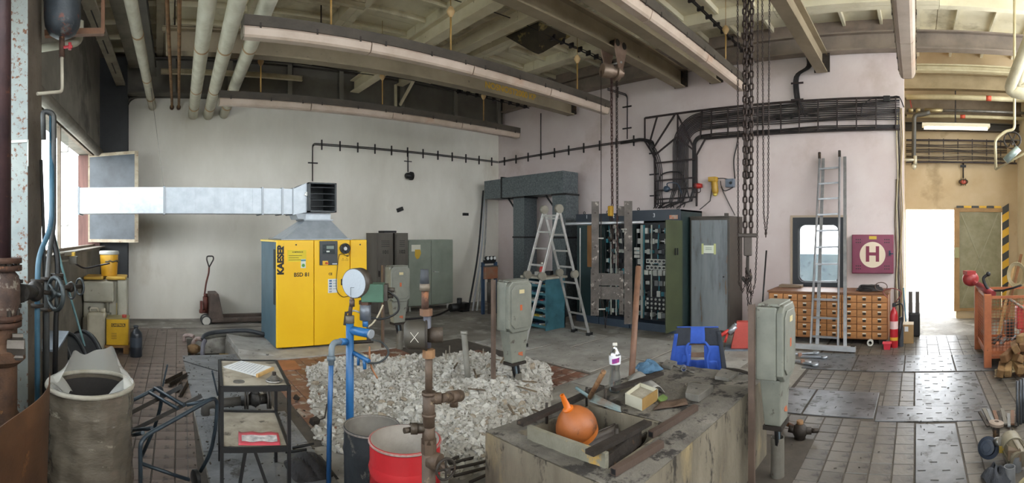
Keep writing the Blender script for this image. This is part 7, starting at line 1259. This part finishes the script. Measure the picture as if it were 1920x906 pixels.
mkh = MB().box((-.018, -.03, .018), (-.012, .03, .034)).mesh('label_slot'); mkh.materials.append(M('#d5d2c6', rough=.5))
mkp = MB().prism([(-.028, .012), (-.012, .012), (-.012, -.022), (-.022, -.022)], .05, (0, .025, 0), (1, 0, 0), (0, 0, 1)).mesh('pull'); mkp.materials.append(M('#4d4338', '#3a322a', .5, .5))
base = V(T.location)
for i in range(8):
    for j in range(6):
        o = mk('drawer', mkd, WO2, T, loc=V((xf + random.uniform(-.006, .004), ya + .015 + (i + .5) * dw, za + .015 + (j + .5) * dh)) - base, bevel=.003); mk('label_slot', mkh, WO2, o); mk('pull', mkp, WO2, o)
for y in (ya + .1, yb_ - .1): b = MB(T); b.box((xf + .05, y - .05, 0), (8.35, y + .05, .09)); mk('foot', b, IRON, T)
p = V((xf - .06, ya + .28, .055)); b = MB(); b.lathe([(.03, -.04), (.05, -.04), (.05, .04), (.03, .04), (.03, -.04)], p, (-1, 0, 0), 18); solo('tape_roll', b, M('#c9c7be'), 'white roll lying under the end of the wooden drawers', 'roll')
# coil on the drawers
c = V((7.95, .78, .847)); T = thing('cable_coil', 'coiled black cable on the wooden drawer cabinet', 'cable', c); random.seed(9)
for k in range(6): b = MB(T); R = .19 - .012 * k; b.tube([c + V((R * .7 * sin(t) + random.uniform(-.01, .01), R * cos(t) * 1.15 + random.uniform(-.01, .01), .015 + .014 * k + random.uniform(-.006, .006))) for t in [2 * pi * i / 22 for i in range(22)]], .011, 5, True); mk('coil_turn', b, CABLE, T)
b = MB(T); b.tube([c + V((-.1, -.2 + .1 * cos(t), .08 + .07 * sin(t))) for t in [2 * pi * i / 16 for i in range(16)]], .008, 5, True); mk('coil_turn', b, M('#5a463c'), T)
b = MB(); b.box((8.2, 2.0, .846), (8.38, 2.4, .885)); solo('flat_box', b, M('#7d6a55'), 'flat brown box at the far end of the drawer cabinet', 'box')
# ---- hydrant cabinet
y0, y1, z0, z1 = .408, 1.136, 1.09, 1.77; T = thing('hydrant_cabinet', 'maroon hydrant cabinet marked with a letter H in a circle', 'hydrant cabinet', (8.5, .77, 1.09)); MR = M('#7d2f4a', '#6d2740', .4, scale=2, bump=.03)
b = MB(T); b.box((8.42, y0, z0), (8.55, y1, z1)); mk('box_body', b, MR, T, bevel=.008); b = MB(T); b.box((8.40, y0 + .012, z0 + .012), (8.42, y1 - .012, z1 - .012)); o = mk('door', b, MR, T, bevel=.005)
c = V((8.40, .77, 1.42)); b = MB(T); b.cyl(c, c - V((.004, 0, 0)), .225, n=40); mk('white_disc', b, M('#d9c8b0', rough=.5), T); text(T, 'letter_h', 'H', .36, (8.394, .77, 1.42), (0, -1, 0), (-1, 0, 0), M('#7a2f45'), .012)
b = MB(T); b.box((8.396, .70, 1.69), (8.40, .83, 1.745)); mk('yellow_sticker', b, M('#c9a93c'), T)
for cy_, cz_ in ((1.02, 1.66), (.52, 1.66), (1.02, 1.2), (.52, 1.2)):
    for k in range(6): b = MB(T); q_ = V((8.40, cy_ + (k % 3 - 1) * .035, cz_ + (k // 3 - .5) * .05)); b.cyl(q_, q_ - V((.003, 0, 0)), .011, n=8); mk('vent_hole', b, BLK, T)
b = MB(T); b.cbox((8.385, .47, 1.45), (.03, .03, .09)); b.cbox((8.38, .44, 1.44), (.02, .06, .02)); mk('latch', b, M('#3a4254', metal=.4), T)
# ---- extinguisher group
p = PZ(1676, 652, 0); T = thing('fire_extinguisher', 'red fire extinguisher standing at the end of the drawers', 'extinguisher', (p.x, p.y, 0)); b = MB(T); b.lathe([(0, 0), (.062, 0), (.066, .02), (.066, .5), (.05, .57), (.022, .61), (.022, .64), (0, .64)], p, n=22); mk('cylinder', b, M('#b3262e', '#a01f27', .3), T)
b = MB(T); b.lathe([(.0665, .30), (.0665, .42)], p, n=22); mk('label_band', b, M('#d8b9b5', rough=.4), T); b = MB(T); b.lathe([(.0668, .12), (.0668, .17)], p, n=22); mk('yellow_band', b, M('#c9a132'), T)
b = MB(T); b.cbox(p + V((0, 0, .665)), (.05, .05, .05)); b.bar(p + V((-.02, .02, .69)), p + V((.0, -.1, .73)), .02, .012); mk('valve_head', b, BLK, T); b = MB(T); b.tube(spl([p + V((0, -.02, .66)), p + V((-.02, -.13, .68)), p + V((-.02, -.14, .45)), p + V((-.02, -.09, .15))], 5), .012, 6); mk('hose', b, BLK, T)
b = MB(T); b.tube(spl([p + V((0, .1, .78)), p + V((0, .17, .88)), p + V((0, .02, .93)), p + V((0, -.12, .86)), p + V((0, -.02, .7))], 5), .008, 5); mk('hanger_hose', b, M('#7d3a38'), T)
q_ = PZ(1689, 650, 0); T = thing('dark_cylinder', 'slim dark grey cylinder beside the red extinguisher', 'cylinder', (q_.x, q_.y, 0)); b = MB(T); b.lathe([(0, 0), (.045, 0), (.045, .3), (.02, .36), (.02, .42), (0, .42)], q_, n=14); mk('cylinder', b, M('#3c4048', '#2f333a', .4), T); b = MB(T); b.cbox(q_ + V((0, 0, .44)), (.04, .04, .05)); mk('valve_head', b, BLK, T)
p = PZ(1664, 656, 0); b = MB(); b.hexa([p + V((-.04, -.04, 0)), p + V((.04, -.04, 0)), p + V((.04, .05, 0)), p + V((-.04, .05, 0)), p + V((-.05, -.05, .1)), p + V((.05, -.05, .1)), p + V((.05, .06, .1)), p + V((-.05, .06, .1))]); T = solo('red_tub', b, M('#c23040', rough=.4), 'small red plastic tub below the extinguisher', 'tub'); b = MB(); b.box(p + V((-.06, -.065, .1)), p + V((.06, .075, .115))); mk('rim', b, M('#d84a58', rough=.4), T)
p = PZ(1703, 645, 0); T = thing('cardboard_box', 'tan cardboard box beside the slim dark cylinder', 'box', (p.x, p.y, 0)); b = MB(T); b.box(p + V((0, -.085, 0)), p + V((.25, .085, .31))); mk('box_body', b, M('#a5855c', '#92744d', .7), T); b = MB(T); b.box(p + V((-.002, -.087, .31)), p + V((.25, .087, .315))); mk('flap', b, M('#cfc3ac', rough=.6), T); b = MB(T); b.box(p + V((-.004, .0, .2)), p + V((0, .06, .28))); mk('paper_label', b, M('#d5d8da'), T)
a, c = PZ(1702, 640, .1), PX(1694, 540, 8.45); b = MB(); b.tube([V((a.x + .5, a.y + .02, .0)), c], .013, 6); solo('broom_handle', b, M('#4f7d96', '#3d6478', .5), 'blue broom handle leaning behind the cardboard box', 'broom')
p = PZ(1714, 640, 0); T = thing('black_floor_brush', 'black bristle brush machine at the doorway edge', 'brush', (p.x + .35, p.y, 0)); b = MB(T); b.box((p.x + .3, p.y - .1, 0), (p.x + .5, p.y + .1, .42)); mk('brush_body', b, BLK, T, bevel=.03)
for k in range(2): b = MB(T); b.box((p.x + .35, p.y - .09 + k * .12, .4), (p.x + .4, p.y - .02 + k * .12, .78)); mk('upright', b, M('#4b4540'), T)
# ---- steel tools on the floor by the ladder
random.seed(15)
for k, (a, e, lab) in enumerate((((1490, 664), (1530, 662), 'long silver spanner, topmost of the floor tools'), ((1500, 668), (1546, 670), 'silver spanner with round end among the floor tools'), ((1488, 676), (1515, 680), 'thick silver spanner, lowest of the floor tools'), ((1505, 680), (1528, 684), 'short grey spanner at the edge of the floor tools'))):
    A, E_ = PZ(*a, .03), PZ(*e, .03); d = (E_ - A).normalized(); T = thing('steel_spanner', lab, 'spanner', A - V((0, 0, .03)), group='tools on the floor'); b = MB(T); b.bar(A, E_, .05, .03); mk('shank', b, M('#a9aeb5', '#878c93', .3, .7), T, bevel=.008); b = MB(T); b.cyl(E_ - V((0, 0, .02)), E_ + V((0, 0, .02)), .05, n=12); mk('head', b, M('#a9aeb5', '#878c93', .3, .7), T)
    if k % 2: b = MB(T); b.cbox(A + V((0, 0, .02)), (.06, .05, .04), .4); mk('jaw', b, M('#8a6a5a'), T)
# tee valve on the floor by the rusty post
p = PZ(1500, 808, .07); T = thing('tee_valve', 'black cast tee valve with side pipe near the rusty post', 'valve', (p.x, p.y, 0)); u = V((cos(az(1500)), -sin(az(1500)), 0)); VB = M('#2c2724', '#3d342d', .6, .4, bump=.3)
b = MB(T); b.sph(p, .068, 14); b.cyl(p, p - V((0, 0, .07)), .05, n=12); b.cyl(p, p + u * .1, .032, n=10); b.cyl(p + u * .1, p + u * .16, .022, n=8); b.cyl(p - u * .02, p - u * .10 + V((0, 0, .02)), .03, n=10); mk('valve_body', b, VB, T); b = MB(T); b.tube([p - u * .05 + V((0, 0, .03)), PZ(1470, 792, .06), PZ(1458, 783, .04)], .02, 8); mk('side_pipe', b, RUST, T); b = MB(T); b.cyl(p + V((0, 0, .05)), p + V((.0, 0, .09)), .03, n=8); mk('bonnet', b, RUSTL, T)
# ---- mesh crate
T = thing('mesh_crate', 'rusty orange wire mesh pallet crate near the doorway', 'crate', (6.9, -1.35, 0)); OC = M('#a65f38', '#8a4b2b', .6, scale=5, bump=.15, spot='#5f3822', st=.66); xa, xb2, ya, yb_ = 6.39, 7.44, -1.82, -.94; hc = .98
for x, y in ((xa, yb_), (xb2, yb_), (xa, ya), (xb2, ya)): b = MB(T); b.box((x - .035, y - .05, 0), (x + .035, y + .05, hc)); mk('post', b, OC, T, bevel=.005)
for z in (.2, hc - .04):
    for A, E_ in (((xa, yb_), (xb2, yb_)), ((xa, ya), (xa, yb_)), ((xb2, ya), (xb2, yb_))): b = MB(T); b.bar((*A, z), (*E_, z), .03, .035); mk('rail', b, OC, T)
b = MB(T); b.box((xa, ya, .12), (xb2, yb_, .15)); mk('floor_sheet', b, OC, T)
for A, E_, nm in (((xa, yb_), (xb2, yb_), 'side'), ((xa, ya), (xa, yb_), 'front')):
    A, E_ = V((*A, 0)), V((*E_, 0)); b = MB(T); L_ = (E_ - A).length
    for k in range(int(L_ / .045)): q_ = A.lerp(E_, (k + .5) / int(L_ / .045)); b.tube([q_ + V((0, 0, .2)), q_ + V((0, 0, hc - .05))], .0035, 3)
    for k in range(17): z = .22 + k * .043; b.tube([A + V((0, 0, z)), E_ + V((0, 0, z))], .0035, 3)
    tag(mk('wire_mesh_' + nm, b, OC, T), kind='stuff')
p = V((xa + .3, -1.45, .15)); T = thing('red_engine', 'red small engine unit lying inside the mesh crate', 'engine', p); b = MB(T); b.box(p + V((-.08, -.15, .3)), p + V((.1, .06, .62))); b.box(p + V((-.06, -.1, .0)), p + V((.08, .0, .3))); mk('engine_block', b, M('#c23a3e', '#a92f33', .4), T, bevel=.02); b = MB(T); b.cyl(p + V((-.1, .02, .12)), p + V((.1, .02, .12)), .09, n=18); mk('wheel', b, BLK, T); b = MB(T); b.box(p + V((-.1, .1, .2)), p + V((.06, .22, .42))); mk('black_cover', b, BLK, T, bevel=.02); b = MB(T); b.cyl(p + V((-.1, .2, .75)), p + V((-.1, -.4, .35)), .02, n=8); mk('handle_tube', b, M('#8f8a80', metal=.4), T)
random.seed(6)
for k in range(9): q_ = V((xa + .15 + random.uniform(0, .5), -1.02 - k * .07, .17 + random.uniform(0, .08))); b = MB(); b.bar(q_, q_ + V((random.uniform(-.1, .3), random.uniform(-.3, .1), random.uniform(.02, .1))), .05, .02); solo('scrap_strip', b, [BLK, DGREY, M('#6f7276', metal=.4)][k % 3], ['black rubbery scrap strip', 'dark grey metal scrap strip', 'pale metal scrap strip'][k % 3] + ' in the bottom of the mesh crate', 'scrap', group='scrap strips in the mesh crate')
# brush cutter resting on the crate
T = thing('brush_cutter', 'red brush cutter with black handle lying on the mesh crate', 'brush cutter', (6.9, -.95, hc)); ec = PR(1820, 523, 7.2); b = MB(T); b.sph(ec, .12, 14, (.8, 1.05, .95)); b.cbox(ec + V((.0, .02, .09)), (.16, .14, .06), .3); mk('engine_cover', b, M('#8f2f30', '#a83a34', .4, scale=8), T); b = MB(T); b.cyl(ec, PR(1838, 540, 7.0), .03, n=10); b.cyl(PR(1835, 535, 7.0), PR(1862, 552, 6.6), .05, n=10); mk('red_housing', b, M('#7d2a2e', '#93363a', .45), T)
b = MB(T); b.tube([PR(1855, 545, 6.7), PR(1880, 545, 6.5), PR(1900, 540, 6.45), PR(1915, 535, 6.4)], .014, 8); mk('shaft', b, BLK, T); b = MB(T); b.tube(spl([PR(1858, 548, 6.7), PR(1848, 535, 6.7), PR(1844, 522, 6.7), PR(1852, 515, 6.7)], 4), .022, 8); b.sph(PR(1853, 514, 6.7), .035, 8); mk('grip_handle', b, BLK, T)
# leaning slats and rope by the hazard stripe
for k, (x0_, x1_, lab) in enumerate(((1872, 1902, 'left pale wooden slat leaning by the striped door post'), (1880, 1915, 'right brown wooden slat leaning by the striped door post'))): a, c = PR(x0_, 590, 8.6), PR(x1_, 497 - k * 20, 9.2); b = MB(); b.bar((a.x, a.y, 0), c, .05, .025); solo('leaning_slat', b, M('#b39468', '#9a7b52', .6) if k == 0 else M('#8a6040', '#6f4b30', .6), lab, 'slat')
c = PR(1906, 515, 8.7); T = thing('rope_coil', 'pale rope coil hanging by the leaning slats', 'rope', c); nn = V((-sin(az(1906)), -cos(az(1906)), 0)); ex = (V((cos(az(1906)), -sin(az(1906)), 0)), V((0, 0, 1)))
for k in range(5): b = MB(T); b.tube([c + ex[0] * (.12 + .012 * k) * cos(t) + ex[1] * (.17 + .014 * k) * sin(t) + nn * .015 * k for t in [2 * pi * i / 20 for i in range(20)]], .009, 5, True); mk('rope_turn', b, M('#b5a888', '#9a8c6a', .8), T)
# firewood sack
random.seed(12)
T = thing('firewood_sack', 'clear sack of split firewood lying at the edge by the crate', 'sack', PZ(1900, 705, 0)); s0 = PZ(1898, 712, 0); u = V((cos(az(1898)), -sin(az(1898)), 0)); v3 = V((sin(az(1898)), cos(az(1898)), 0))
for k in range(16):
    r_ = k // 5; q_ = s0 + u * (-.14 + .10 * (k % 5) + .09 * r_) + v3 * (.1 + .08 * r_ + .03 * (k % 2)) + V((0, 0, .10 + .11 * r_ + .02 * (k % 3))); b = MB(T); b.cbox(q_, (.09, .32, .1), -az(1898) + random.uniform(-.5, .5), random.uniform(-.3, .3), random.uniform(-.6, .6)); mk('log', b, M(random.choice(['#86663f', '#735132', '#93744c']), '#5f4328', .8, scale=6, bump=.3), T, bevel=.012)
b = MB(T); b.grid(lambda a_, c_: s0 + u * (-.22 + .62 * a_) + v3 * (-.02 + .25 * c_) + V((0, 0, (.06 + .22 * a_ + .10 * sin(pi * a_)) * (.35 + .65 * c_) + .015 * sin(a_ * 19 + c_ * 9))), 20, 10); mk('plastic_film', b, glass('sack_film', '#c9b48c', .3, .35), T)
# ---- motor and scrap pile at lower right
def z0p(x, y, z=0): return PZ(x, y, z)
p = z0p(1902, 845, .12); T = thing('electric_motor', 'beige finned electric motor in the scrap pile at the edge', 'motor', z0p(1902, 870)); MO = M('#756c5b', '#5e5648', .5, .2, scale=5, bump=.1); u = V((cos(az(1902)), -sin(az(1902)), 0)); v3 = V((-sin(az(1902)), -cos(az(1902)), 0)); ax = (v3 * .8 + u * .35 - V((0, 0, .25))).normalized()
b = MB(T); b.lathe([(0, -.14), (.06, -.14), (.075, -.12), (.08, -.05), (.08, .10), (.074, .11), (0, .11)], p, ax, 26); mk('motor_body', b, MO, T); b = MB(T); b.lathe([(.082, -.13), (.092, -.12), (.092, -.03), (.082, -.03)], p, ax, 26); mk('fan_cowl', b, M('#8a8372', '#716a5b', .5), T)
b = MB(T); b.cbox(p + v3 * .08 + V((0, 0, .01)), (.1, .07, .09), -az(1902)); mk('terminal_box', b, M('#5c4a38', '#473828', .6), T, bevel=.006)
for k in range(9): t = 2 * pi * k / 9; d, x_, y_ = frame(ax); q_ = p + (x_ * cos(t) + y_ * sin(t)) * .083; b = MB(T); b.bar(q_ - ax * .02, q_ + ax * .10, .006, .014, (x_ * cos(t) + y_ * sin(t))); mk('cooling_fin', b, MO, T)
p = z0p(1868, 797, .16); T = thing('flange_ring', 'round pale flange ring on top of the scrap pile', 'flange', p); b = MB(T); b.lathe([(.02, 0), (.066, 0), (.066, .022), (.045, .03), (.02, .03), (.02, 0)], p - V((0, 0, .0)), (0, -.1, 1), 28); mk('ring', b, M('#8d7d70', '#74665a', .6, .2), T); b = MB(T); b.cyl(p + V((0, 0, -.16)), p, .03, n=10); mk('shaft', b, IRON, T)
p = z0p(1853, 840, .11); T = thing('blue_pump', 'blue round pump body below the flange ring', 'pump', z0p(1853, 866)); b = MB(T); b.lathe([(0, -.06), (.05, -.06), (.055, -.03), (.085, -.03), (.085, .0), (.06, .01), (.055, .06), (.03, .065), (.03, .08), (0, .08)], p, (-.75, .25, .35), 24); mk('pump_body', b, M('#16202f', '#1d2a3d', .6, spot='#3c3c3a', st=.6, ss=10), T); b = MB(T); b.cyl(p + V((-.02, -.06, .05)), p + V((-.06, -.09, .07)), .035, n=14); mk('outlet', b, STEEL, T); b = MB(T); q_ = p + V((-.09, -.10, .02)); b.cbox(q_, (.012, .06, .05)); mk('brass_fitting', b, M('#b59a4a', '#9a8038', .3, .7), T)
p = z0p(1868, 885, .07); b = MB(); b.grid(lambda a_, c_: p + V((cos(2 * pi * a_), sin(2 * pi * a_), 0)) * (.02 + .085 * c_) * (1 + .2 * sin(a_ * 13)) + V((0, 0, .03 * (1 - c_ ** 2) * (1 + .6 * sin(a_ * 19 + c_ * 5)) - .045 * c_ * c_ + .012 * sin(a_ * 31))), 36, 8, sm=False); solo('dark_cloth', b, M('#2b2d33', '#3a3c42', .8, bump=.6, bs=30), 'dark crumpled cloth under the blue pump', 'cloth', solid=.004)
for k, (x, y, lab) in enumerate(((1893, 906, 'grey plastic pipe sleeve standing at the pile front'), (1905, 884, 'second grey pipe sleeve behind the front one'))): p = z0p(x, y, .0); b = MB(); b.lathe([(.036, .005), (.042, .0), (.042, .12), (.036, .12), (.036, .005)], p, n=22); solo('pipe_sleeve', b, M('#77787a', '#5d5e60', .5, .2), lab, 'sleeve', group='pipe sleeves')
random.seed(17)
for k in range(9): a = z0p(1853 + k * 6.5, 800 - (k % 2) * 4, .03); d = V((.24 + .04 * (k % 3), .05 - .015 * k, .05 - .004 * k)); b = MB(); b.bar(a, a + d, .028 + .008 * (k % 2), .014, (0, 0, 1)); solo('steel_flat', b, [IRON, M('#6f6a62', metal=.4), M('#8a8d90', metal=.6, rough=.4), M('#6b4c38')][k % 4], ['dark iron strip', 'dull grey steel strip', 'shiny pale steel strip', 'rust-brown steel strip'][k % 4] + ' lying behind the flange ring', 'steel strip', group='steel strips of the scrap pile')
for k, x in enumerate((1908, 1914, 1919)): a = z0p(x, 800 - k * 3, 0); b = MB(); b.cyl((a.x, a.y, 0), (a.x + .02, a.y, .42), .014, n=8); solo('grey_tube', b, M('#5d6066', '#45484d', .4, .5), ['first upright grey tube, next to the steel strips', 'middle one of three upright grey tubes behind the motor', 'upright grey tube farthest from the steel strips'][k], 'tube', group='upright tubes at the edge')
p = z0p(1925, 900, .08); b = MB(); b.torus(p, .09, .012, (.6, .5, .6), 26, 8); solo('hose_ring', b, M('#a89c7a', '#8f8362', .6), 'beige hose loop in front of the electric motor', 'hose')
# ================================================================ split joined look-alikes into single parts
def split_parts(names):
    for o in [o for o in COL.objects if o.type == 'MESH' and o.name.split('.')[0] in names and o.parent]:
        me = o.data; n = len(me.vertices); par = list(range(n))
        def find(a):
            while par[a] != a: par[a] = par[par[a]]; a = par[a]
            return a
        for p_ in me.polygons:
            vs_ = p_.vertices; r_ = find(vs_[0])
            for q_ in vs_[1:]: par[find(q_)] = r_
        comp = {}
        for p_ in me.polygons: comp.setdefault(find(p_.vertices[0]), []).append(p_)
        if len(comp) < 2: continue
        base_ = o.name.split('.')[0]
        for ps in comp.values():
            idx = {}; b = MB()
            for p_ in ps:
                for q_ in p_.vertices:
                    if q_ not in idx: idx[q_] = len(idx)
            b.v = [tuple(me.vertices[q_].co) for q_ in idx]; b.f = [tuple(idx[q_] for q_ in p_.vertices) for p_ in ps]; b.sm = [p_.use_smooth for p_ in ps]
            c = mk(base_, b, me.materials[0], o.parent); c.matrix_local = o.matrix_local.copy()
        for ch_ in list(o.children): ch_.parent = o.parent
        bpy.data.objects.remove(o)
SPLIT = {'clip', 'end_cap', 'jacket_band', 'wall_clip', 'wire_clip', 'lifting_slot', 'splinter'}
split_parts(SPLIT)
